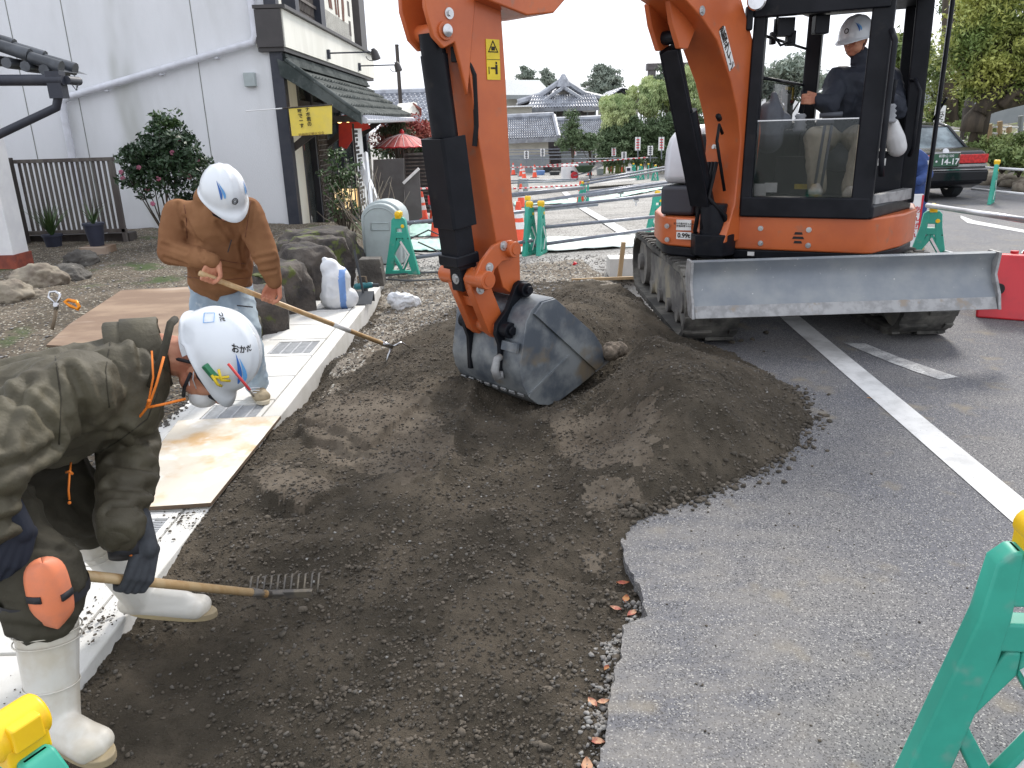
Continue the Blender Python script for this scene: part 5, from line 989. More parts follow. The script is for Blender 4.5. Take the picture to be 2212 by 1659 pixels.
def grip(mb, c, a, w, rh, k=1.0, th=1):
    c = V(c); a = V(a).normalized(); w = V(w); w = (w - a * w.dot(a)).normalized(); n = a.cross(w).normalized() * th; Wp = c - w * .088 * k + n * .012
    kn = []
    for i in range(4):
        q = c + a * (i - 1.5) * .0215 * k + n * (rh + .012) - w * .012 * k; kn.append(q); ln = (.95, 1.08, 1.0, .82)[i]
        mb.cap(Wp + a * (i - 1.5) * .014 * k, .017 * k, q, .0125 * k)
        b = c + a * (i - 1.5) * .021 * k + n * (rh * .75 + .006) + w * (rh * .6 + .014) * ln; d = c + a * (i - 1.5) * .0205 * k - n * .004 + w * (rh + .0105); e = c + a * (i - 1.5) * .0205 * k - n * (rh + .006) * ln + w * .006
        mb.cap(q, .0105 * k, b, .0098 * k); mb.cap(b, .0098 * k, d, .009 * k); mb.cap(d, .009 * k, e, .008 * k)
    t0 = Wp + a * .022 * k * 1; t1 = c + a * .05 * k - n * (rh + .004) - w * .025; t2 = c + a * .042 * k - n * (rh + .01) + w * .004; t3 = c + a * .03 * k - n * (rh * .5 + .008) + w * .022
    mb.cap(t0, .018 * k, t1, .0125 * k); mb.cap(t1, .0125 * k, t2, .0105 * k); mb.cap(t2, .0105 * k, t3, .009 * k); return Wp
def head(mb, c, M, k=1.0):
    c = V(c); P = lambda x, y, z: c + M @ V((x, y, z)) * k
    mb.ball(P(0, 0, .02), (.098 * k, .078 * k, .105 * k), M, 16, 12); mb.cap(P(.045, .018, -.045), .045 * k, P(.045, -.018, -.045), .045 * k); mb.cap(P(.02, .03, -.05), .045 * k, P(.02, -.03, -.05), .045 * k); mb.cap(P(.065, .008, -.085), .022 * k, P(.065, -.008, -.085), .022 * k)
    mb.cap(P(.094, 0, .012), .009 * k, P(.112, 0, -.02), .013 * k); mb.cap(P(.086, .03, .03), .012 * k, P(.086, -.03, .03), .012 * k); mb.cap(P(.09, .016, -.052), .007 * k, P(.09, -.016, -.052), .007 * k); mb.cap(P(.088, .014, -.064), .008 * k, P(.088, -.014, -.064), .008 * k)
    mb.cap(P(.07, .045, -.01), .016 * k, P(.06, .05, -.03), .016 * k); mb.cap(P(.07, -.045, -.01), .016 * k, P(.06, -.05, -.03), .016 * k)
    for s_ in (1, -1): mb.ball(P(-.002, s_ * .079, -.002), (.02 * k, .008 * k, .032 * k), M)
def hsurf(M, c, a, e, off=0.0, k=1.0):
    """helmet surface point: a azimuth from the front, e elevation"""
    ca, sa, ce, se = math.cos(a), math.sin(a), math.cos(e), math.sin(e)
    y = .118 * sa * ce; rb = 0
    for y0 in (-.04, 0, .04): rb += .0035 * math.exp(-((y - y0) / .009) ** 2) * (se > .1) * min(1, se * 1.6)
    x = .148 * ca * ce; z = .145 * se; p = V((x, y, z)); n = V((x / .148 ** 2, y / .118 ** 2, z / .145 ** 2)).normalized(); p = p + n * (rb + off)
    return V(c) + M @ (p * k)
def helmet(par, c, M, k=1.0, brim=.035):
    mb = MB(); na, ne = 64, 22; P = []
    rows = []
    for j in range(ne + 1): e = math.pi / 2 * (1 - j / ne) ; rows.append([hsurf(M, c, 2 * math.pi * i / na, e * .999, 0, k) for i in range(na)])
    for dz, ex_ in ((-.012, .002), (-.022, .008), (-.026, .02)):
        r = []
        for i in range(na):
            a = 2 * math.pi * i / na; v = max(0, math.cos(a)) ** 2.2; x = math.cos(a) * (.148 + ex_ * .5 + v * brim * ex_ / .02 * 1.3); y = math.sin(a) * (.118 + ex_ * .5); z = dz - v * .022 * ex_ / .02 - (.01 if math.cos(a) < -.3 else 0)
            r.append(V(c) + M @ (V((x, y, z)) * k))
        rows.append(r)
    for r in rows: P += r
    mb.add(P, [(j * na + i, j * na + (i + 1) % na, (j + 1) * na + (i + 1) % na, (j + 1) * na + i) for j in range(len(rows) - 1) for i in range(na)])
    o = mb.obj('helmet', 'helmet_m', par, smooth=True); s = o.modifiers.new('s', 'SOLIDIFY'); s.thickness = .003; s.offset = -1
    mb = MB(); pts = [V(c) + M @ (V((math.cos(t) * .1, math.sin(t) * .088, -.035)) * k) for t in [i * math.pi / 12 for i in range(25)]]
    return o
def decal(nm, m, par, c, M, poly, a0, e0, k=1.0, off=.0025):
    """polygon in metres laid on the helmet at azimuth/elevation a0,e0"""
    vs = [hsurf(M, c, a0 + x / .125 / max(.3, math.cos(e0)), e0 + y / .14, off, k) for x, y in poly]; n = len(poly) // 2
    mb = MB(); mb.add(vs, [(i, i + 1, 2 * n - 2 - i, 2 * n - 1 - i) for i in range(n - 1)]); return mb.obj(nm, m, par)
def swoosh(par, c, M, a0, e0, s=1.0, flip=1, k=1.0, rot=0):
    for j, (dx, h, m) in enumerate(((0, .085, 'logo_m'), (.016, .07, 'logol_m'))):
        L_, R_ = [], []
        for i in range(9):
            t = i / 8; y = (t - .5) * h * s; cx = flip * (dx - .02 * (t - .1) ** 2 * 2.2 + .0) * s; w_ = .009 * s * math.sin(math.pi * min(1, (1 - t) * .92 + .04)) ** .8 * (1 - t * .5)
            L_.append((cx - w_, y)); R_.append((cx + w_, y))
        cr, sr = math.cos(rot), math.sin(rot); Q = [(x * cr - y * sr, x * sr + y * cr) for x, y in L_ + R_[::-1]]; decal('logo_mark', m, par, c, M, Q, a0, e0, k)
def htext(body, size, m, par, c, M, a0, e0, rot=0, k=1.0, off=.002, bold=.0006):
    t = text('lettering', body, size, m, None, (0, 0, 0), (1, 0, 0), (0, 1, 0), .0001, bold); cr, sr = math.cos(rot), math.sin(rot)
    for v in t.data.vertices: x, y = v.co.x * cr - v.co.y * sr, v.co.x * sr + v.co.y * cr; v.co = hsurf(M, c, a0 + x / .125 / max(.3, math.cos(e0)), e0 + y / .14, off, k)
    me = t.data; t.parent = par; me.transform(W[par.name].inverted()); W[t.name] = W[par.name]; return t
def boot_shoe(nm, m, par, ank, toe, k=1.0, sole=None, shaft=None, r=.07):
    """ank: ankle centre, toe: toe tip on the ground"""
    ank, toe = V(ank), V(toe); d = (toe - ank); d.z = 0; L_ = d.length; d.normalize(); s = V((-d.y, d.x, 0)); g = toe.z; mb = MB(); u = V((0, 0, 1))
    heel = ank - d * .05; heel.z = g + .035; mb.cap(heel, .036 * k, ank + d * .02 + V((0, 0, 0)), .05 * k); mb.cap(ank, .046 * k, toe - d * .1 + u * .05, .04 * k)
    for w_ in (-.018, .018): mb.cap(heel + s * w_ * .6 , .034 * k, toe - d * .05 + s * w_ + u * .036, .034 * k)
    mb.cap(toe - d * .1 + u * .046, .042 * k, toe - d * .045 + u * .034, .033 * k)
    if shaft: mb.chain(*shaft)
    bo_ = mb.blob(nm, m, par, .006, 4)
    mb = MB(); P = []
    for i in range(28): t = 2 * math.pi * i / 28; x = math.cos(t); wd = .05 if x > 0 else .038; mid = (heel + toe) / 2; P.append((mid - heel).length * .0); 
    mid = (heel + toe - d * .0) / 2; hl = ((toe - heel).length) / 2 + .012; out = []
    for i in range(28): t = 2 * math.pi * i / 28; x = math.cos(t); y = math.sin(t); wd = (.043 + .008 * max(0, x)) * k; out.append((math.copysign(abs(x) ** .75, x) * hl, y * wd))
    mb.prism(out, 0, .024, lambda a, b, c: V((mid.x, mid.y, g + .0)) + d * a + s * b + u * c); mb.obj('sole', sole or 'bootsole_m', bo_, bevel=.004); return bo_
# ---------------- worker in the brown sweater
H2 = AY(482, 425, 4.28); M2 = basis((.55, -.75, -.62), (.32, -.45, .8)); 
pel = AY(478, 622, 4.72); shR, shL, nk = AY(385, 462, 4.5), AY(535, 458, 4.42), AY(468, 440, 4.42); elR, elL = AY(368, 545, 4.45), AY(573, 548, 4.4); haR, haL = AY(452, 598, 4.28), AY(582, 642, 4.42)
knR, knL = AY(442, 705, 4.62), AY(530, 712, 4.55); anR, anL = G(462, 838, .07), G(556, 838, .07)
tipR = AY(853, 752, 5.35); hv = (haL - haR).normalized(); 
p2 = MB(); head(p2, H2, M2, .98); p2.chain((nk, .058), (H2 - M2 @ V((.01, 0, .05)), .055)); p2.chain((pel, .09), (nk.lerp(pel, .25) + V((0, .05, 0)), .08), (nk, .055)); p2.chain((shR, .045), (elR, .035), (elR.lerp(haR, .15), .03)); p2.chain((shL, .05), (elL, .04), (elL.lerp(haL, .45), .03)); p2.chain((nk - V((0, 0, .03)), .04), (shR - V((0, 0, .02)), .035)); p2.chain((nk - V((0, 0, .03)), .04), (shL - V((0, 0, .02)), .035))
p2.chain((pel + V((-.08, 0, 0)), .09), (knR, .055), (anR, .04)); p2.chain((pel + V((.08, 0, 0)), .09), (knL, .055), (anL, .04))
w1_ = grip(p2, haR, hv, V((.6, .3, -.7)), .016, 1, 1); w2_ = grip(p2, haL, hv, V((.25, .2, -.95)), .016, 1, 1); p2.cap(w1_, .026, elR.lerp(w1_, .8), .03); p2.cap(w2_, .026, elL.lerp(w2_, .75), .033)
man2 = p2.blob('person', 'skin_m', None, .0055, 3); tag(man2, 'person in brown sweatshirt and pale jeans bending over a long rake, white helmet', 'person')
c = MB(); ch = nk.lerp(pel, .42); R1 = V((.14, -.02, 0)); c.chain((pel + V((-.09, 0, .03)), .1), (ch - R1 * .7, .09), (shR, .07)); c.chain((pel + V((.09, 0, .03)), .1), (ch + R1 * .65, .09), (shL, .07)); c.chain((pel + V((0, -.03, .02)), .115), (ch + V((0, -.02, 0)), .125), (nk + V((0, .0, -.06)), .085)); c.cap(shR, .07, shL, .07); c.ball(ch, (.185, .15, .22)); c.ball(ch.lerp(pel, .45), (.195, .15, .2)); c.ball(ch.lerp(nk, .5), (.175, .13, .14)); c.ball(pel + V((0, -.02, .05)), (.185, .145, .13)); c.cap(nk + V((-.06, .04, .02)), .078, nk + V((.04, .04, .02)), .078)
c.cap(nk + V((0, .02, -.02)), .07)
c.chain((shR, .084), (shR.lerp(elR, .5), .082), (elR, .074), (w1_.lerp(elR, .04), .046)); c.chain((shL, .083), (shL.lerp(elL, .5), .08), (elL, .072), (w2_.lerp(elL, .04), .046))
sw = c.blob('sweatshirt', 'sweat_m', man2, .0085, 20, .006, 5, (1, 1, 1.6))
creases(sw, [[(352, 528), (402, 545)], [(356, 556), (405, 572)], [(372, 585), (420, 590)], [(548, 560), (592, 552)], [(552, 590), (594, 584)], [(556, 615), (592, 612)], [(400, 470), (430, 520), (440, 560)], [(530, 470), (520, 530), (525, 575)], [(430, 590), (480, 578), (530, 588)], [(470, 480), (500, 520)], [(385, 440), (398, 490)], [(545, 440), (538, 490)]], .007, .009)
for L_ in ([(395, 425), (402, 470), (404, 515)], [(543, 425), (536, 470), (530, 512)], [(475, 561), (500, 566), (530, 570)], [(405, 598), (470, 606), (540, 600)], [(365, 430), (400, 412), (430, 418)]): seam('seam', sw, L_, .0022, 'inkbrown_m')
for w_, e_ in ((w1_, elR), (w2_, elL)): MB().tube([w_.lerp(e_, .06), w_.lerp(e_, .26)], [.042, .046], 16).obj('cuff', 'sweat_m', sw, smooth=True)
mb = MB(); q = nk + V((.05, -.16, -.16)); mb.tube([AY(566 / 1 - 0, 0, 1)] * 0 or [AY(492, 545, 4.25), AY(500, 518, 4.25)], .003, 5); mb.obj('seam', 'strap_m', sw)
c = MB(); c.chain((pel + V((-.07, .0, -.01)), .115), (knR, .088), (anR + V((0, 0, .03)), .072)); c.chain((pel + V((.07, 0, -.01)), .115), (knL, .088), (anL + V((0, 0, .03)), .072)); c.cap(pel + V((-.06, 0, .02)), .125, pel + V((.06, 0, .02)), .125)
je = c.blob('jeans', 'jean_m', man2, .009, 4, .009, 9, (1, 1, 1.4))
for x, y in ((445, 668), (512, 660)): 
    p = AY(x, y, 4.49); mb = MB(); mb.tube([p, p + V((.09, -.0, -.012))], .004, 5); mb.obj('pocket_zip', 'strap_m', je)
boot_shoe('shoe', 'shoe_m', man2, anR, G(450, 868, .006) + V((0, .06, 0)), .95, 'beige_m', ((anR, .05), (anR + V((0, 0, .05)), .052))); boot_shoe('shoe', 'shoe_m', man2, anL, G(567, 880, .006) + V((0, .05, 0)), 1, 'beige_m', ((anL, .05), (anL + V((0, 0, .05)), .052)))
for k_ in range(4): 
    p = anL + V((.01, -.06 - .012 * k_, .035 - .012 * k_)); mb = MB(); mb.tube([p + V((-.03, 0, 0)), p + V((0, -.012, .006)), p + V((.03, 0, 0))], .003, 5); mb.obj('lace', 'white_m', man2)
hr = MB(); hr.ball(H2 + M2 @ V((-.03, 0, -.02)), (.075, .082, .085), M2); hr.blob('hair', 'hair_m', man2, .008, 2)
he = helmet(man2, H2 + M2 @ V((0, 0, .035)), M2, .98); hc = H2 + M2 @ V((0, 0, .035))
swoosh(he, hc, M2, -.55, .62, 1.0, 1, .98, .1); swoosh(he, hc, M2, .95, .5, .8, -1, .98)
mb = MB(); n = 20; ring = [hsurf(M2, hc, .08 + .13 * math.cos(t), .3 + .11 * math.sin(t), .003, .98) for t in [2 * math.pi * i / n for i in range(n + 1)]]; mb.tube(ring, .0022, 5, cap=False); mb.tube([hsurf(M2, hc, .08 + .07 * math.cos(t), .3 + .06 * math.sin(t), .003, .98) for t in [2 * math.pi * i / n for i in range(n + 1)]], .0015, 5, cap=False); mb.obj('emblem', 'strap_m', he)
mb = MB(); mb.tube([H2 + M2 @ V((-.02, s_ * .085, .0 - .0)) for s_ in (1,)] + [H2 + M2 @ V((.03, .055, -.09)), H2 + M2 @ V((.05, 0, -.12)), H2 + M2 @ V((.03, -.055, -.09)), H2 + M2 @ V((-.02, -.085, 0))], .006, 6); mb.obj('chin_strap', 'strap_m', he)
for s_ in (1, -1): MB().ball(H2 + M2 @ V((.092, s_ * .03, .008)), .008).obj('eye', 'strap_m', man2)
# his rake: long handle, Y shaped fork, blade
rk = thing('long_rake', 'long wooden handled rake with metal fork arms held by the worker in brown', 'rake', tipR)
a0 = haR - hv * .12; end = tipR; 
# straight handle through both hands
hdir = (AY(853, 752, 5.35) - AY(452, 598, 4.28)).normalized(); st0 = AY(452, 598, 4.28); ln = (AY(845, 750, 5.33) - st0).length
MB().tube([st0 - hdir * .06, st0 + hdir * ln * .96], .0155, 14).obj('handle', 'wood_m', rk, smooth=True); MB().tube([st0 + hdir * ln * .62, st0 + hdir * ln * .72], .0165, 14).obj('label_wrap', 'sticker_m', rk, smooth=True); MB().tube([st0 + hdir * ln * .93, st0 + hdir * ln], .017, 12).obj('ferrule', 'chrome_m', rk, smooth=True)
e0 = st0 + hdir * ln; bl0, bl1 = AY(838, 797, 5.28), AY(892, 762, 5.5); mb = MB(); mb.tube([e0, e0 + V((-.03, 0, -.06)), e0.lerp(bl0, .7) + V((-.02, 0, 0)), bl0.lerp(bl1, .25)], .008, 8); mb.tube([e0, e0 + V((.06, .05, .02)), e0.lerp(bl1, .7) + V((.03, 0, .02)), bl0.lerp(bl1, .75)], .0065, 8); mb.obj('fork', 'chrome_m', rk, smooth=True)
mb = MB(); dd = (bl1 - bl0).normalized(); mb.prism([(-.05, -.045), (.33, -.045), (.33, .02), (-.05, .02)], -.003, .003, lambda a, b, c_: bl0 + dd * a + V((0, 0, 1)) * b + V((0, -1, 0)) * c_); mb.obj('blade', 'worn_m', rk)
# ---------------- foreground worker in the olive rain suit
H1 = CZ(452, 792, 2.52); M1 = basis((.42, -.18, -.9), (.88, -.12, .36)); hip = V((-1.58, 2.12, .8)); hc1 = CZ(470, 757, 2.5)
chest = CZ(245, 835, 2.42); nk1 = CZ(340, 762, 2.5); sR = CZ(120, 850, 2.18); sL = CZ(275, 880, 2.62); eR = CZ(-35, 1010, 1.92); hR = CZ(8, 1222, 1.97); eL = CZ(272, 1030, 2.42); hL = CZ(287, 1243, 2.29)
P0 = CZ(30, 1228, 2.0); P1 = CZ(575, 1283, 2.74); rv = (P1 - P0).normalized(); t_ = (hL - P0).dot(rv); hL = P0 + rv * t_; t_ = (hR - P0).dot(rv); hR = P0 + rv * t_
kR = CZ(92, 1262, 2.06); aR_ = CZ(120, 1565, 2.1); hipR = hip + V((-.02, -.13, 0)); hipL = hip + V((.02, .13, 0)); kL = CZ(170, 1110, 2.5); aL_ = CZ(305, 1290, 2.74)
b1 = MB(); head(b1, H1, M1, 1.0); b1.chain((nk1, .065), (H1 - M1 @ V((.03, 0, .02)), .065)); b1.chain((hip, .1), (chest, .08), (nk1 + V((-.02, 0, -.02)), .05), (nk1, .06)); b1.chain((sR, .05), (eR, .04), (eR.lerp(hR, .4), .025)); b1.chain((sL, .05), (eL, .04), (eL.lerp(hL, .4), .025)); b1.chain((nk1, .045), (sR, .04)); b1.chain((nk1, .045), (sL, .04)); b1.chain((hipR, .08), (kR, .055), (aR_, .04)); b1.chain((hipL, .08), (kL, .055), (aL_, .04))
man1 = b1.blob('person', 'skin_m', None, .0055, 3); tag(man1, 'person in olive rain suit and white rubber boots stooping to rake soil in the foreground', 'person')
c = MB(); c.chain((hip + V((-.05, 0, .02)), .175), (hip.lerp(chest, .55) + V((0, 0, -.01)), .172), (chest, .155), (nk1 + V((-.05, 0, -.02)), .085)); c.chain((hip + V((0, -.1, .0)), .15), (hip.lerp(sR, .6), .13), (sR, .11)); c.chain((hip + V((0, .1, 0)), .14), (sL, .1)); c.cap(sR + V((.04, .03, .0)), .11, sL + V((0, -.03, 0)), .1)
c.chain((sR, .11), (eR, .092), (hR + V((-.01, 0, .13)), .068)); c.chain((sL, .1), (eL, .08), (hL + V((-.004, 0, .17)), .056)); c.cap(chest + V((.02, -.02, -.06)), .12)
ja = c.blob('rain_jacket', 'khaki_m', man1, .0085, 4, .02, 7.5, (1, 1, 1.0))
creases(ja, [[(255, 690), (300, 745), (312, 800)], [(215, 750), (200, 800), (208, 860)], [(150, 790), (175, 860), (185, 920)], [(40, 760), (100, 735), (170, 722)], [(0, 850), (80, 880), (120, 930), (130, 990)], [(120, 960), (60, 1000), (0, 1012)], [(125, 1040), (50, 1072), (0, 1080)], [(100, 1100), (40, 1120), (0, 1130)], [(240, 1000), (335, 1012)], [(235, 1050), (340, 1058)], [(240, 1105), (335, 1100)], [(195, 735), (185, 790), (225, 840)], [(60, 820), (20, 900), (0, 960)], [(255, 930), (300, 950), (335, 945)], [(140, 960), (200, 940), (250, 900)]], .011, .013)
for L_ in ([(290, 705), (240, 730), (228, 800), (236, 880)], [(120, 770), (132, 860), (128, 960)], [(340, 850), (318, 905), (260, 950), (180, 1000)], [(60, 735), (150, 712), (280, 700)]): seam('seam', ja, L_, .0022, 'khakidark_m')
mb = MB(); cc = nk1 + V((-.045, 0, -.005)); ax_ = (H1 - chest).normalized(); X, Y_, Z_ = frame(ax_); prf = [(-.09, .12), (-.05, .118), (-.0, .105), (.05, .1), (.065, .103), (.06, .11), (.02, .112), (-.04, .125)]
mb.lathe(prf, cc, ax_, 28); co_ = mb.obj('hood_collar', 'khaki_m', ja, smooth=True); me = co_.data
for v in me.vertices: v.co += V(mnoise.noise_vector(v.co * 11)) * .012
mb = MB(); mb.tube([CZ(378, 690, 2.42), CZ(368, 700, 2.36), CZ(352, 770, 2.33), CZ(335, 800, 2.33), CZ(325, 835, 2.34)], .012, 8); mb.obj('collar_edge', 'khakidark_m', ja, smooth=True)
mb = MB(); mb.tube([CZ(328, 758, 2.31), CZ(331, 815, 2.3), CZ(322, 862, 2.32), CZ(316, 880, 2.33)], .003, 8); mb.tube([CZ(354, 770, 2.31), CZ(338, 830, 2.3), CZ(322, 875, 2.31), CZ(298, 905, 2.36), CZ(265, 935, 2.42)], .0036, 8); mb.tube([CZ(320, 880, 2.31), CZ(350, 874, 2.32), CZ(400, 862, 2.38)], .0042, 8); mb.ball(CZ(322, 866, 2.3), .006); mb.obj('orange_cord', 'cord_m', ja, smooth=True)
mb = MB(); mb.tube([CZ(153, 1000, 2.25), CZ(150, 1025, 2.2), CZ(148, 1060, 2.2), CZ(150, 1080, 2.2)], .003, 8); mb.ball(CZ(150, 1086, 2.2), .005); mb.tube([CZ(143, 1020, 2.21), CZ(150, 1018, 2.2), CZ(157, 1024, 2.21)], .004, 6); mb.obj('orange_cord', 'cord_m', ja, smooth=True)
c = MB(); c.chain((hipR, .14), (hipR.lerp(kR, .6), .118), (kR, .1), (kR.lerp(aR_, .2), .092)); c.chain((hipL, .14), (kL, .1), (kL.lerp(aL_, .1), .088)); c.cap(hipR, .15, hipL, .15)
tr_ = c.blob('rain_trousers', 'khakidark_m', man1, .0085, 4, .022, 7, (1, 1, 1.3))
creases(tr_, [[(0, 1165), (90, 1180), (145, 1190)], [(0, 1345), (80, 1362), (150, 1350)], [(60, 1060), (120, 1100), (150, 1150)], [(150, 1080), (200, 1130)]], .008, .011)
boot_shoe('rubber_boot', 'boot_m', man1, aR_, CZ(235, 1648, 2.02), 1.05, None, ((aR_, .062), (aR_.lerp(kR, .3), .066), (aR_.lerp(kR, .72), .078)))
boot_shoe('rubber_boot', 'boot_m', man1, aL_, CZ(462, 1332, 2.72), 1.0, None, ((aL_, .06), (aL_.lerp(kL, .3), .064), (aL_.lerp(kL, .7), .072)))
for an, kn, fr in ((aR_, kR, (.3, .62, .69)), (aL_, kL, (.62, .68))):
    for f_ in fr:
        c_ = an.lerp(kn, f_); d_ = (kn - an).normalized(); _, y_, z_ = frame(d_); r_ = .071 + .012 * (f_ - .3) / .4 if f_ > .35 else .0675
        MB().tube([c_ + (y_ * math.cos(t) + z_ * math.sin(t)) * r_ for t in [i * math.pi / 14 for i in range(29)]], .0022, 5, cap=False).obj('boot_ring', 'boot_m', man1, smooth=True)
def gl(c_, a, w_, m, nm, elb, th):
    g = MB(); wp_ = grip(g, c_, a, w_, .017, 1.12, th); g.cap(wp_, .034, wp_.lerp(elb, .42), .038); return g.blob(nm, m, man1, .0042, 3)
gl(hL, rv, V((.02, .05, -1)), 'glove_m', 'work_glove', eL, -1); gl(hR, rv, V((.02, .1, -1)), 'glovenavy_m', 'work_glove', eR, -1)
q = hL + V((-.004, 0, .1)); MB().lathe([(-.02, .04), (.02, .045)], q, (eL - hL).normalized()).obj('glove_cuff', 'strap_m', man1, smooth=True)
qd = (eL - (hL + V((-.004, 0, .17)))).normalized(); q = hL + V((-.004, 0, .17)); mb = MB(); mb.lathe([(-.05, .04), (-.048, .052), (-.02, .06), (.0, .062), (.03, .06), (.06, .055)], q, qd, 26); cu_ = mb.obj('cuff', 'khaki_m', ja, smooth=True)
for v_ in cu_.data.vertices: v_.co += V(mnoise.noise_vector(v_.co * 16)) * .006
mb = MB(); qv = (eL - hL).normalized(); X_ = V((.9, -.3, 0)).normalized(); q = hL + qv * .135 + V((.01, -.08, 0)); mb.prism([(-.045, -.012), (.045, -.012), (.045, .004), (.018, .006), (.018, .03), (-.018, .03), (-.018, .006), (-.045, .004)], -.004, .008, lambda a, b, c_: q + X_ * a + V((0, 0, b)) + V((0, -1, 0)) * c_); mb.obj('cuff_strap', 'cord_m', ja, bevel=.002)
# knee pad
kp = kR + V((.02, -.1, -.01)); mb = MB(); fd = (cC - kR); fd.z *= .2; fd.normalize(); sd = fd.cross(V((0, 0, 1))).normalized(); upk = V((.0, .0, 1)); kc = kR + fd * .035 + V((0, 0, .012)) - sd * .01
P = []; n1, n2 = 15, 19; 
def padw(v): return .046 * (1 - v * v * .12) * 1
for j in range(n2):
    v = -math.cos(math.pi * j / (n2 - 1))
    for i in range(n1): u = -1 + 2 * i / (n1 - 1); hw = padw(v) * (max(0, 1 - abs(v) ** 6) ** .5); P.append(kc + sd * (u * hw) + upk * (v * .092) + fd * (.1 - .035 * u * u - .012 * v * v))
mb.add(P, [(j * n1 + i, j * n1 + i + 1, (j + 1) * n1 + i + 1, (j + 1) * n1 + i) for j in range(n2 - 1) for i in range(n1 - 1)]); kpo = mb.obj('knee_pad', 'pad_m', tr_, smooth=True); s = kpo.modifiers.new('s', 'SOLIDIFY'); s.thickness = .009; s.offset = 0
for sg in (-1, 1):
    mb = MB(); Q = []
    for u in (.45, .72, 1.06):
        for v in (-.22, -.02): Q.append(kc + sd * (sg * u * .046) + upk * ((v + (.12 if sg > 0 else 0)) * .092) + fd * (.106 - .035 * u * u))
    mb.add(Q, [(0, 1, 3, 2), (2, 3, 5, 4)]); o_ = mb.obj('pad_strap', 'strap_m', kpo, smooth=True); s = o_.modifiers.new('s', 'SOLIDIFY'); s.thickness = .004
mb = MB(); rg = []
for i in range(25): t = 2 * math.pi * i / 24; rg.append(kR + V((math.cos(t) * .108, math.sin(t) * .108, -.02)))
for i in range(24): mb.add([rg[i] + V((0, 0, -.014)), rg[i + 1] + V((0, 0, -.014)), rg[i + 1] + V((0, 0, .014)), rg[i] + V((0, 0, .014))], [(0, 1, 2, 3)])
mb.obj('knee_strap', 'strap_m', tr_)
h1o = helmet(man1, hc1, M1, .95, .024); htext('おかだ', .024, 'ink_m', h1o, hc1, M1, -1.15, .98, 1.0, .95); htext('つだ', .018, 'ink_m', h1o, hc1, M1, -2.5, .72, .3, .95)
swoosh(h1o, hc1, M1, -.75, .62, .95, 1, 1.03, .5); 
mb = MB(); P = [(-.02, -.016), (.02, -.016), (.02, .016), (-.02, .016)]; o_ = [hsurf(M1, hc1, -2.45 + x / .12, .45 + y / .14, .003, .95) for x, y in P]; mb.tube(o_ + [o_[0]], .0012, 4); mb.obj('label_outline', 'logol_m', h1o)
mb = MB(); hp = lambda a, e, off: hsurf(M1, hc1, a, e, off, .95); 
MB().tube([hp(-1.35, .06, .004), hp(-.95, .1, .006)], .013, 4).obj('clip_box', 'greenp_m', h1o, bevel=.003)
mb.tube([hp(-1.05, .1, .01), hp(-.95, .22, .014), hp(-.85, .36, .01)], .0045, 8); mb.tube([hp(-1.15, .3, .015), hp(-.95, .24, .03), hp(-.75, .3, .01)], .0045, 8); mb.tube([hp(-1.1, .1, .012), hp(-.9, .12, .028), hp(-.75, .08, .01)], .0045, 8); mb.obj('pen_clip', 'yel_m', h1o, smooth=True)
mb = MB(); a_, b_ = CZ(490, 785, 2.33), CZ(548, 855, 2.36); mb.tube([CZ(493, 786, 2.34), CZ(540, 843, 2.34)], .0042, 8); mb.obj('red_pen', 'red_m', h1o, smooth=True); mb = MB(); mb.tube([CZ(540, 843, 2.34), CZ(549, 857, 2.34)], [.0045, .002], 8); mb.obj('pen_tip', 'teeth_m', h1o, smooth=True)
P = lambda x, y, z: H1 + M1 @ V((x, y, z)); mb = MB()
mb.tube([P(.075, -.055, .0), P(.02, -.088, .005), P(-.02, -.09, .01)], .004, 6); mb.tube([P(.085, -.05, -.005), P(.1, -.03, -.005)], .012, 6); mb.tube([P(.0, -.09, -.01), P(.03, -.075, -.06), P(.055, -.03, -.11)], .006, 6); mb.tube([P(-.02, -.088, .02), P(-.06, -.07, -.05)], .006, 6); mb.obj('chin_strap', 'strap_m', h1o, smooth=True)
mb = MB(); mb.ball(P(.075, 0, -.055), (.045, .062, .05), M1); mb.blob('face_mask', 'white_m', man1, .006, 3); mb = MB(); mb.tube([P(.06, -.055, -.04), P(.02, -.08, -.02), P(.0, -.088, .0)], .002, 5); mb.tube([P(.06, -.05, -.07), P(.02, -.08, -.035)], .002, 5); mb.obj('mask_loop', 'white_m', man1, smooth=True)
mb = MB(); 
for i in range(1): 
    ring = [hc1 + M1 @ (V((math.cos(t) * .118, math.sin(t) * .098, -.04))) for t in [math.pi * .55 + i * math.pi * .9 / 14 for i in range(15)]]; 
    for q0, q1 in zip(ring, ring[1:]): u_ = M1 @ V((0, 0, .02)); mb.add([q0 - u_, q1 - u_, q1 + u_, q0 + u_], [(0, 1, 2, 3)])
ho = mb.obj('head_band', 'helmet_m', h1o, smooth=True)
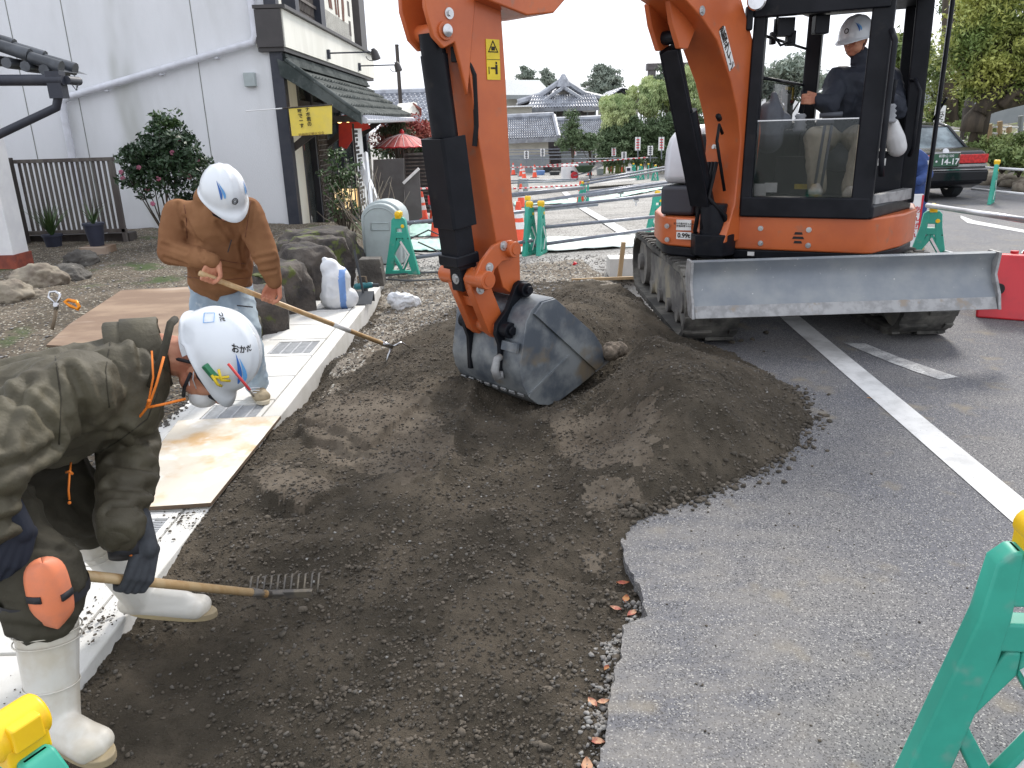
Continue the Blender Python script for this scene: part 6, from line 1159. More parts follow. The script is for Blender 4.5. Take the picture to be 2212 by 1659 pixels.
# his rake
rk1 = thing('soil_rake', 'short toothed steel rake with a pale wooden handle gripped by the foreground worker', 'rake', P1)
MB().tube([P0 - rv * .12, P1 + rv * -.0], [.0165, .0135], 16).obj('handle', 'wood_m', rk1, smooth=True); MB().tube([P0 - rv * .0, P0 + rv * .03], .0185, 14).obj('grip_end', 'greenp_m', rk1, smooth=True)
MB().tube([P1 - rv * .07, P1 + rv * .02], [.016, .012], 12).obj('ferrule', 'teeth_m', rk1, smooth=True)
bar = CZ(615, 1283, 2.8); bd_ = V((1, .05, .0)).normalized(); mb = MB(); mb.tube([P1, bar], .009, 8); mb.box(bar, (.2, .02, .028)); mb.obj('rake_bar', 'teeth_m', rk1, bevel=.003)
for i in range(11): q = bar + bd_ * (-.125 + i * .024) ; MB().tube([q + V((0, .0, .0)), q + V((0, .05, .045)), q + V((0, .085, .03))], [.0045, .004, .002], 6).obj('tine', 'teeth_m', rk1, smooth=True)
# ---------------- operator in the cab
def U(x, y, v): return upx(x, y, v)
H3 = U(1850, 88, .08); M3 = basis((-.85, -.5, -.22), (-.12, -.1, 1)); pe3 = L(.45, -.05, 1.42); nk3 = U(1862, 140, .04); s3R, s3L = U(1808, 172, .12), U(1922, 172, -.02); e3R, e3L = U(1790, 228, .3), U(1938, 235, .12); h3R, h3L = U(1741, 214, .42), U(1915, 212, .4)
o3 = MB(); head(o3, H3, M3, .95); o3.chain((nk3, .055), (H3 - V((0, 0, .05)), .055)); o3.chain((pe3, .09), (nk3 - V((0, 0, .15)), .08), (nk3, .055)); o3.chain((s3R, .05), (e3R, .04), (e3R.lerp(h3R, .4), .03)); o3.chain((s3L, .05), (e3L, .04), (e3L.lerp(h3L, .4), .03)); o3.chain((nk3 - V((0, 0, .04)), .04), (s3R, .035)); o3.chain((nk3 - V((0, 0, .04)), .04), (s3L, .035))
k3R, k3L = U(1762, 300, .45), U(1868, 300, .42); f3R, f3L = U(1765, 405, .55), U(1838, 410, .6); o3.chain((pe3 + UR * -.09, .09), (k3R, .055), (f3R, .04)); o3.chain((pe3 + UR * .09, .09), (k3L, .055), (f3L, .04))
g1 = grip(o3, h3R, V((0, 0, 1)), UF * .6 - UR * .8, .018, .95, 1); g2 = grip(o3, h3L, V((0, 0, 1)), UF, .018, .95, 1); o3.cap(g1, .027, e3R.lerp(g1, .7), .03); o3.cap(g2, .027, e3L.lerp(g2, .7), .03)
man3 = o3.blob('person', 'skin_m', None, .0055, 3); tag(man3, 'person in dark navy jacket and white helmet seated at the levers in the excavator cab', 'person')
c = MB(); c.chain((pe3 + UR * -.08, .12), (nk3 + UR * -.08 - V((0, 0, .2)), .125), (s3R, .085)); c.chain((pe3 + UR * .08, .12), (nk3 + UR * .08 - V((0, 0, .2)), .125), (s3L, .085)); c.cap(s3R, .085, s3L, .085); c.chain((nk3 - V((0, 0, .12)), .12), (nk3 - V((0, 0, .01)), .072)); c.cap(nk3 + V((0, 0, .0)), .072, nk3.lerp(H3, .35), .068)
c.chain((s3R, .088), (e3R, .075), (g1.lerp(e3R, .12), .05)); c.chain((s3L, .088), (e3L, .075), (g2.lerp(e3L, .12), .05)); c.blob('work_jacket', 'navy_m', man3, .009, 4, .018, 7)
c = MB(); c.chain((pe3 + UR * -.08, .11), (k3R, .085), (f3R, .065)); c.chain((pe3 + UR * .08, .11), (k3L, .085), (f3L, .065)); c.blob('work_trousers', 'beige_m', man3, .009, 4, .012, 8)
boot_shoe('boot', 'boot_m', man3, f3R - V((0, 0, .0)), f3R + UF * .17 + V((0, 0, -.06)), 1); boot_shoe('boot', 'boot_m', man3, f3L, f3L + UF * .17 + V((0, 0, -.06)), 1)
hc3 = H3 + M3 @ V((0, 0, .04)); h3o = helmet(man3, hc3, M3, .98); swoosh(h3o, hc3, M3, .9, .45, .8, 1, .98)
mb = MB(); mb.tube([hsurf(M3, hc3, .15 + .13 * math.cos(t), .3 + .11 * math.sin(t), .003, .98) for t in [2 * math.pi * i / 20 for i in range(21)]], .003, 5, cap=False); mb.obj('emblem', 'strap_m', h3o)
mb = MB(); P = lambda x, y, z: H3 + M3 @ V((x, y, z)); mb.tube([P(0, .08, 0), P(.03, .06, -.08), P(.05, 0, -.115), P(.03, -.06, -.08), P(0, -.08, 0)], .006, 6); mb.obj('chin_strap', 'strap_m', h3o)
for s_ in (1, -1): MB().ball(P(.09, s_ * .03, .01), .0085).obj('eye', 'strap_m', man3)
mb = MB(); mb.tube([P(.088, -.042, .028), P(.095, -.02, .031)], .004, 5); mb.tube([P(.088, .042, .028), P(.095, .02, .031)], .004, 5); mb.obj('eyebrow', 'hair_m', man3)
# ---------------- person in blue behind the excavator
Yb = 9.8; px_ = lambda x, y, dy=0: AY(x, y, Yb + dy)
b4 = MB(); hb = px_(1957, 318); Mb = basis((-.6, -.7, -.3), (0, 0, 1)); head(b4, hb, Mb, 1); b4.chain((px_(1975, 345), .1), (px_(1972, 330), .06), (hb, .055)); b4.chain((px_(1975, 345), .1), (px_(1968, 400, .1), .1)); fz = lambda x: V((AY(x, 470, Yb).x, Yb, .05)); b4.chain((px_(1960, 405, .05), .08), (fz(1955), .05)); b4.chain((px_(1985, 405, .05), .08), (fz(1992), .05)); b4.chain((px_(1996, 348), .05), (px_(2002, 375, -.1), .04), (px_(1985, 390, -.25), .03))
man4 = b4.blob('person', 'skin_m', None, .008, 3); tag(man4, 'person in blue coveralls mostly hidden behind the excavator cab door', 'person')
c = MB(); c.chain((px_(1975, 350), .15), (px_(1970, 405, .1), .15)); c.chain((px_(1958, 345), .08), (px_(1995, 348), .085)); c.chain((px_(1996, 350), .08), (px_(2001, 378, -.1), .07), (px_(1985, 392, -.25), .05)); c.chain((px_(1960, 410, .05), .1), (fz(1955) + V((0, 0, .08)), .07)); c.chain((px_(1985, 410, .05), .1), (fz(1992) + V((0, 0, .08)), .07)); c.blob('coveralls', 'blueover_m', man4, .012, 4, .015, 7)
boot_shoe('boot', 'boot_m', man4, fz(1992), fz(1992) + V((-.05, -.18, -.05)), 1); boot_shoe('boot', 'boot_m', man4, fz(1955), fz(1955) + V((-.05, -.18, -.05)), 1)
helmet(man4, hb + V((0, 0, .035)), Mb, 1)
mb = MB(); q = px_(2004, 352, -.1); mb.prism([(-.03, -.03), (.03, -.03), (.03, .03), (-.03, .03)], 0, .004, lambda a, b, c_: q + V((a, 0, b)) + V((0, -1, 0)) * c_); mb.obj('arm_badge', 'white_m', man4)
# ================================================================ site props
mat('teal_m', (.035, .36, .26), .5, c2=(.03, .31, .225), s=5, c3=(.16, .32, .26), s3=9, lo3=.56, hi3=.78); mat('yelcap_m', (.85, .55, .01), .4, c2=(.78, .48, .01), s=8); mat('pipe_m', (.2, .22, .26), .4, .3, c2=(.15, .16, .19), s=8)
mat('cone_m', (.85, .1, .04), .5, c2=(.75, .08, .035), s=6); mat('conew_m', (.8, .75, .74), .5); mat('sheet_m', (.72, .78, .75), .6, c2=(.62, .7, .67), s=2); mat('sheetg_m', (.45, .68, .6), .6, c2=(.38, .6, .53), s=2)
mat('timber_m', (.45, .32, .18), .8, c2=(.36, .25, .14), s=12, st=(1, 1, .2)); mat('redplastic_m', (.6, .02, .03), .35, c2=(.5, .02, .03), s=4); mat('darkplastic_m', (.04, .045, .05), .5); mat('tooltl_m', (.02, .16, .18), .4)
mat('umb_m', (.62, .14, .13), .7, c2=(.7, .22, .2), s=4); mat('boardgrey_m', (.1, .09, .09), .4, c2=(.075, .065, .065), s=3); mat('orangecarab_m', (.75, .25, .01), .3, .5); mat('rope_m', (.2, .15, .1), .9)
GSK = ([-1e4, 9.4, 12.3, 17, 25, 35, 50, 1e4], [-.03, -.03, -.2, -.4, -.82, -1.05, -1.25, -1.25])
def gs(y): return float(np.interp(y, *GSK))
def GS(x, y):
    z = -.1
    for _ in range(30): p = G(x, y, z); z = .5 * z + .5 * gs(p.y)
    return G(x, y, z)
# --- barricade stand
def make_stand(old=False):
    t = thing('barricade_stand', 'x', 'barricade', (0, 0, 0)); H = .66; f = lambda u, v, q: V((u, q, v)); th = .028
    fr = MB(); 
    leg = [(.055, H), (.085, H - .03), (.1, .5), (.215, .0), (.135, 0), (.1, .1), (.045, .4), (.035, .5), (.034, H)]
    for s_ in (1, -1): fr.prism([(s_ * a, b) for a, b in leg], -th, th, f)
    for z0, z1, h in ((H - .13, H, .056), (.42, .49, .075), (.0, .045, .17)): fr.prism([(-h, z0), (h, z0), (h, z1), (-h, z1)], -th * .93, th * .93, f)
    for s_ in (1, -1):
        fr.prism([(0, .42), (s_ * .03, .42), (s_ * .125, .23), (s_ * .095, .21), (0, .36)], -th * .8, th * .8, f); fr.prism([(s_ * .125, .23), (s_ * .095, .25), (0, .08), (0, .03), (s_ * .02, .03)], -th * .8, th * .8, f)
    o = fr.obj('frame', 'teal_m', t, bevel=.008, seg=2)
    mb = MB(); mb.prism([(.002, .375), (.018, .395), (.118, .232), (.1, .222)], -th - .003, th + .003, f); mb.prism([(.118, .236), (.1, .246), (.01, .07), (.026, .07)], -th - .002, th + .002, f); mb.obj('reflector', 'conew_m', t)
    mb = MB(); mb.lathe([(-.045, .03), (-.04, .037), (.04, .037), (.045, .03)], (0, 0, H + .035), (0, 1, 0), 18); mb.box((0, 0, H + .005), (.07, .07, .04)); mb.box((.03, 0, H + .04), (.03, .05, .045)); mb.obj('pipe_clamp', 'yelcap_m', t, bevel=.005)
    mb = MB(); mb.lathe([(-.032, .022), (.032, .022)], (.05, 0, H - .1), (0, 1, 0), 14); mb.box((.06, 0, H - .1), (.045, .055, .045)); mb.obj('pipe_clamp', 'yelcap_m', t, bevel=.005)
    for s_ in (1, -1):
        for k in range(5): u = .09 + .017 + k * .02; z = .42 - k * .095; MB().cyl((s_ * u, -th - .002, z), (s_ * u, -th - .0005, z), .007, n=10).obj('bolt_hole', 'dark_m', o); return t
stand = make_stand(); ST_ = []; first = True
def put_stand(p, rz, label, sc=1.0):
    global first
    o = place(stand, first, p, rz, label, 'green barricade stands', sc); first = False; ST_.append(o); return o
put_stand(GS(870, 592), -.25, 'green barricade stand between the grey storage box and the excavator arm', 1.0)
put_stand(GS(1146, 551), 1.05, 'green barricade stand, left one of the touching pair right of the excavator stick', 1.0)
put_stand(GS(1163, 551) + V((.05, .05, 0)), 1.25, 'green barricade stand, right one of the touching pair right of the excavator stick', 1.0)
put_stand(GS(1142, 520), 1.2, 'green barricade stand half hidden behind the touching pair', 1.0)
put_stand(GS(1418, 505), .3, 'green barricade stand partly hidden by the left side of the excavator hood', 1.0)
for i, (x, y, lab) in enumerate(((1259, 445, 'green barricade stand just right of the lone orange cone, nearer one'), (1270, 440, 'green barricade stand just right of the lone orange cone, farther one'), (1368, 384, 'far green barricade stand, leftmost of the row left of the silver hood'), (1384, 388, 'far green barricade stand, second from the left in the row by the hood'), (1400, 386, 'far green barricade stand, third from the left in the row by the hood'), (1415, 390, 'far green barricade stand, rightmost of the row by the hood'), (1378, 372, 'far green barricade stand behind the row by the hood, left'), (1408, 372, 'far green barricade stand behind the row by the hood, right'),
                                 (1242, 348, 'tiny distant green stand below the small conifer'), (1154, 352, 'tiny distant green stand left of the white box'), (1326, 345, 'tiny distant green stand below the bamboo'), (1085 + 60, 356, 'tiny distant green stand beside the orange stick'))): put_stand(GS(x, y), .5 + i, lab)
q = G(2016, 455, .66); put_stand(V((q.x, q.y, 0)), -.35, 'green barricade stand right behind the excavator blade with a yellow clamp', 1.0)
q = G(2140, 440, 0); put_stand(V((q.x, q.y, 0)), .9, 'green barricade stand on the road beside the black car', 1.05)
q = G(2240, 1190, .69); put_stand(V((q.x, q.y, 0)), -.12, 'large green barricade stand cut off at the lower right corner', 1.06); RS = q
q = G(22, 1545, .72); put_stand(V((q.x, q.y, 0)), -.5, 'barricade stand at the lower left corner showing its big yellow clamp', 1.0); LS = q
mb = MB(); mb.lathe([(-.03, .04), (-.02, .052), (.03, .052), (.04, .04)], q + V((.0, .0, .02)), (.8, .5, 0), 20)
mat('pipe2_m', (.6, .6, .62), .3, .6)
def pipe(a, b, label, r=.0243, name='steel_pipe', m='pipe_m', grp='barricade pipes', cat='pipe'):
    return tag(MB().tube([a, b], r, 12).obj(name, m, None, smooth=True), label, cat, grp)
T = lambda x, y, Y: AY(x, y, Y)
pipe(T(866, 483, 9.75), T(1290, 442, 12.6), 'steel pipe on the yellow clamp left of the excavator stick')
pipe(T(900, 556, 9.6), T(1150, 520, 10.9), 'low steel pipe passing behind the excavator bucket cylinder')
pipe(T(1148, 452, 11.0), T(1500, 412, 12.3), 'steel pipe on top of the touching stand pair carrying a small white lamp')
pipe(T(1165, 492, 11.0), T(1500, 460, 12.3), 'middle steel pipe right of the touching stand pair')
pipe(T(1150, 531, 11.0), T(1500, 482, 12.3), 'lowest steel pipe right of the touching stand pair')
pipe(T(1138, 438, 12.6), T(1500, 386, 14.5), 'steel pipe just above the pipe with the lamp')
pipe(T(1095, 420, 15), T(1262, 404, 18.5), 'steel pipe reaching the lone orange cone'); pipe(T(1095, 425, 15.3), T(1262, 407, 18.6), 'thin second pipe under the pipe reaching the lone cone')
pipe(T(1262, 392, 18.5), T(1440, 360, 22), 'upper steel pipe rising to the row of far green stands'); pipe(T(1262, 398, 18.2), T(1440, 366, 21.5), 'steel pipe just under the pipe rising to the far green stands')
pipe(T(1268, 415, 17.5), T(1440, 392, 20), 'steel pipe below the brown steel plate'); pipe(T(1268, 424, 17), T(1440, 400, 19), 'lower steel pipe carrying the grey lamp below the brown plate')
for i, (x0, y0, x1, y1, Y) in enumerate(((1095, 324, 1430, 318, 48), (1095, 330, 1430, 326, 47), (1095, 337, 1430, 332, 44), (1095, 345, 1420, 341, 40), (1095, 391, 1245, 387, 27), (1095, 396, 1245, 390, 26))):
    pipe(T(x0, y0, Y), T(x1, y1, Y + 1), ['topmost far pipe rail below the tiled houses', 'second far pipe rail below the tiled houses', 'third far pipe rail below the tiled houses', 'fourth far pipe rail below the tiled houses', 'far pipe rail just left of the wheelbarrow, upper', 'far pipe rail just left of the wheelbarrow, lower'][i])
q0 = V((G(2016, 455, .66).x, G(2016, 455, .66).y, .71)); pipe(q0 - V((.05, -.03, 0)), T(2290, 487, 5.6), 'thick bright steel pipe running right from the stand behind the blade', m='pipe2_m')
pipe(T(2040, 545, 8.0), T(2300, 612, 5.9), 'steel pipe passing through the red plastic barrier block', m='pipe2_m')
pipe(T(2095, 360, 16.5), T(2300, 372, 14.5), 'white painted pipe beside the black car, upper', m='white_m'); pipe(T(2100, 408, 16), T(2300, 428, 14), 'white painted pipe beside the black car, lower', m='white_m')
# rails striped red and white
def striped(a, b, n, label, r=.02):
    t = thing('striped_bar', label, 'bar', a, 'red and white striped bars'); a, b = V(a), V(b); MB().tube([a, b], r, 8).obj('bar', 'conew_m', t, smooth=True); mb = MB()
    for i in range(n): mb.tube([a.lerp(b, (i + .1) / n), a.lerp(b, (i + .55) / n)], r * 1.08, 8)
    mb.obj('red_band', 'redplastic_m', t, smooth=True)
striped(T(902, 408, 16.7), T(1005, 402, 22), 9, 'striped red white bar left of the excavator stick'); striped(T(985, 447, 16.8), T(1100, 452, 16.5), 6, 'striped bar seen between bucket cylinder and stick'); striped(T(1095, 408, 20), T(1250, 400, 22), 14, 'striped bar left of the lone orange cone'); striped(T(1095, 362, 36), T(1250, 358, 36), 16, 'distant striped bar left of the white box'); striped(T(1180, 357, 38), T(1400, 340, 36), 20, 'distant striped bar rising to the far green stands')
# --- cones
def make_cone():
    t = thing('traffic_cone', 'x', 'traffic cone', (0, 0, 0)); b = MB(); b.prism([(-.19, -.15), (-.15, -.19), (.15, -.19), (.19, -.15), (.19, .15), (.15, .19), (-.15, .19), (-.19, .15)], 0, .03, lambda u, v, q: V((u, v, q))); b.obj('base', 'darkplastic_m', t, bevel=.006)
    MB().lathe([(.03, .145), (.05, .13), (.68, .035), (.7, .03)], (0, 0, 0), n=24).obj('body', 'cone_m', t, angle=40)
    for z0, z1 in ((.3, .4), (.46, .58)): r = lambda z: .13 - (z - .05) / .63 * .095 + .002; MB().lathe([(z0, r(z0)), (z1, r(z1))], (0, 0, 0), n=24).obj('reflective_band', 'conew_m', t, angle=40)
    return t
cone = make_cone(); fc = True
for x, y, lab in ((914, 482, 'orange traffic cone beside the dark leaning board'), (940, 482, 'orange traffic cone behind the small pink sign'), (946, 512, 'orange traffic cone mostly hidden by the bucket cylinder'), (997, 450, 'orange traffic cone between the cylinder and the stick'), (1122, 537, 'largest orange traffic cone, touching the green stand pair'), (1126, 448, 'orange traffic cone directly behind the largest cone'), (1254, 440, 'lone orange traffic cone in the middle of the site'),
                   (1109, 378, 'distant cone at the right edge of the stick, left of two'), (1126, 381, 'distant cone a little right of the stick edge'), (1132, 388, 'small low distant cone below two others'), (1155, 384, 'distant dark cone near the white box'), (1188, 366, 'distant cone behind the white box'), (1152, 358, 'tiny cone under the striped bar'), (1274, 379, 'distant cone right of the wheelbarrow'), (1345, 372, 'distant cone left of the row of far green stands'), (1168, 352, 'tiny far cone below the tiled wall'), (1424, 362, 'distant cone beside the silver hood')):
    place(cone, fc, GS(x, y), x * .3, lab, 'orange traffic cones'); fc = False
# far small boards and posts
for i, (x, y, h, Y) in enumerate(((1172, 335, 22, 44), (1240, 335, 26, 44), (1137, 340, 22, 42), (1326, 335, 24, 44), (1348, 338, 18, 40), (1378, 300 + 30, 42, 40), (1405, 335, 28, 38), (1429, 330, 42, 38))):
    t = thing('notice_post', ['far white notice board, leftmost under the low tiled roof', 'far notice board under the small conifer', 'far notice board at the foot of the low grey wall', 'far notice board under the middle of the bamboo', 'short far notice board right of the middle', 'tall far banner post in front of the bamboo', 'far notice board beside the tall banner', 'tall white banner post nearest the silver hood'][i], 'notice board', T(x, y, Y), 'distant notice boards')
    a, b = T(x, y + 14, Y), T(x, y - h + 8, Y); MB().cyl(a, b, .03, n=6).obj('post', 'pipe_m', t); w_ = .12 if h < 40 else .13; hh = (b.z - a.z) * .6; MB().box(b - V((0, 0, hh / 2)), (w_ * 2, .03, hh)).obj('board', 'white_m', t); mb = MB(); 
    for k in range(4): mb.box(b - V((0, .02, hh * (.2 + .2 * k))), (w_ * 1.1, .012, hh * .09))
    mb.obj('print', 'redplastic_m' if i % 2 else 'ink_m', t)
# lamps on pipes
for x, y, Y, m, lab in ((1374, 429, 11.95, 'white_m', 'small white solar lamp hanging on the pipe left of the hood'), (1341, 413, 18, 'greyplastic_m', 'small grey box clipped on the farther pipe'), (1153 + 205, 367 + 0, 20.5, 'white_m', 'tiny white box on the upper far pipe'), (998, 443 + 3, 11.2, 'darkplastic_m', 'dark clamp bunch on the pipe between cylinder and stick')):
    t = thing('warning_lamp', lab, 'lamp', T(x, y, Y)); s_ = Y / 1700 * 12; MB().box(T(x, y, Y - .05), (s_, .05, s_)).obj('housing', m, t, bevel=.01); MB().box(T(x, y - 1, Y - .08), (s_ * .6, .01, s_ * .5)).obj('panel', 'navy_m', t); MB().cyl(T(x, y, Y) - V((0, 0, s_ * .5)), T(x, y, Y) - V((0, 0, s_ * 1.2)), .015).obj('clamp', m, t)
# sheets on the ground, steel plate
def sheetp(P, name, m, label, dz=.015, wv=.02):
    P = [GS(*p) for p in P]; n = 24; mb = MB(); Q = []
    for i in range(n + 1):
        for j in range(9): u, v = i / n, j / 8; q = P[0].lerp(P[1], u).lerp(P[3].lerp(P[2], u), v); Q.append(V((q.x + .03 * mnoise.noise(V((u * 6, v * 3, 1))), q.y + .12 * mnoise.noise(V((u * 9, v, 3))), gs(q.y) + dz + wv * (1 + mnoise.noise(V((u * 14, v * 5, 2)))))))
    mb.add(Q, [(i * 9 + j, (i + 1) * 9 + j, (i + 1) * 9 + j + 1, i * 9 + j + 1) for i in range(n) for j in range(8)]); o = mb.obj(name, m, None, smooth=True); s = o.modifiers.new('s', 'SOLIDIFY'); s.thickness = .006; return tag(o, label, 'sheet')
sheetp([(1010, 522), (1500, 508), (1500, 530), (1010, 556)], 'ground_sheet', 'sheet_m', 'long white sheet laid on the ground behind the excavator stick')
sheetp([(880, 522), (1000, 519), (1010, 545), (880, 545)], 'ground_sheet', 'sheetg_m', 'pale green sheet on the ground behind the first green stand')
sheetp([(880, 487), (985, 486), (985, 512), (860, 515)], 'ground_sheet', 'sheetg_m', 'pale green sheet around the base of the cones on the left'); sheetp([(1110, 438), (1270, 432), (1270, 440), (1110, 446)], 'ground_sheet', 'sheetg_m', 'narrow pale green strip sheet behind the lone cone'); sheetp([(1270, 432), (1440, 402), (1440, 408), (1270, 441)], 'ground_sheet', 'sheetg_m', 'pale green strip right of the lone cone')
def gline(P, w_, name='site_marking'):
    mb = MB(); L_ = [GS(x, y) for x, y in P]; 
    for a, b in zip(L_, L_[1:]):
        n = 14
        for i in range(n): p, q = a.lerp(b, i / n), a.lerp(b, (i + 1) / n); s = V((w_, 0, .006)); mb.add([V((p.x, p.y, gs(p.y) + .03)) - s, V((p.x, p.y, gs(p.y) + .03)) + s, V((q.x, q.y, gs(q.y) + .03)) + s, V((q.x, q.y, gs(q.y) + .03)) - s], [(0, 1, 2, 3)])
    tag(mb.obj(name, 'paint_m', None), kind='structure')
gline([(1355, 510), (1290, 470), (1215, 412), (1198, 404)], .11)
pl = sheetp([(1265, 404), (1372, 396), (1372, 400), (1268, 410)], 'steel_plate', 'worn_m', 'rusty brown steel plate lying over the far trench', .2, .01)
# far clutter: white generator box, wheelbarrow, tubs
def wheelbarrow(p, s_, label, rz=0, m='greenp_m'):
    t = thing('wheelbarrow', label, 'wheelbarrow', p, 'wheelbarrows'); p = V(p); mb = MB(); top = [(-.45, -.3), (.45, -.3), (.45, .3), (-.45, .3)]; bot = [(-.25, -.16), (.2, -.16), (.2, .16), (-.25, .16)]
    mb.add([p + V((a, b, .62)) * s_ for a, b in top] + [p + V((a, b, .32)) * s_ for a, b in bot] , [(0, 1, 5, 4), (1, 2, 6, 5), (2, 3, 7, 6), (3, 0, 4, 7), (4, 5, 6, 7)]); o = mb.obj('tray', m, t); sm = o.modifiers.new('s', 'SOLIDIFY'); sm.thickness = .02
    MB().lathe([(-.04, .16), (-.03, .19), (.03, .19), (.04, .16)], p + V((-.45, 0, .2)) * s_, (0, 1, 0), 16).obj('wheel', 'redplastic_m', t)
    mb = MB()
    for q in (-.25, .25): mb.tube([p + V((-.5, q * .4, .2)) * s_, p + V((.1, q, .3)) * s_, p + V((.8, q, .6)) * s_], .018, 6); mb.tube([p + V((.2, q, .35)) * s_, p + V((.3, q, .0)) * s_], .018, 6)
    mb.obj('handle_frame', 'pipe_m', t)
p = GS(1262, 388); wheelbarrow((p.x, p.y, gs(p.y)), 1.1, 'dark green wheelbarrow beside the white box in the site', m='leaf_m'); p = GS(1337, 372); wheelbarrow((p.x, p.y, gs(p.y)), 1.1, 'farther dark wheelbarrow right of the middle', m='darkplastic_m')
p = GS(1231, 388); g = thing('generator_box', 'white boxy site generator beside the dark green wheelbarrow', 'generator', p); MB().box(p + V((0, 0, .4)), (.85, .6, .7)).obj('housing', 'white_m', g, bevel=.03); MB().box(p + V((.1, -.31, .4)), (.15, .02, .12)).obj('panel', 'darkplastic_m', g); MB().box(p + V((0, 0, .03)), (.8, .5, .06)).obj('skid', 'pipe_m', g)
for i, (x, y, w_, h, m, lab) in enumerate(((1182, 372, .5, .4, 'darkplastic_m', 'dark crate in the far site, between cones'), (1168, 378, .5, .25, 'blue_m', 'low blue tub in the far site'), (1198, 378, .6, .2, 'darkplastic_m', 'low dark tub left of the white box'), (1155, 360 + 8, .7, .3, 'white_m', 'white bundle in the far site left of the crates'), (1296, 378, .4, .35, 'greyplastic_m', 'small grey bin right of the wheelbarrow'))):
    p = GS(x, y); f = lambda u, v, q: p + V((u, v, q)); mb = MB(); mb.add([p + V((a * w_ * .42, b * w_ * .35, 0)) for a, b in ((-1, -1), (1, -1), (1, 1), (-1, 1))] + [p + V((a * w_ * .5, b * w_ * .42, h)) for a, b in ((-1, -1), (1, -1), (1, 1), (-1, 1))], [(0, 1, 2, 3), (0, 1, 5, 4), (1, 2, 6, 5), (2, 3, 7, 6), (3, 0, 4, 7), (4, 5, 6, 7)]); tag(mb.obj('site_tub', m, None, bevel=.03), lab, 'tub')
p = GS(1126 + 4, 412); tag(MB().lathe([(0, .2), (.1, .24), (.4, .22), (.5, .16)], p, n=20).obj('round_tub', 'greyplastic_m', None, angle=40), 'rounded grey tub standing right of the stick edge', 'tub')
# timber stakes, blocks and red tools by the hole
def bar(name, a, b, w_, t_, m, label, cat):
    d = (V(b) - V(a)); x, y, z = frame(d); R3 = Matrix((x, y, z)).transposed(); return tag(MB().box((V(a) + V(b)) / 2, (d.length, w_, t_), R3).obj(name, m, None, bevel=.002), label, cat)
a = GS(1338, 600); bar('timber_stake', a, AY(1347, 523, a.y), .05, .045, 'timber_m', 'upright timber stake standing beside the hole', 'stake'); b_ = G(1559, 560, 0)
bar('timber_board', G(1235, 605, .02), G(1420, 598, .02), .03, .03, 'timber_m', 'thin timber board lying in front of the hole', 'board'); a = GS(1556, 566); bar('timber_stake', a, AY(1556, 520, a.y), .05, .045, 'timber_m', 'timber stake seen through the gap under the excavator body', 'stake')
p = GS(1400, 552); tag(MB().prism([(-.1, 0), (.1, 0), (.13, .16), (-.13, .16)], -.12, .12, lambda u, v, q: p + V((u, q, v))).obj('concrete_block', 'concrete_m', None, bevel=.01), 'small pale concrete block beside the left crawler track', 'block')
p = GS(1372, 580); tag(MB().bb(p + V((-.3, 0, -.1)), p + V((.35, .3, .12))).obj('concrete_block', 'concrete_m', None, bevel=.01), 'long grey concrete block at the edge of the hole behind the stake', 'block')
p = G(1252, 590, -.08); t = thing('red_handled_cutter', 'red handled cutting tool lying in the hole', 'tool', p); MB().tube([p + V((-.05, .05, .1)), p + V((.1, 0, 0)), p + V((.2, -.05, -.03))], .018, 8).obj('jaw', 'darkplastic_m', t); MB().tube([p + V((-.07, .05, .11)), p + V((-.03, .05, .09))], .026, 8).obj('handle', 'redplastic_m', t); MB().tube([p + V((.06, .06, .07)), p + V((.12, .03, .03))], .024, 8).obj('handle', 'redplastic_m', t)
# red barrier block
p = G(2150, 640, 0); t = thing('red_barrier_block', 'red plastic water filled barrier block beside the end of the blade', 'barrier', p); o_ = V((3.98, 5.95, 0)); ax = V((.86, -.5, 0)).normalized(); ay = V((.5, .86, 0))
q0 = V((4.0, 6.35, 0)); mb = MB(); mb.prism([(-.2, 0), (.2, 0), (.075, .44), (.04, .5), (-.04, .5), (-.075, .44)], 0, .75, lambda u, v, q: q0 + ax * q - ay * u * -1 + V((0, 0, v)) - ax * .12); o = mb.obj('body', 'redplastic_m', t, bevel=.02, seg=3)
mb = MB(); mb.box(q0 + V((.22, -.02, .49)), (.1, .05, .05)); mb.cyl(q0 + V((.1, -.0, .5)), q0 + V((.1, 0, .52)), .03); mb.obj('filler_cap', 'redplastic_m', o); mb = MB(); mb.cyl(q0 + V((-.1, -.2, .25)), q0 + V((-.1, -.05, .25)), .045); mb.obj('socket', 'dark_m', o)
# banner pole sign behind the excavator
t = thing('striped_sign', 'narrow white sign with red lettering behind the excavator skirt', 'sign', T(1976, 500, 9)); c = T(1977, 480, 9); MB().box(c, (.1, .02, .62)).obj('board', 'white_m', t); mb = MB(); mb.box(c + V((.045, -.012, 0)), (.02, .004, .6)); mb.obj('edge', 'redplastic_m', t); text('lettering', 'あ\nん\nぜ\nん', .09, 'redplastic_m', t, c + V((0, -.014, 0)), (1, 0, 0), (0, 0, 1))
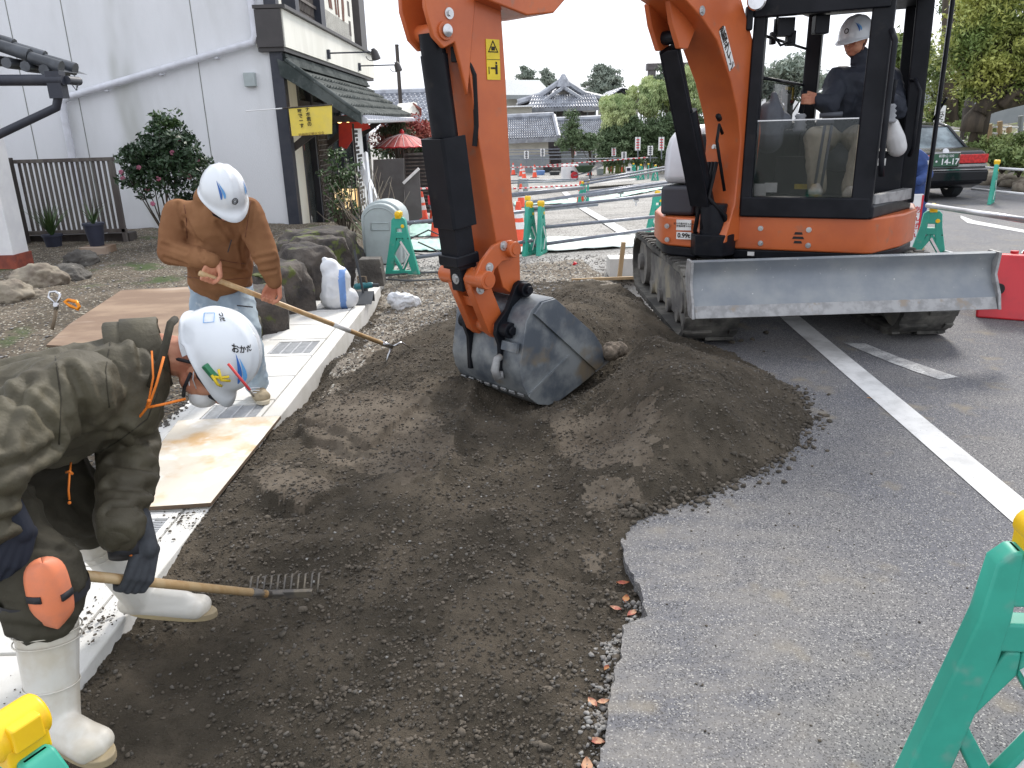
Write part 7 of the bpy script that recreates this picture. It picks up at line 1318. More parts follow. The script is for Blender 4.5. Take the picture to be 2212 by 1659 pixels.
# grey rounded storage box
p = GS(838, 568); p = V((-1.62, 10.15, -.06)); t = thing('storage_box', 'tall grey plastic storage box with a rounded top at the garden corner', 'storage box', p)
def arch(w_, h, r): 
    P = [(-w_, 0), (w_, 0)]; 
    for i in range(13): a = math.pi * i / 12; P.append((w_ * math.cos(a) if True else 0, h - r + r * math.sin(a)))
    return P
sx = V((.985, -.17, 0)); sy = V((.17, .985, 0)); fb = lambda u, v, q: p + sx * u + sy * q + V((0, 0, v))
MB().prism(arch(.25, .77, .2), 0, .32, fb).obj('body', 'greyplastic_m', t, bevel=.02, seg=3); MB().prism(arch(.27, .8, .22), .1, .42, fb).obj('hood', 'greyplastic_m', t, bevel=.025, seg=3)
mb = MB(); ar = arch(.215, .72, .17); mb.tube([fb(u, v, -.002) for u, v in ar[2:]] + [fb(-.215, .02, -.002)], .007, 6); mb.tube([fb(*a, -.004) for a in ((-.12, .44), (.12, .44), (.12, .53), (-.12, .53), (-.12, .44))], .008, 6); mb.obj('moulded_rib', 'greyplastic_m', t, smooth=True)
# white sack with blue stripe, bags and tools
p = V((-1.62, 7.35, 0)); c = MB(); c.chain((p + V((-.02, 0, .12)), .14), (p + V((.0, 0, .27)), .135), (p + V((-.05, 0, .38)), .09)); c.cap(p + V((-.07, .03, .09)), .11, p + V((.09, .0, .09)), .1); c.chain((p + V((-.06, 0, .36)), .05), (p + V((-.09, -.01, .46)), .03)); c.cap(p + V((.06, 0, .3)), .06, p + V((-.06, 0, .32)), .06)
sk_ = c.blob('sack', 'tarp_m', None, .008, 12, .006, 9); tag(sk_, 'full white woven sack with a blue stripe standing on the gutter end', 'sack')
me = sk_.data; me.materials.append(MATS['blue_m'])
for f_ in me.polygons:
    cx = f_.center.x - p.x
    if .035 < cx - (f_.center.z) * .03 < .09 and f_.center.z < .37: f_.material_index = 1
c = MB(); p = V((-1.12, 7.9, -.1)); c.cap(p, .09, p + V((.14, .05, .0)), .07); c.cap(p + V((-.05, 0, .05)), .07, p + V((.1, 0, .04)), .06); tag(c.blob('plastic_bag', 'tarp_m', None, .008, 3, .02, 14), 'crumpled white plastic bag on the gravel beside the power tool', 'bag')
p = V((-1.45, 7.75, .03)); t = thing('power_tool', 'teal cordless power tool lying at the far end of the gutter', 'power tool', p); MB().chain((p + V((-.06, 0, .09)), .035), (p + V((.08, 0, .1)), .03)).blob('body', 'tooltl_m', t, .006, 3); MB().tube([p + V((.08, 0, .1)), p + V((.16, -.02, .1))], .02, 8).obj('nozzle', 'darkplastic_m', t); MB().tube([p + V((.02, 0, .08)), p + V((.04, -.03, -.02))], .02, 8).obj('grip', 'darkplastic_m', t); MB().box(p + V((.05, -.04, -.03)), (.09, .06, .03)).obj('battery', 'darkplastic_m', t, bevel=.005); MB().tube([p + V((-.04, 0, .12)), p + V((-.05, 0, .19)), p + V((.03, 0, .19)), p + V((.04, 0, .12))], .01, 6).obj('handle', 'rope_m', t)
p = V((-1.42, 7.5, 0)); t = thing('dustpan', 'dark long handled dustpan leaning beside the white sack', 'dustpan', p); mb = MB(); mb.add([p + V(v) for v in ((-.12, -.08, .01), (.1, -.1, .01), (.1, .1, .1), (-.12, .1, .1), (-.12, .1, .0), (.1, .1, 0))], [(0, 1, 2, 3), (2, 3, 4, 5)]); mb.obj('pan', 'darkplastic_m', t); MB().tube([p + V((0, .08, .06)), p + V((-.06, .12, .5))], .012, 8).obj('handle', 'darkplastic_m', t)
p = V((-1.5, 8.6, -.03)); tag(MB().prism([(-.14, 0), (.14, 0), (.11, .3), (-.12, .3)], -.1, .1, lambda u, v, q: p + V((u, q, v))).obj('concrete_block', 'rock_m', None, bevel=.012), 'weathered grey concrete post base behind the power tool', 'block')
mb = MB(); R = random.Random(3); P = [V((-1.0 + .5 * math.cos(a * .9) + R.uniform(-.05, .05), 9.0 + .25 * math.sin(a * .9) + R.uniform(-.05, .05), -.02)) for a in range(16)]; mb.tube(P, .008, 6); tag(mb.obj('black_cable', 'darkplastic_m', None, smooth=True), 'loops of black cable on the gravel by the first green stand', 'cable')
p = GS(935, 552); t = thing('folded_trolley', 'folded black tubular cart lying behind the excavator cylinder', 'trolley', p); mb = MB(); mb.tube([p + V(v) for v in ((-.3, 0, .25), (-.35, 0, .05), (.1, -.1, .0), (.25, 0, .22), (-.05, .1, .35), (-.3, 0, .25))], .012, 6); mb.tube([p + V(v) for v in ((-.2, 0, .2), (.1, 0, .05))], .012, 6); mb.obj('frame', 'darkplastic_m', t)
# umbrella, dark fence boards behind the shop
p = T(868, 288, 18.5); t = thing('paper_umbrella', 'large red oiled paper umbrella on a dark pole behind the shop', 'umbrella', V((p.x, p.y, gs(18.5)))); mb = MB(); n = 36; P = [p]; r = .66
for i in range(n): a = 2 * math.pi * i / n; P.append(p + V((math.cos(a) * r, math.sin(a) * r, -.29 + (.012 if i % 2 else 0))))
mid = [p + V((math.cos(2 * math.pi * i / n) * r * .5, math.sin(2 * math.pi * i / n) * r * .5, -.10 + (.008 if i % 2 else 0))) for i in range(n)]; P += mid
mb.add(P, [(0, 1 + n + i, 1 + n + (i + 1) % n) for i in range(n)] + [(1 + n + i, 1 + i, 1 + (i + 1) % n, 1 + n + (i + 1) % n) for i in range(n)]); cp = mb.obj('canopy', 'umb_m', t); MB().tube([P[1 + i] for i in range(n)] + [P[1]], .014, 6).obj('rim', 'redplastic_m', cp); mb = MB()
for i in range(0, n, 2): mb.tube([p, mid[i] + V((0, 0, .004)), P[1 + i] + V((0, 0, .004))], .006, 4)
mb.obj('rib', 'conew_m', cp); MB().cyl(V((p.x, p.y, gs(18.5))), p + V((0, 0, .0)), .025).obj('pole', 'darkwood_m', t); MB().lathe([(0, .05), (.05, .05), (.1, .02)], p - V((0, 0, .01)), n=12).obj('finial', 'redplastic_m', t)
def wallp(name, P, Y, th, m, label, cat='fence'):
    z0 = gs(Y) - .1; Q = [T(x, y, Y) for x, y in P]; mb = MB(); n = len(Q); mb.add(Q + [q + V((0, th, 0)) for q in Q], [tuple(range(n)), tuple(range(2 * n - 1, n - 1, -1))] + [(i, (i + 1) % n, n + (i + 1) % n, n + i) for i in range(n)]); return tag(mb.obj(name, m, None), label, cat)
wallp('dark_fence', [(806, 345), (872, 342), (875, 500), (806, 500)], 15.5, .05, 'boardgrey_m', 'black boarded fence panel beyond the rounded storage box'); 
wallp('leaning_board', [(872, 392), (905, 363), (912, 470), (880, 492)], 15.2, .04, 'boardgrey_m', 'glossy dark board with a pale top edge left of the nearest cone', 'board')
bar('board_edge', T(871, 396, 15.15), T(905, 364, 15.15), .05, .04, 'conew_m', 'pale capping rail on the leaning dark board', 'rail')
sw_ = wallp('slatted_screen', [(872, 332), (930, 328), (935, 460), (872, 460)], 19.5, .06, 'boardgrey_m', 'grey horizontal slatted screen behind the umbrella pole'); mb = MB()
for i in range(16): a, b = T(873, 334 + i * 8, 19.45), T(932, 330 + i * 8, 19.45); mb.bb((a.x, 19.42, a.z - .02), (b.x, 19.5, a.z + .012))
mb.obj('slat', 'slat_m', sw_); 
for i in range(1): pass
p = T(945, 440, 14.5); t = thing('pink_sign', 'small magenta folding sign on crossed legs behind the cylinder', 'sign', V((p.x, p.y, gs(14.5)))); MB().box(T(940, 432, 14.5), (.26, .02, .16)).obj('board', 'redplastic_m', t); mb = MB()
for s_ in (1, -1): mb.tube([T(936 + s_ * 10, 440, 14.5), V((p.x - s_ * .12, 14.5, gs(14.5)))], .012, 6)
mb.obj('leg', 'pipe_m', t); text('lettering', '通行止', .06, 'white_m', t, T(940, 432, 14.5) + V((0, -.015, 0)), (1, 0, 0), (0, 0, 1))
# carabiner with wire thimble behind the worker's back
p = CZ(125, 665, 2.62); t = thing('carabiner', 'orange carabiner and steel eye hook on a rope above the stooping back', 'carabiner', p); P = [CZ(x, y, 2.6) for x, y in ((148, 648), (165, 652), (171, 662), (168, 668), (150, 660), (140, 652), (148, 648))]; MB().tube(P, .006, 8).obj('carabiner_ring', 'orangecarab_m', t, smooth=True)
mb = MB(); mb.tube([CZ(x, y, 2.6) for x, y in ((121, 658), (105, 642), (108, 631), (120, 630), (130, 636), (128, 646), (121, 658))], .0045, 8); mb.tube([CZ(121, 654, 2.6), CZ(121, 668, 2.6)], .009, 8); mb.obj('steel_eye', 'chrome_m', t, smooth=True); MB().tube([CZ(121, 666, 2.6), CZ(118, 690, 2.6), CZ(112, 712, 2.6)], .006, 8).obj('rope', 'rope_m', t, smooth=True)
# ================================================================ far background
mat('pine_m', (.07, .11, .055), .6, c2=(.12, .16, .09), s=.6); mat('pinehazy_m', (.22, .27, .22), .8, c2=(.3, .34, .28), s=.5); mat('bamboo_m', (.56, .62, .3), .7, c2=(.32, .42, .19), s=.5); mat('bamboodark_m', (.1, .15, .07), .7, c2=(.16, .22, .11), s=.4)  # distant pines and trees: haze is put into their washed-out leaf colour
mat('gold_m', (.42, .44, .11), .6, c2=(.16, .23, .06), s=.9, lo=.4, hi=.62); mat('greenr_m', (.12, .18, .055), .6, c2=(.24, .28, .08), s=.8); mat('walltan_m', (.5, .48, .42), .85, c2=(.42, .4, .35), s=1); mat('wallgrey_m', (.3, .32, .33), .8, c2=(.25, .27, .28), s=1)
mat('metalroof_m', (.3, .33, .33), .5, c2=(.25, .27, .27), s=2, st=(8, 1, 1)); mat('carpaint_m', (.004, .005, .008), .2, coat=.3, spec=.35); mat('carglass_m', (.05, .07, .08), .05, c2=(.2, .25, .27), s=2); mat('tail_m', (.6, .02, .02), .25, c2=(.35, .01, .01), s=20); mat('plate_m', (.03, .11, .06), .5); mat('bank_m', (.2, .17, .11), .95, c2=(.13, .16, .05), s=1.4, lo=.42, hi=.6, voro=(5, (.08, .07, .06), (.36, .34, .3), .8, .85, .85), bump=.08, bs=6)
def fix_roof(a, b, c, d): return a, b, c, d
def house(name, label, loc): return thing(name, label, 'house', loc)
# big tiled roof behind the umbrella
h = house('tiled_house', 'long tiled roof house behind the red paper umbrella and the stick', T(940, 300, 34)); a, b = T(790, 208, 36), T(1075, 199, 36); d, c = T(845, 292, 30), T(1080, 280, 30)
tile_sheet('roof', 'tilehazy_m', h, a, b, c, d, 26, 12, .09, .07, .2); mb = MB(); mb.tube([a + V((0, 0, .1)), b + V((0, 0, .1))], .16, 8); mb.obj('ridge', 'tilehazy_m', h); MB().bb((d.x, 30.6, -1.3), (c.x, 36, d.z - .1)).obj('wall', 'walltan_m', h)
# canopy roof next to the shop
t = thing('small_canopy', 'small pale curved canopy roof with a striped underside beyond the shop eave', 'canopy', T(885, 250, 21.5)); a, b = T(860, 224, 22.5), T(893, 221, 22.5); c, d = T(908, 244, 21), T(858, 252, 21); mb = MB(); m1, m2 = (a + d) / 2 + V((0, 0, .1)), (b + c) / 2 + V((0, 0, .12)); mb.add([a, b, m2, m1, c, d], [(0, 1, 2, 3), (3, 2, 4, 5)]); o = mb.obj('roof', 'cream_m', t); s = o.modifiers.new('s', 'SOLIDIFY'); s.thickness = .05
mb = MB()
for i in range(4): mb.tube([T(893 + i * 4, 224 + i * 5, 21.6), T(909, 236 + i * 4, 20.95)], .03, 4)
mb.obj('rafter', 'brick_m', t); MB().cyl(T(884, 250, 21.5), V((T(884, 250, 21.5).x, 21.5, -.7)), .05).obj('post', 'darkwood_m', t)
# gable house
h = house('gable_house', 'tiled house with a wide ornamental gable in the centre background', T(1215, 260, 58)); Yg = 58
pk = T(1216, 178, Yg); el, er = T(1118, 226, Yg), T(1305, 218, Yg); dp = V((0, 9, 0)); ml, mr = pk.lerp(el, .5) - V((0, 0, .28)), pk.lerp(er, .5) - V((0, 0, .28))
for (p0, p1, p2) in ((pk, ml, el), (pk, mr, er)): tile_sheet('roof', 'tilehazy_m', h, p0, p0 + dp, p1 + dp, p1, 10, 6, .1, .06, .25); tile_sheet('roof', 'tilehazy_m', h, p1, p1 + dp, p2 + dp, p2, 10, 6, .1, .06, .25)
mb = MB(); 
for off, r in ((0, .2), (.55, .13)):
    for P in ((pk, ml, el), (pk, mr, er)): mb.tube([p - V((0, .3 + off, off * .9 - .15)) for p in P], r, 6)
mb.obj('barge', 'tilehazy_m', h); mb = MB()
for P in ((pk, ml, el), (pk, mr, er)):
    for i in range(16): t = .08 + i / 17; q = (P[0].lerp(P[1], t * 2) if t < .5 else P[1].lerp(P[2], t * 2 - 1)) - V((0, .9, .32)); mb.box(q, (.22, .1, .16))
    mb.tube([p - V((0, .5, 1.0)) for p in P[:2]] + [P[1].lerp(P[2], .5) - V((0, .5, .8))], .09, 5)
mb.obj('dentil', 'white_m', h); mb = MB(); mb.add([pk - V((0, -.3, .8)), T(1135, 222, Yg) + V((0, .3, 0)), T(1290, 216, Yg) + V((0, .3, 0))], [(0, 1, 2)]); mb.obj('gable_wall', 'boardgrey_m', h); MB().lathe([(0, .45), (.5, .3), (.8, .12)], pk - V((0, .5, .3)), n=8).obj('ridge_ornament', 'tilehazy_m', h)
a, b, c, d = T(1150, 207, Yg - .3), T(1283, 203, Yg - .3), T(1298, 232, Yg - 2), T(1138, 236, Yg - 2); tile_sheet('lower_roof', 'tilehazy_m', h, a, b, c, d, 26, 4, .08, .07, .2)
q0, q1 = T(1150, 236, Yg), T(1286, 264, Yg); MB().bb((q0.x, Yg, -1.3), (q1.x, Yg + 8, q0.z)).obj('wall', 'boardgrey_m', h); mb = MB()
for i in range(9): x = q0.x + (q1.x - q0.x) * i / 8; mb.bb((x - .05, Yg - .05, q1.z), (x + .05, Yg, q0.z))
mb.obj('batten', 'wallgrey_m', h)
h = house('grey_roof_house', 'house with a plain dark grey metal roof left of the ornamental gable', T(1140, 220, 66)); a, b, c, d = T(1085, 180, 72), T(1165, 181, 72), T(1195, 214, 64), T(1080, 214, 64); mb = MB(); mb.add([a, b, c, d], [(0, 1, 2, 3)]); o = mb.obj('roof', 'metalroof_m', h); s = o.modifiers.new('s', 'SOLIDIFY'); s.thickness = .3; MB().bb((T(1060, 215, 65).x, 65, -1.3), (T(1190, 215, 65).x, 70, T(1100, 214, 65).z)).obj('wall', 'walltan_m', h)
h = house('cream_house', 'low cream walled annex between the grey roof and the gable', T(1120, 245, 54)); MB().bb((T(1060, 240, 54).x, 54, -1.3), (T(1149, 240, 54).x, 57, T(1100, 232, 54).z)).obj('wall', 'walltan_m', h); MB().bb((T(1060, 240, 54).x, 53.5, T(1100, 232, 54).z), (T(1152, 240, 54).x, 57.5, T(1100, 229, 54).z)).obj('roof', 'white_m', h)
for k, (P, lab, wy, wm) in enumerate((([(1090, 258), (1196, 253), (1207, 299), (1085, 304)], 'long low tiled roof building directly right of the stick', 330, 'walltan_m'), ([(1199, 264), (1312, 259), (1302, 296), (1207, 300)], 'low tiled roof building half behind the small conifer', 330, 'boardgrey_m'))):
    Y = 50 + k * 1.5; h = house('tiled_annex', lab, T(P[0][0] + 50, 300, Y)); a, b, c, d = [T(x, y, Y + (3 if i < 2 else 0)) for i, (x, y) in enumerate(P)]; tile_sheet('roof', 'tilehazy_m', h, a, b, c, d, 24, 9, .09, .08, .2)
    mb = MB(); mb.tube([a + V((0, 0, .12)), b + V((0, 0, .12))], .2, 8); mb.tube([b + V((0, -.05, .1)), c + V((0, 0, .1))], .14, 6); mb.obj('ridge', 'tilehazy_m', h)
    MB().bb((d.x + .3, Y + .8, -1.3), (c.x - .6, Y + 4, d.z)).obj('wall', wm, h); MB().bb((d.x + .2, Y + .7, -1.3), (c.x - .55, Y + .78, d.z - .9)).obj('dado', 'wallgrey_m', h)
h = house('tiled_house', 'tiled roof peak showing above the bamboo right of the gable', T(1345, 220, 62)); pk = T(1346, 190, 62); a, b = T(1310, 214, 60), T(1400, 210, 60); tile_sheet('roof', 'tilehazy_m', h, pk, pk + dp, a + dp, a, 8, 6, .1, .06, .25); tile_sheet('roof', 'tilehazy_m', h, pk, pk + dp, b + dp, b, 8, 6, .1, .06, .25); MB().bb((a.x + .3, 62.5, -1.3), (b.x - .3, 68, a.z)).obj('wall', 'walltan_m', h)
# utility pole
p = T(865, 218, 26); t = thing('utility_pole', 'thin dark utility pole rising behind the shop eave', 'pole', V((p.x, 26, -.85))); MB().cyl(V((p.x, 26, -.9)), T(857, 98, 26), .075, .055).obj('shaft', 'darkwood_m', t); mb = MB(); mb.cyl(T(857, 98, 26) - V((0, 0, .02)), T(857, 96, 26), .06); mb.obj('cap', 'darkwood_m', t)
# torii beam
t = thing('shrine_gate', 'dark horizontal top beam of a shrine gate above the pine', 'gate', T(1415, 150, 70)); a, b = T(1396, 145, 70), T(1440, 144, 70); MB().box((a + b) / 2 + V((2, 0, 0)), ((b - a).length + 4, .8, .55)).obj('top_beam', 'boardgrey_m', t, bevel=.05); MB().box((a + b) / 2 + V((2, 0, -1.0)), ((b - a).length + 1.5, .5, .4)).obj('tie_beam', 'boardgrey_m', t); q = T(1408, 150, 70); MB().cyl(V((q.x, 70, -1.2)), V((q.x, 70, q.z)), .35).obj('pillar', 'boardgrey_m', t); q2 = T(1408, 150, 70) + V((6, 0, 0)); MB().cyl(V((q2.x, 70, -1.2)), V((q2.x, 70, q2.z)), .35).obj('pillar', 'boardgrey_m', t)
def tree(name, label, cat, x, ybase, Y, crowns, m, n, size, seed, cr, clumps, trunk=.2, group=None, zb=None, asp=.45, up=.5):
    zb = gs(Y) if zb is None else zb; base = V((T(x, ybase, Y).x, Y, zb)); t = thing(name, label, cat, base, group); P = []; CC = []
    for i, (cx, cy, rx, ry) in enumerate(crowns):
        c = T(cx, cy, Y); k = Y / CF * 1.0; pts, C = crown_pts(c, (rx * k, rx * k * .8, ry * k), int(n * rx * ry / sum(q[2] * q[3] for q in crowns)), clumps, seed + i * 7, cr); P.append(pts); CC += [tuple(q) for q in C[::max(1, clumps // 8)]]
    leaves('crown', m, t, np.concatenate(P), size, seed, up, asp); mb = MB(); top = V(CC[0]); 
    tx = T(crowns[0][0], crowns[0][1], Y); mb.tube([base, base.lerp(tx, .5) + V((.02 * Y * .1, 0, 0)), tx], [trunk, trunk * .7, trunk * .25], 8)
    for q in CC: s_ = base.lerp(tx, .35 + .5 * random.Random(int(abs(q[0]) * 97)).random()); mb.tube([s_, s_.lerp(V(q), .5) + V((0, 0, .1 * trunk * 5)), V(q)], [trunk * .35, trunk * .22, trunk * .08], 5, cap=False)
    mb.obj('trunk', 'bark_m', t, smooth=True); return t
lay = lambda x, y0, y1, w_, n: [(x + (8 if i % 2 else -6) * w_ / 40, y0 + (y1 - y0) * i / (n - 1), w_ * (.35 + .65 * i / (n - 1)), 5.5) for i in range(n)]
tree('pine_tree', 'thin pale distant pine above the grey metal roof, left one', 'tree', 1136, 240, 90, lay(1136, 148, 184, 26, 5), 'pinehazy_m', 2600, .4, 3, .4, 16, .25, 'distant pines', asp=.3)
tree('pine_tree', 'distant pine just left of the gable peak', 'tree', 1180, 240, 88, lay(1180, 156, 186, 24, 5), 'pinehazy_m', 3000, .4, 4, .4, 16, .25, 'distant pines', asp=.3)
tree('pine_tree', 'broad layered pine right of the ornamental gable', 'tree', 1305, 240, 85, lay(1305, 148, 198, 46, 7), 'pinehazy_m', 7000, .42, 5, .5, 18, .3, 'distant pines', asp=.3)
tree('pine_tree', 'large dark pine beside the boom cylinder under the shrine gate beam', 'tree', 1450, 300, 64, lay(1452, 148, 228, 56, 8) + [(1448, 190, 46, 34)], 'pine_m', 16000, .3, 6, .6, 20, .4, 'distant pines', asp=.3)
for i, (cx, cy, rx, ry, lab) in enumerate(((1322, 266, 32, 50, 'bamboo clump at the left end of the grove'), (1378, 246, 42, 58, 'bright bamboo clump in the middle of the grove'), (1440, 240, 40, 66, 'bamboo clump beside the silver hood'), (1490, 235, 34, 78, 'bamboo clump behind the boom cylinder'))):
    Y = 46; zb = gs(46); t = thing('bamboo_clump', lab, 'bamboo', V((T(cx, 330, Y).x, Y, zb)), 'bamboo grove'); k = Y / CF; c = T(cx, cy, Y)
    RR = random.Random(i * 5 + 2); PL = []; DR = []
    for j in range(15):
        x = c.x + RR.uniform(-1.1, 1.1) * rx * k; tz = c.z + ry * k * (RR.uniform(.25, 1.05)); w_ = RR.uniform(7, 13) * k; hh = RR.uniform(26, 44) * k; ln = RR.uniform(-.5, .5)
        pts, C = crown_pts((x, Y + RR.uniform(-1, 1), tz - hh * .5), (w_, .6, hh * .62), 1000, 26, 30 + i * 20 + j, .22); pts[:, 0] += ln * np.maximum(0, pts[:, 2] - (tz - hh * .4)) ; PL.append(pts)
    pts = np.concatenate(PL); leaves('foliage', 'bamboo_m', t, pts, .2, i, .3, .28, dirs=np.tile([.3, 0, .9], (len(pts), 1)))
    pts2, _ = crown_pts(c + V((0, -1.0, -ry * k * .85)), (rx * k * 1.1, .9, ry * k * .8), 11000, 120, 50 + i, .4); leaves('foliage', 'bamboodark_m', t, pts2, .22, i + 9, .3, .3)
    mb = MB(); R = random.Random(i)
    for q in range(12): x = c.x + R.uniform(-1, 1) * rx * k * .8; mb.tube([V((x, Y + .6, zb)), V((x + R.uniform(-.3, .3), Y + .6, c.z + ry * k * R.uniform(.4, .95)))], [.05, .02], 5)
    mb.obj('cane', 'greenr_m', t)
tree('conifer', 'slender young conifer in front of the low tiled roofs', 'tree', 1235, 335, 42, [(1235, 250, 7, 10), (1235, 268, 12, 12), (1237, 290, 17, 14), (1237, 312, 22, 14)], 'bamboodark_m', 2600, .2, 8, .35, 12, .08, asp=.3)
tree('round_shrub', 'rounded shrub at the foot of the bamboo grove', 'shrub', 1275, 330, 42, [(1272, 305, 24, 20)], 'bamboodark_m', 1500, .22, 9, .4, 14, .06)
# garden trees behind the shop
tree('japanese_maple', 'red leaved maple behind the red paper umbrella', 'tree', 885, 340, 20.5, [(872, 272, 34, 22), (905, 285, 26, 20), (840, 295, 28, 22)], 'maple_m', 2600, .11, 12, .3, 24, .06)
tree('shaped_pine', 'small cloud pruned dark pine between the shop and the umbrella', 'tree', 852, 330, 19.6, [(855, 268, 22, 6), (838, 282, 18, 6), (868, 284, 16, 5)], 'pine_m', 1500, .09, 13, .16, 12, .05, asp=.25)
tree('hedge', 'dark green hedge behind the slatted screen', 'hedge', 905, 350, 22, [(885, 318, 60, 22), (945, 330, 26, 60)], 'leaf2_m', 5200, .14, 14, .35, 40, .05)
# right-hand side
rb = np.interp
def bankz(X, Y): 
    d = X - (10.2 + .12 * (Y - 14)); return -.1 + 1.15 * smst(0, 2.6, d) * smst(11, 15, Y) + fbm(X, Y, .8, 3) * .22 * smst(0, 1, d) * smst(11.5, 14, Y) - .3 * (d < 0)
me = grid_mesh(np.linspace(9.4, 40, 90), np.linspace(11, 60, 100), bankz); tag(link_mesh('bank', me, 'bank_m', smooth=True), kind='structure')
mb = MB(); R = random.Random(6)
P, s = [], []
for i in range(60): y = 13 + R.random() * 14; x = 10.35 + .12 * (y - 14) + R.random() * .5; P.append((x, y, .1)); s.append(R.uniform(.12, .3))
tag(link_mesh('bank_stones', scatter_rocks(P, s, .7, 33), 'cobble_m'), 'rough stones along the foot of the planted bank', 'stones', kind='stuff')
for i, (x, y, Y, r, lab) in enumerate(((2150, 318, 19, .45, 'low rounded clipped shrub on the bank above the car tail light'), (2192, 306, 19.5, .4, 'clipped shrub on the bank near the right edge'), (2170, 338, 17.5, .35, 'small shrub low on the bank'), (2206, 345, 17, .35, 'shrub lowest on the bank at the right edge'), (2120, 296, 22, .5, 'shrub at the left end of the bank'), (2048, 292, 27, .8, 'rounded clipped hedge behind the black car'), (2030, 296, 26, .5, 'small clipped hedge ball left of the larger one'))):
    c = T(x, y, Y); t = thing('clipped_shrub', lab, 'shrub', c - V((0, 0, r)), 'shrubs on the bank'); pts, C = crown_pts(c, (r, r, r * .6), 1500, 30, 70 + i, .2); leaves('foliage', 'greenr_m', t, pts, .1, i); twigs('stem', 'bark_m', t, c - V((0, 0, r)), C[:8], i, .02, .006, .05)
t1 = tree('leaning_tree', 'big tree on the bank with a curved leaning trunk and yellow green foliage', 'tree', 2115, 270, 19.5, [(2150, 120, 90, 60), (2210, 60, 90, 60), (2220, 170, 70, 40), (2120, 190, 40, 26), (2090, 90, 50, 50), (2260, 120, 70, 80), (2170, 0, 70, 50), (2110, 20, 40, 30)], 'gold_m', 34000, .105, 15, .42, 46, .2, 'trees on the right', zb=.9)
mb = MB(); Pt = [T(x, y, 19.5) for x, y in ((2098, 285), (2104, 258), (2125, 232), (2165, 222), (2215, 212), (2260, 190))]; mb.tube(Pt, [.26, .24, .2, .17, .15, .12], 10); mb.tube([T(x, y, 19.4) for x, y in ((2115, 245), (2140, 205), (2170, 180), (2215, 172))], [.2, .14, .1, .07], 8); mb.tube([T(x, y, 19.4) for x, y in ((2140, 205), (2160, 150), (2200, 100), (2212, 40))], [.14, .09, .06, .03], 8); mb.tube([T(x, y, 19.3) for x, y in ((2160, 230), (2190, 200), (2240, 195))], [.13, .1, .07], 8); mb.obj('bough', 'bark_m', t1, smooth=True)
tree('evergreen_tree', 'tall dark green tree right behind the cab door with bare upper stem', 'tree', 2040, 300, 30, [(2075, 150, 62, 40), (2060, 200, 56, 34), (2045, 240, 40, 28), (2100, 210, 46, 36), (2130, 130, 50, 50), (2110, 60, 40, 40), (2095, 0, 40, 30)], 'greenr_m', 30000, .15, 16, .6, 36, .25, 'trees on the right', zb=-.3)
mb = MB(); mb.tube([T(2053, 300, 29.5), T(2050, 120, 29.5), T(2052, 0, 29.5), T(2054, -60, 29.5)], [.28, .26, .24, .2], 10); mb.tube([T(2052, 60, 29.5), T(2075, 62, 29.4), T(2092, 68, 29.4)], [.07, .05, .03], 6); tt_ = thing('bare_tree', 'straight bare tall tree trunk right of the cab door against the sky', 'tree', T(2053, 300, 29.5)); mb.obj('trunk', 'bark_m', tt_, smooth=True)
tree('evergreen_tree', 'pale green trees seen through the cab side window', 'tree', 1700, 300, 70, [(1700, 165, 60, 34), (1650, 180, 30, 24), (1745, 175, 30, 30)], 'pinehazy_m', 7000, .5, 17, 1.2, 26, .3, 'trees on the right', asp=.35)
tree('evergreen_tree', 'green trees seen through the rear door opening of the cab', 'tree', 1960, 300, 50, [(1960, 190, 40, 60), (1945, 110, 24, 30), (1985, 130, 30, 40), (1900, 230, 60, 30)], 'greenr_m', 8000, .4, 18, 1.0, 26, .25, 'trees on the right')
tree('evergreen_tree', 'dark tree closing the gap behind the black car', 'tree', 2010, 300, 36, [(2010, 262, 60, 26), (2090, 262, 60, 24), (2170, 255, 70, 24)], 'greenr_m', 7000, .3, 19, .8, 26, .2, 'trees on the right')
h = house('grey_building', 'dim grey building wall behind the trees on the right', T(2130, 260, 34)); MB().bb((T(2060, 260, 34).x, 34, -.3), (T(2212, 260, 34).x + 6, 38, T(2100, 178, 34).z)).obj('wall', 'wallgrey_m', h); MB().bb((T(2125, 240, 33.9).x, 33.9, -.2), (T(2133, 240, 33.9).x, 34, 3.4)).obj('white_column', 'white_m', h)
h = house('garden_kiosk', 'low white kiosk with a brown roof left of the white post', T(2045, 275, 30)); MB().bb((T(2000, 260, 31).x, 31, -.3), (T(2066, 260, 31).x, 33, T(2030, 240, 31).z)).obj('wall', 'walltan_m', h); MB().bb((T(1995, 260, 31).x, 30.6, T(2030, 240, 31).z), (T(2075, 260, 31).x, 33.5, T(2030, 234, 31).z)).obj('roof', 'brick_m', h)
t = thing('white_post', 'slim white post in front of the grey building', 'post', T(2108, 290, 25)); MB().cyl(V((T(2108, 290, 25).x, 25, .2)), T(2110, 196, 25), .07).obj('shaft', 'white_m', t); MB().cyl(T(2110, 196, 25), T(2110, 194, 25), .09).obj('cap', 'white_m', t)
for i, (x0, y0, x1, y1, Y, lab) in enumerate(((2040, 282, 2105, 284, 24, 'white far pipe rail behind the black car'), (2020, 303, 2110, 306, 23, 'lower white far pipe rail behind the black car'), (2140, 274, 2260, 276, 20, 'steel rail between posts on the bank'), (2140, 288, 2260, 292, 20, 'lower steel rail between posts on the bank'))): pipe(T(x0, y0, Y), T(x1, y1, Y), lab, .025, m='white_m', grp='rails on the right')
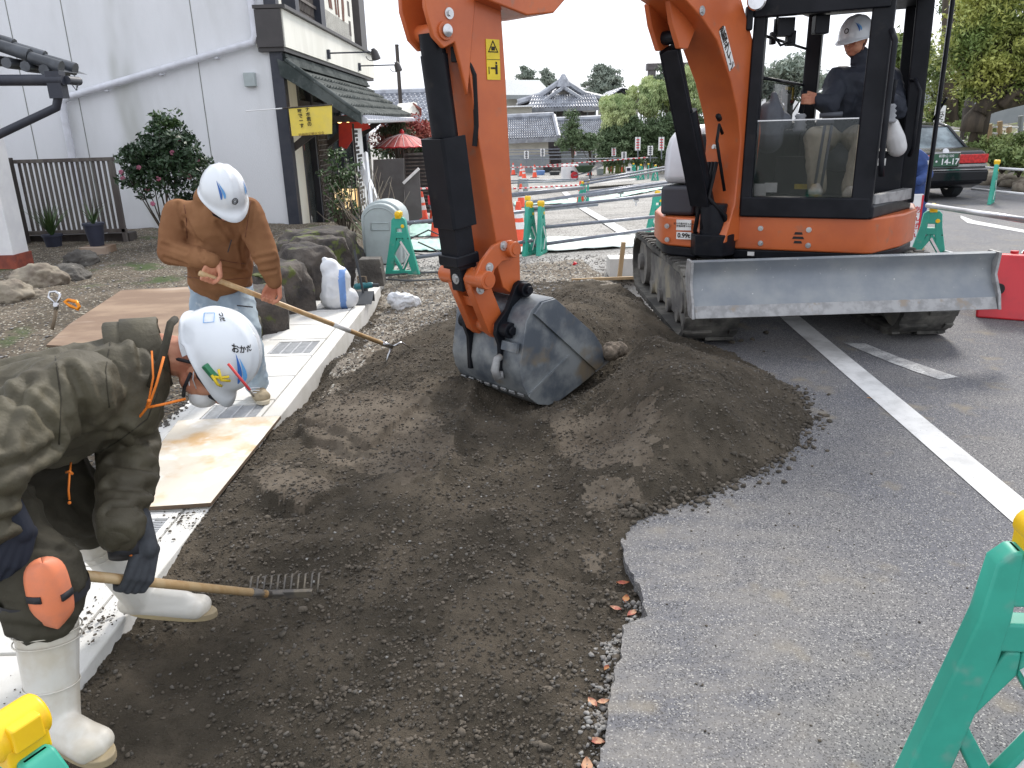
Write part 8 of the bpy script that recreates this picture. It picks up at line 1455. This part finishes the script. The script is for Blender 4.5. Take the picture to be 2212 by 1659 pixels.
for i, (x, y, y1) in enumerate(((2138, 300, 268), (2160, 300, 262), (2205, 300, 250), (2180, 302, 274))): t = T(x, y, 20); tag(MB().cyl(t - V((0, 0, .1)), T(x, y1, 20), .06).obj('fence_post', 'timber_m' if i != 2 else 'wallgrey_m', None), ['leftmost wooden post on the bank', 'second wooden post on the bank', 'tall grey green post near the right edge on the bank', 'short wooden post on the bank'][i], 'post', 'posts on the bank')
t = thing('stall_sign', 'tall white notice with lettering under the kiosk roof', 'sign', T(2028, 275, 28)); c = T(2028, 262, 28); MB().box(c, (.35, .03, 1.0)).obj('board', 'white_m', t); text('lettering', '受\n付', .3, 'ink_m', t, c + V((0, -.02, 0)), (1, 0, 0), (0, 0, 1))
for i, (x, Y, lab) in enumerate(((2085, 24, 'dark patio umbrella folded on the left behind the car'), (2098, 24.5, 'grey wrapped umbrella beside the dark folded one'))): p = T(x, 285, Y); t = thing('folded_umbrella', lab, 'umbrella', p - V((0, 0, .3)), 'folded umbrellas'); MB().lathe([(0, .12), (.9, .16), (1.4, .03)], p - V((0, 0, .2)), n=10).obj('canopy', ['darkwood_m', 'wallgrey_m'][i], t); MB().cyl(p - V((0, 0, .5)), p + V((0, 0, 1.3)), .025).obj('pole', 'pipe_m', t)
# car seen from behind
ry = 15.3; rx = G(2103, 428).x; CW = 1.66; car = thing('sedan', 'black sedan parked on the road with its red tail light behind the cab', 'car', (rx - CW / 2, ry + 2.2, 0)); x0, x1 = rx - CW, rx
def cf(u, v, q): return V((x0 + CW / 2 + (q) * (1 - .12 * max(0, v - .8)), ry + u, v))
prof = [(0, .3), (-.03, .45), (0, .72), (.05, .88), (.25, .94), (1.0, .96), (3.3, .93), (4.3, .82), (4.45, .6), (4.45, .3), (4.0, .2), (.3, .2)]
mb = MB(); mb.prism(prof, -CW / 2, CW / 2, cf); cb = mb.obj('body', 'carpaint_m', car, bevel=.07, seg=4)
gp = [(.65, .93), (1.1, 1.32), (1.45, 1.4), (2.4, 1.4), (3.15, .93)]; gm = MB(); n = len(gp)
P = [cf(u, v, -(CW / 2 - .06 - (v - .93) * .35)) for u, v in gp] + [cf(u, v, CW / 2 - .06 - (v - .93) * .35) for u, v in gp]; gm.add(P, [tuple(range(n)), tuple(range(n, 2 * n))[::-1]] + [(i, i + 1, n + i + 1, n + i) for i in range(n - 1)]); gm.obj('cabin_glass', 'carglass_m', car, bevel=.03)
mb = MB(); R_ = [P[1], P[2], P[3], P[n + 3], P[n + 2], P[n + 1]]; mb.add([p + V((0, 0, .012)) for p in R_], [(0, 1, 4, 5), (1, 2, 3, 4)]); ro = mb.obj('roof', 'carpaint_m', car, smooth=True); s = ro.modifiers.new('s', 'SOLIDIFY'); s.thickness = .03
mb = MB()
for q in (0, n): mb.tube([P[q], P[q + 1], P[q + 2]], .035, 6); mb.tube([P[q + 3], P[q + 4]], .03, 6); mb.tube([P[q + 2] * .5 + P[q + 3] * .5, V((P[q + 2].x, ry + 1.95, .93))], .03, 6)
mb.obj('window_pillar', 'carpaint_m', car, smooth=True)
f2 = lambda u, v, q: V((u, ry - .035 + q, v))
MB().prism([(x1 - .56, .68), (x1 - .03, .68), (x1 - .02, .84), (x1 - .56, .84)], -.02, .04, f2).obj('tail_light', 'tail_m', car, bevel=.01); MB().prism([(x0 + .03, .68), (x0 + .56, .68), (x0 + .56, .84), (x0 + .02, .84)], -.02, .04, f2).obj('tail_light', 'tail_m', car, bevel=.01)
MB().prism([(x1 - .56, .62), (x1 - .03, .62), (x1 - .03, .665), (x1 - .56, .665)], -.02, .04, f2).obj('lamp_strip', 'chrome_m', car)
MB().prism([(x0 - .01, .34), (x1 + .01, .34), (x1 + .01, .56), (x0 - .01, .56)], -.05, .3, f2).obj('bumper', 'carpaint_m', car, bevel=.04, seg=3); MB().prism([(x0, .56), (x1, .56), (x1, .58), (x0, .58)], -.055, .2, f2).obj('chrome_strip', 'chrome_m', car)
pc = V((x0 + CW / 2 + .0, ry - .06, .75)); pl = MB().box(pc, (.46, .02, .22)).obj('number_plate', 'plate_m', car); text('lettering', '・14-17', .15, 'white_m', pl, pc + V((0, -.012, -.035)), (1, 0, 0), (0, 0, 1), bold=.003); text('lettering', '和歌山 500', .06, 'white_m', pl, pc + V((0, -.012, .07)), (1, 0, 0), (0, 0, 1)); mb = MB(); mb.tube([pc + V(v) for v in ((-.25, -.01, -.13), (.25, -.01, -.13), (.25, -.01, .13), (-.25, -.01, .13), (-.25, -.01, -.13))], .012, 5); mb.obj('plate_frame', 'chrome_m', pl)
MB().lathe([(0, .06), (.01, .06)], V((pc.x, ry - .02, .9)), (0, -1, .3), 16).obj('emblem', 'chrome_m', car)
for a_, b_ in ((x0 + .1, .75), (x1 - .3, .75), (x0 + .1, 3.5), (x1 - .3, 3.5)):
    w_ = MB().lathe([(0, .28), (.02, .31), (.18, .31), (.2, .28)], V((a_, ry + b_, .3)), (1, 0, 0), 20).obj('wheel', 'darkplastic_m', car, angle=40); MB().lathe([(-.005, .16), (.2, .16)], V((a_, ry + b_, .3)), (1, 0, 0), 16).obj('rim', 'chrome_m', w_)
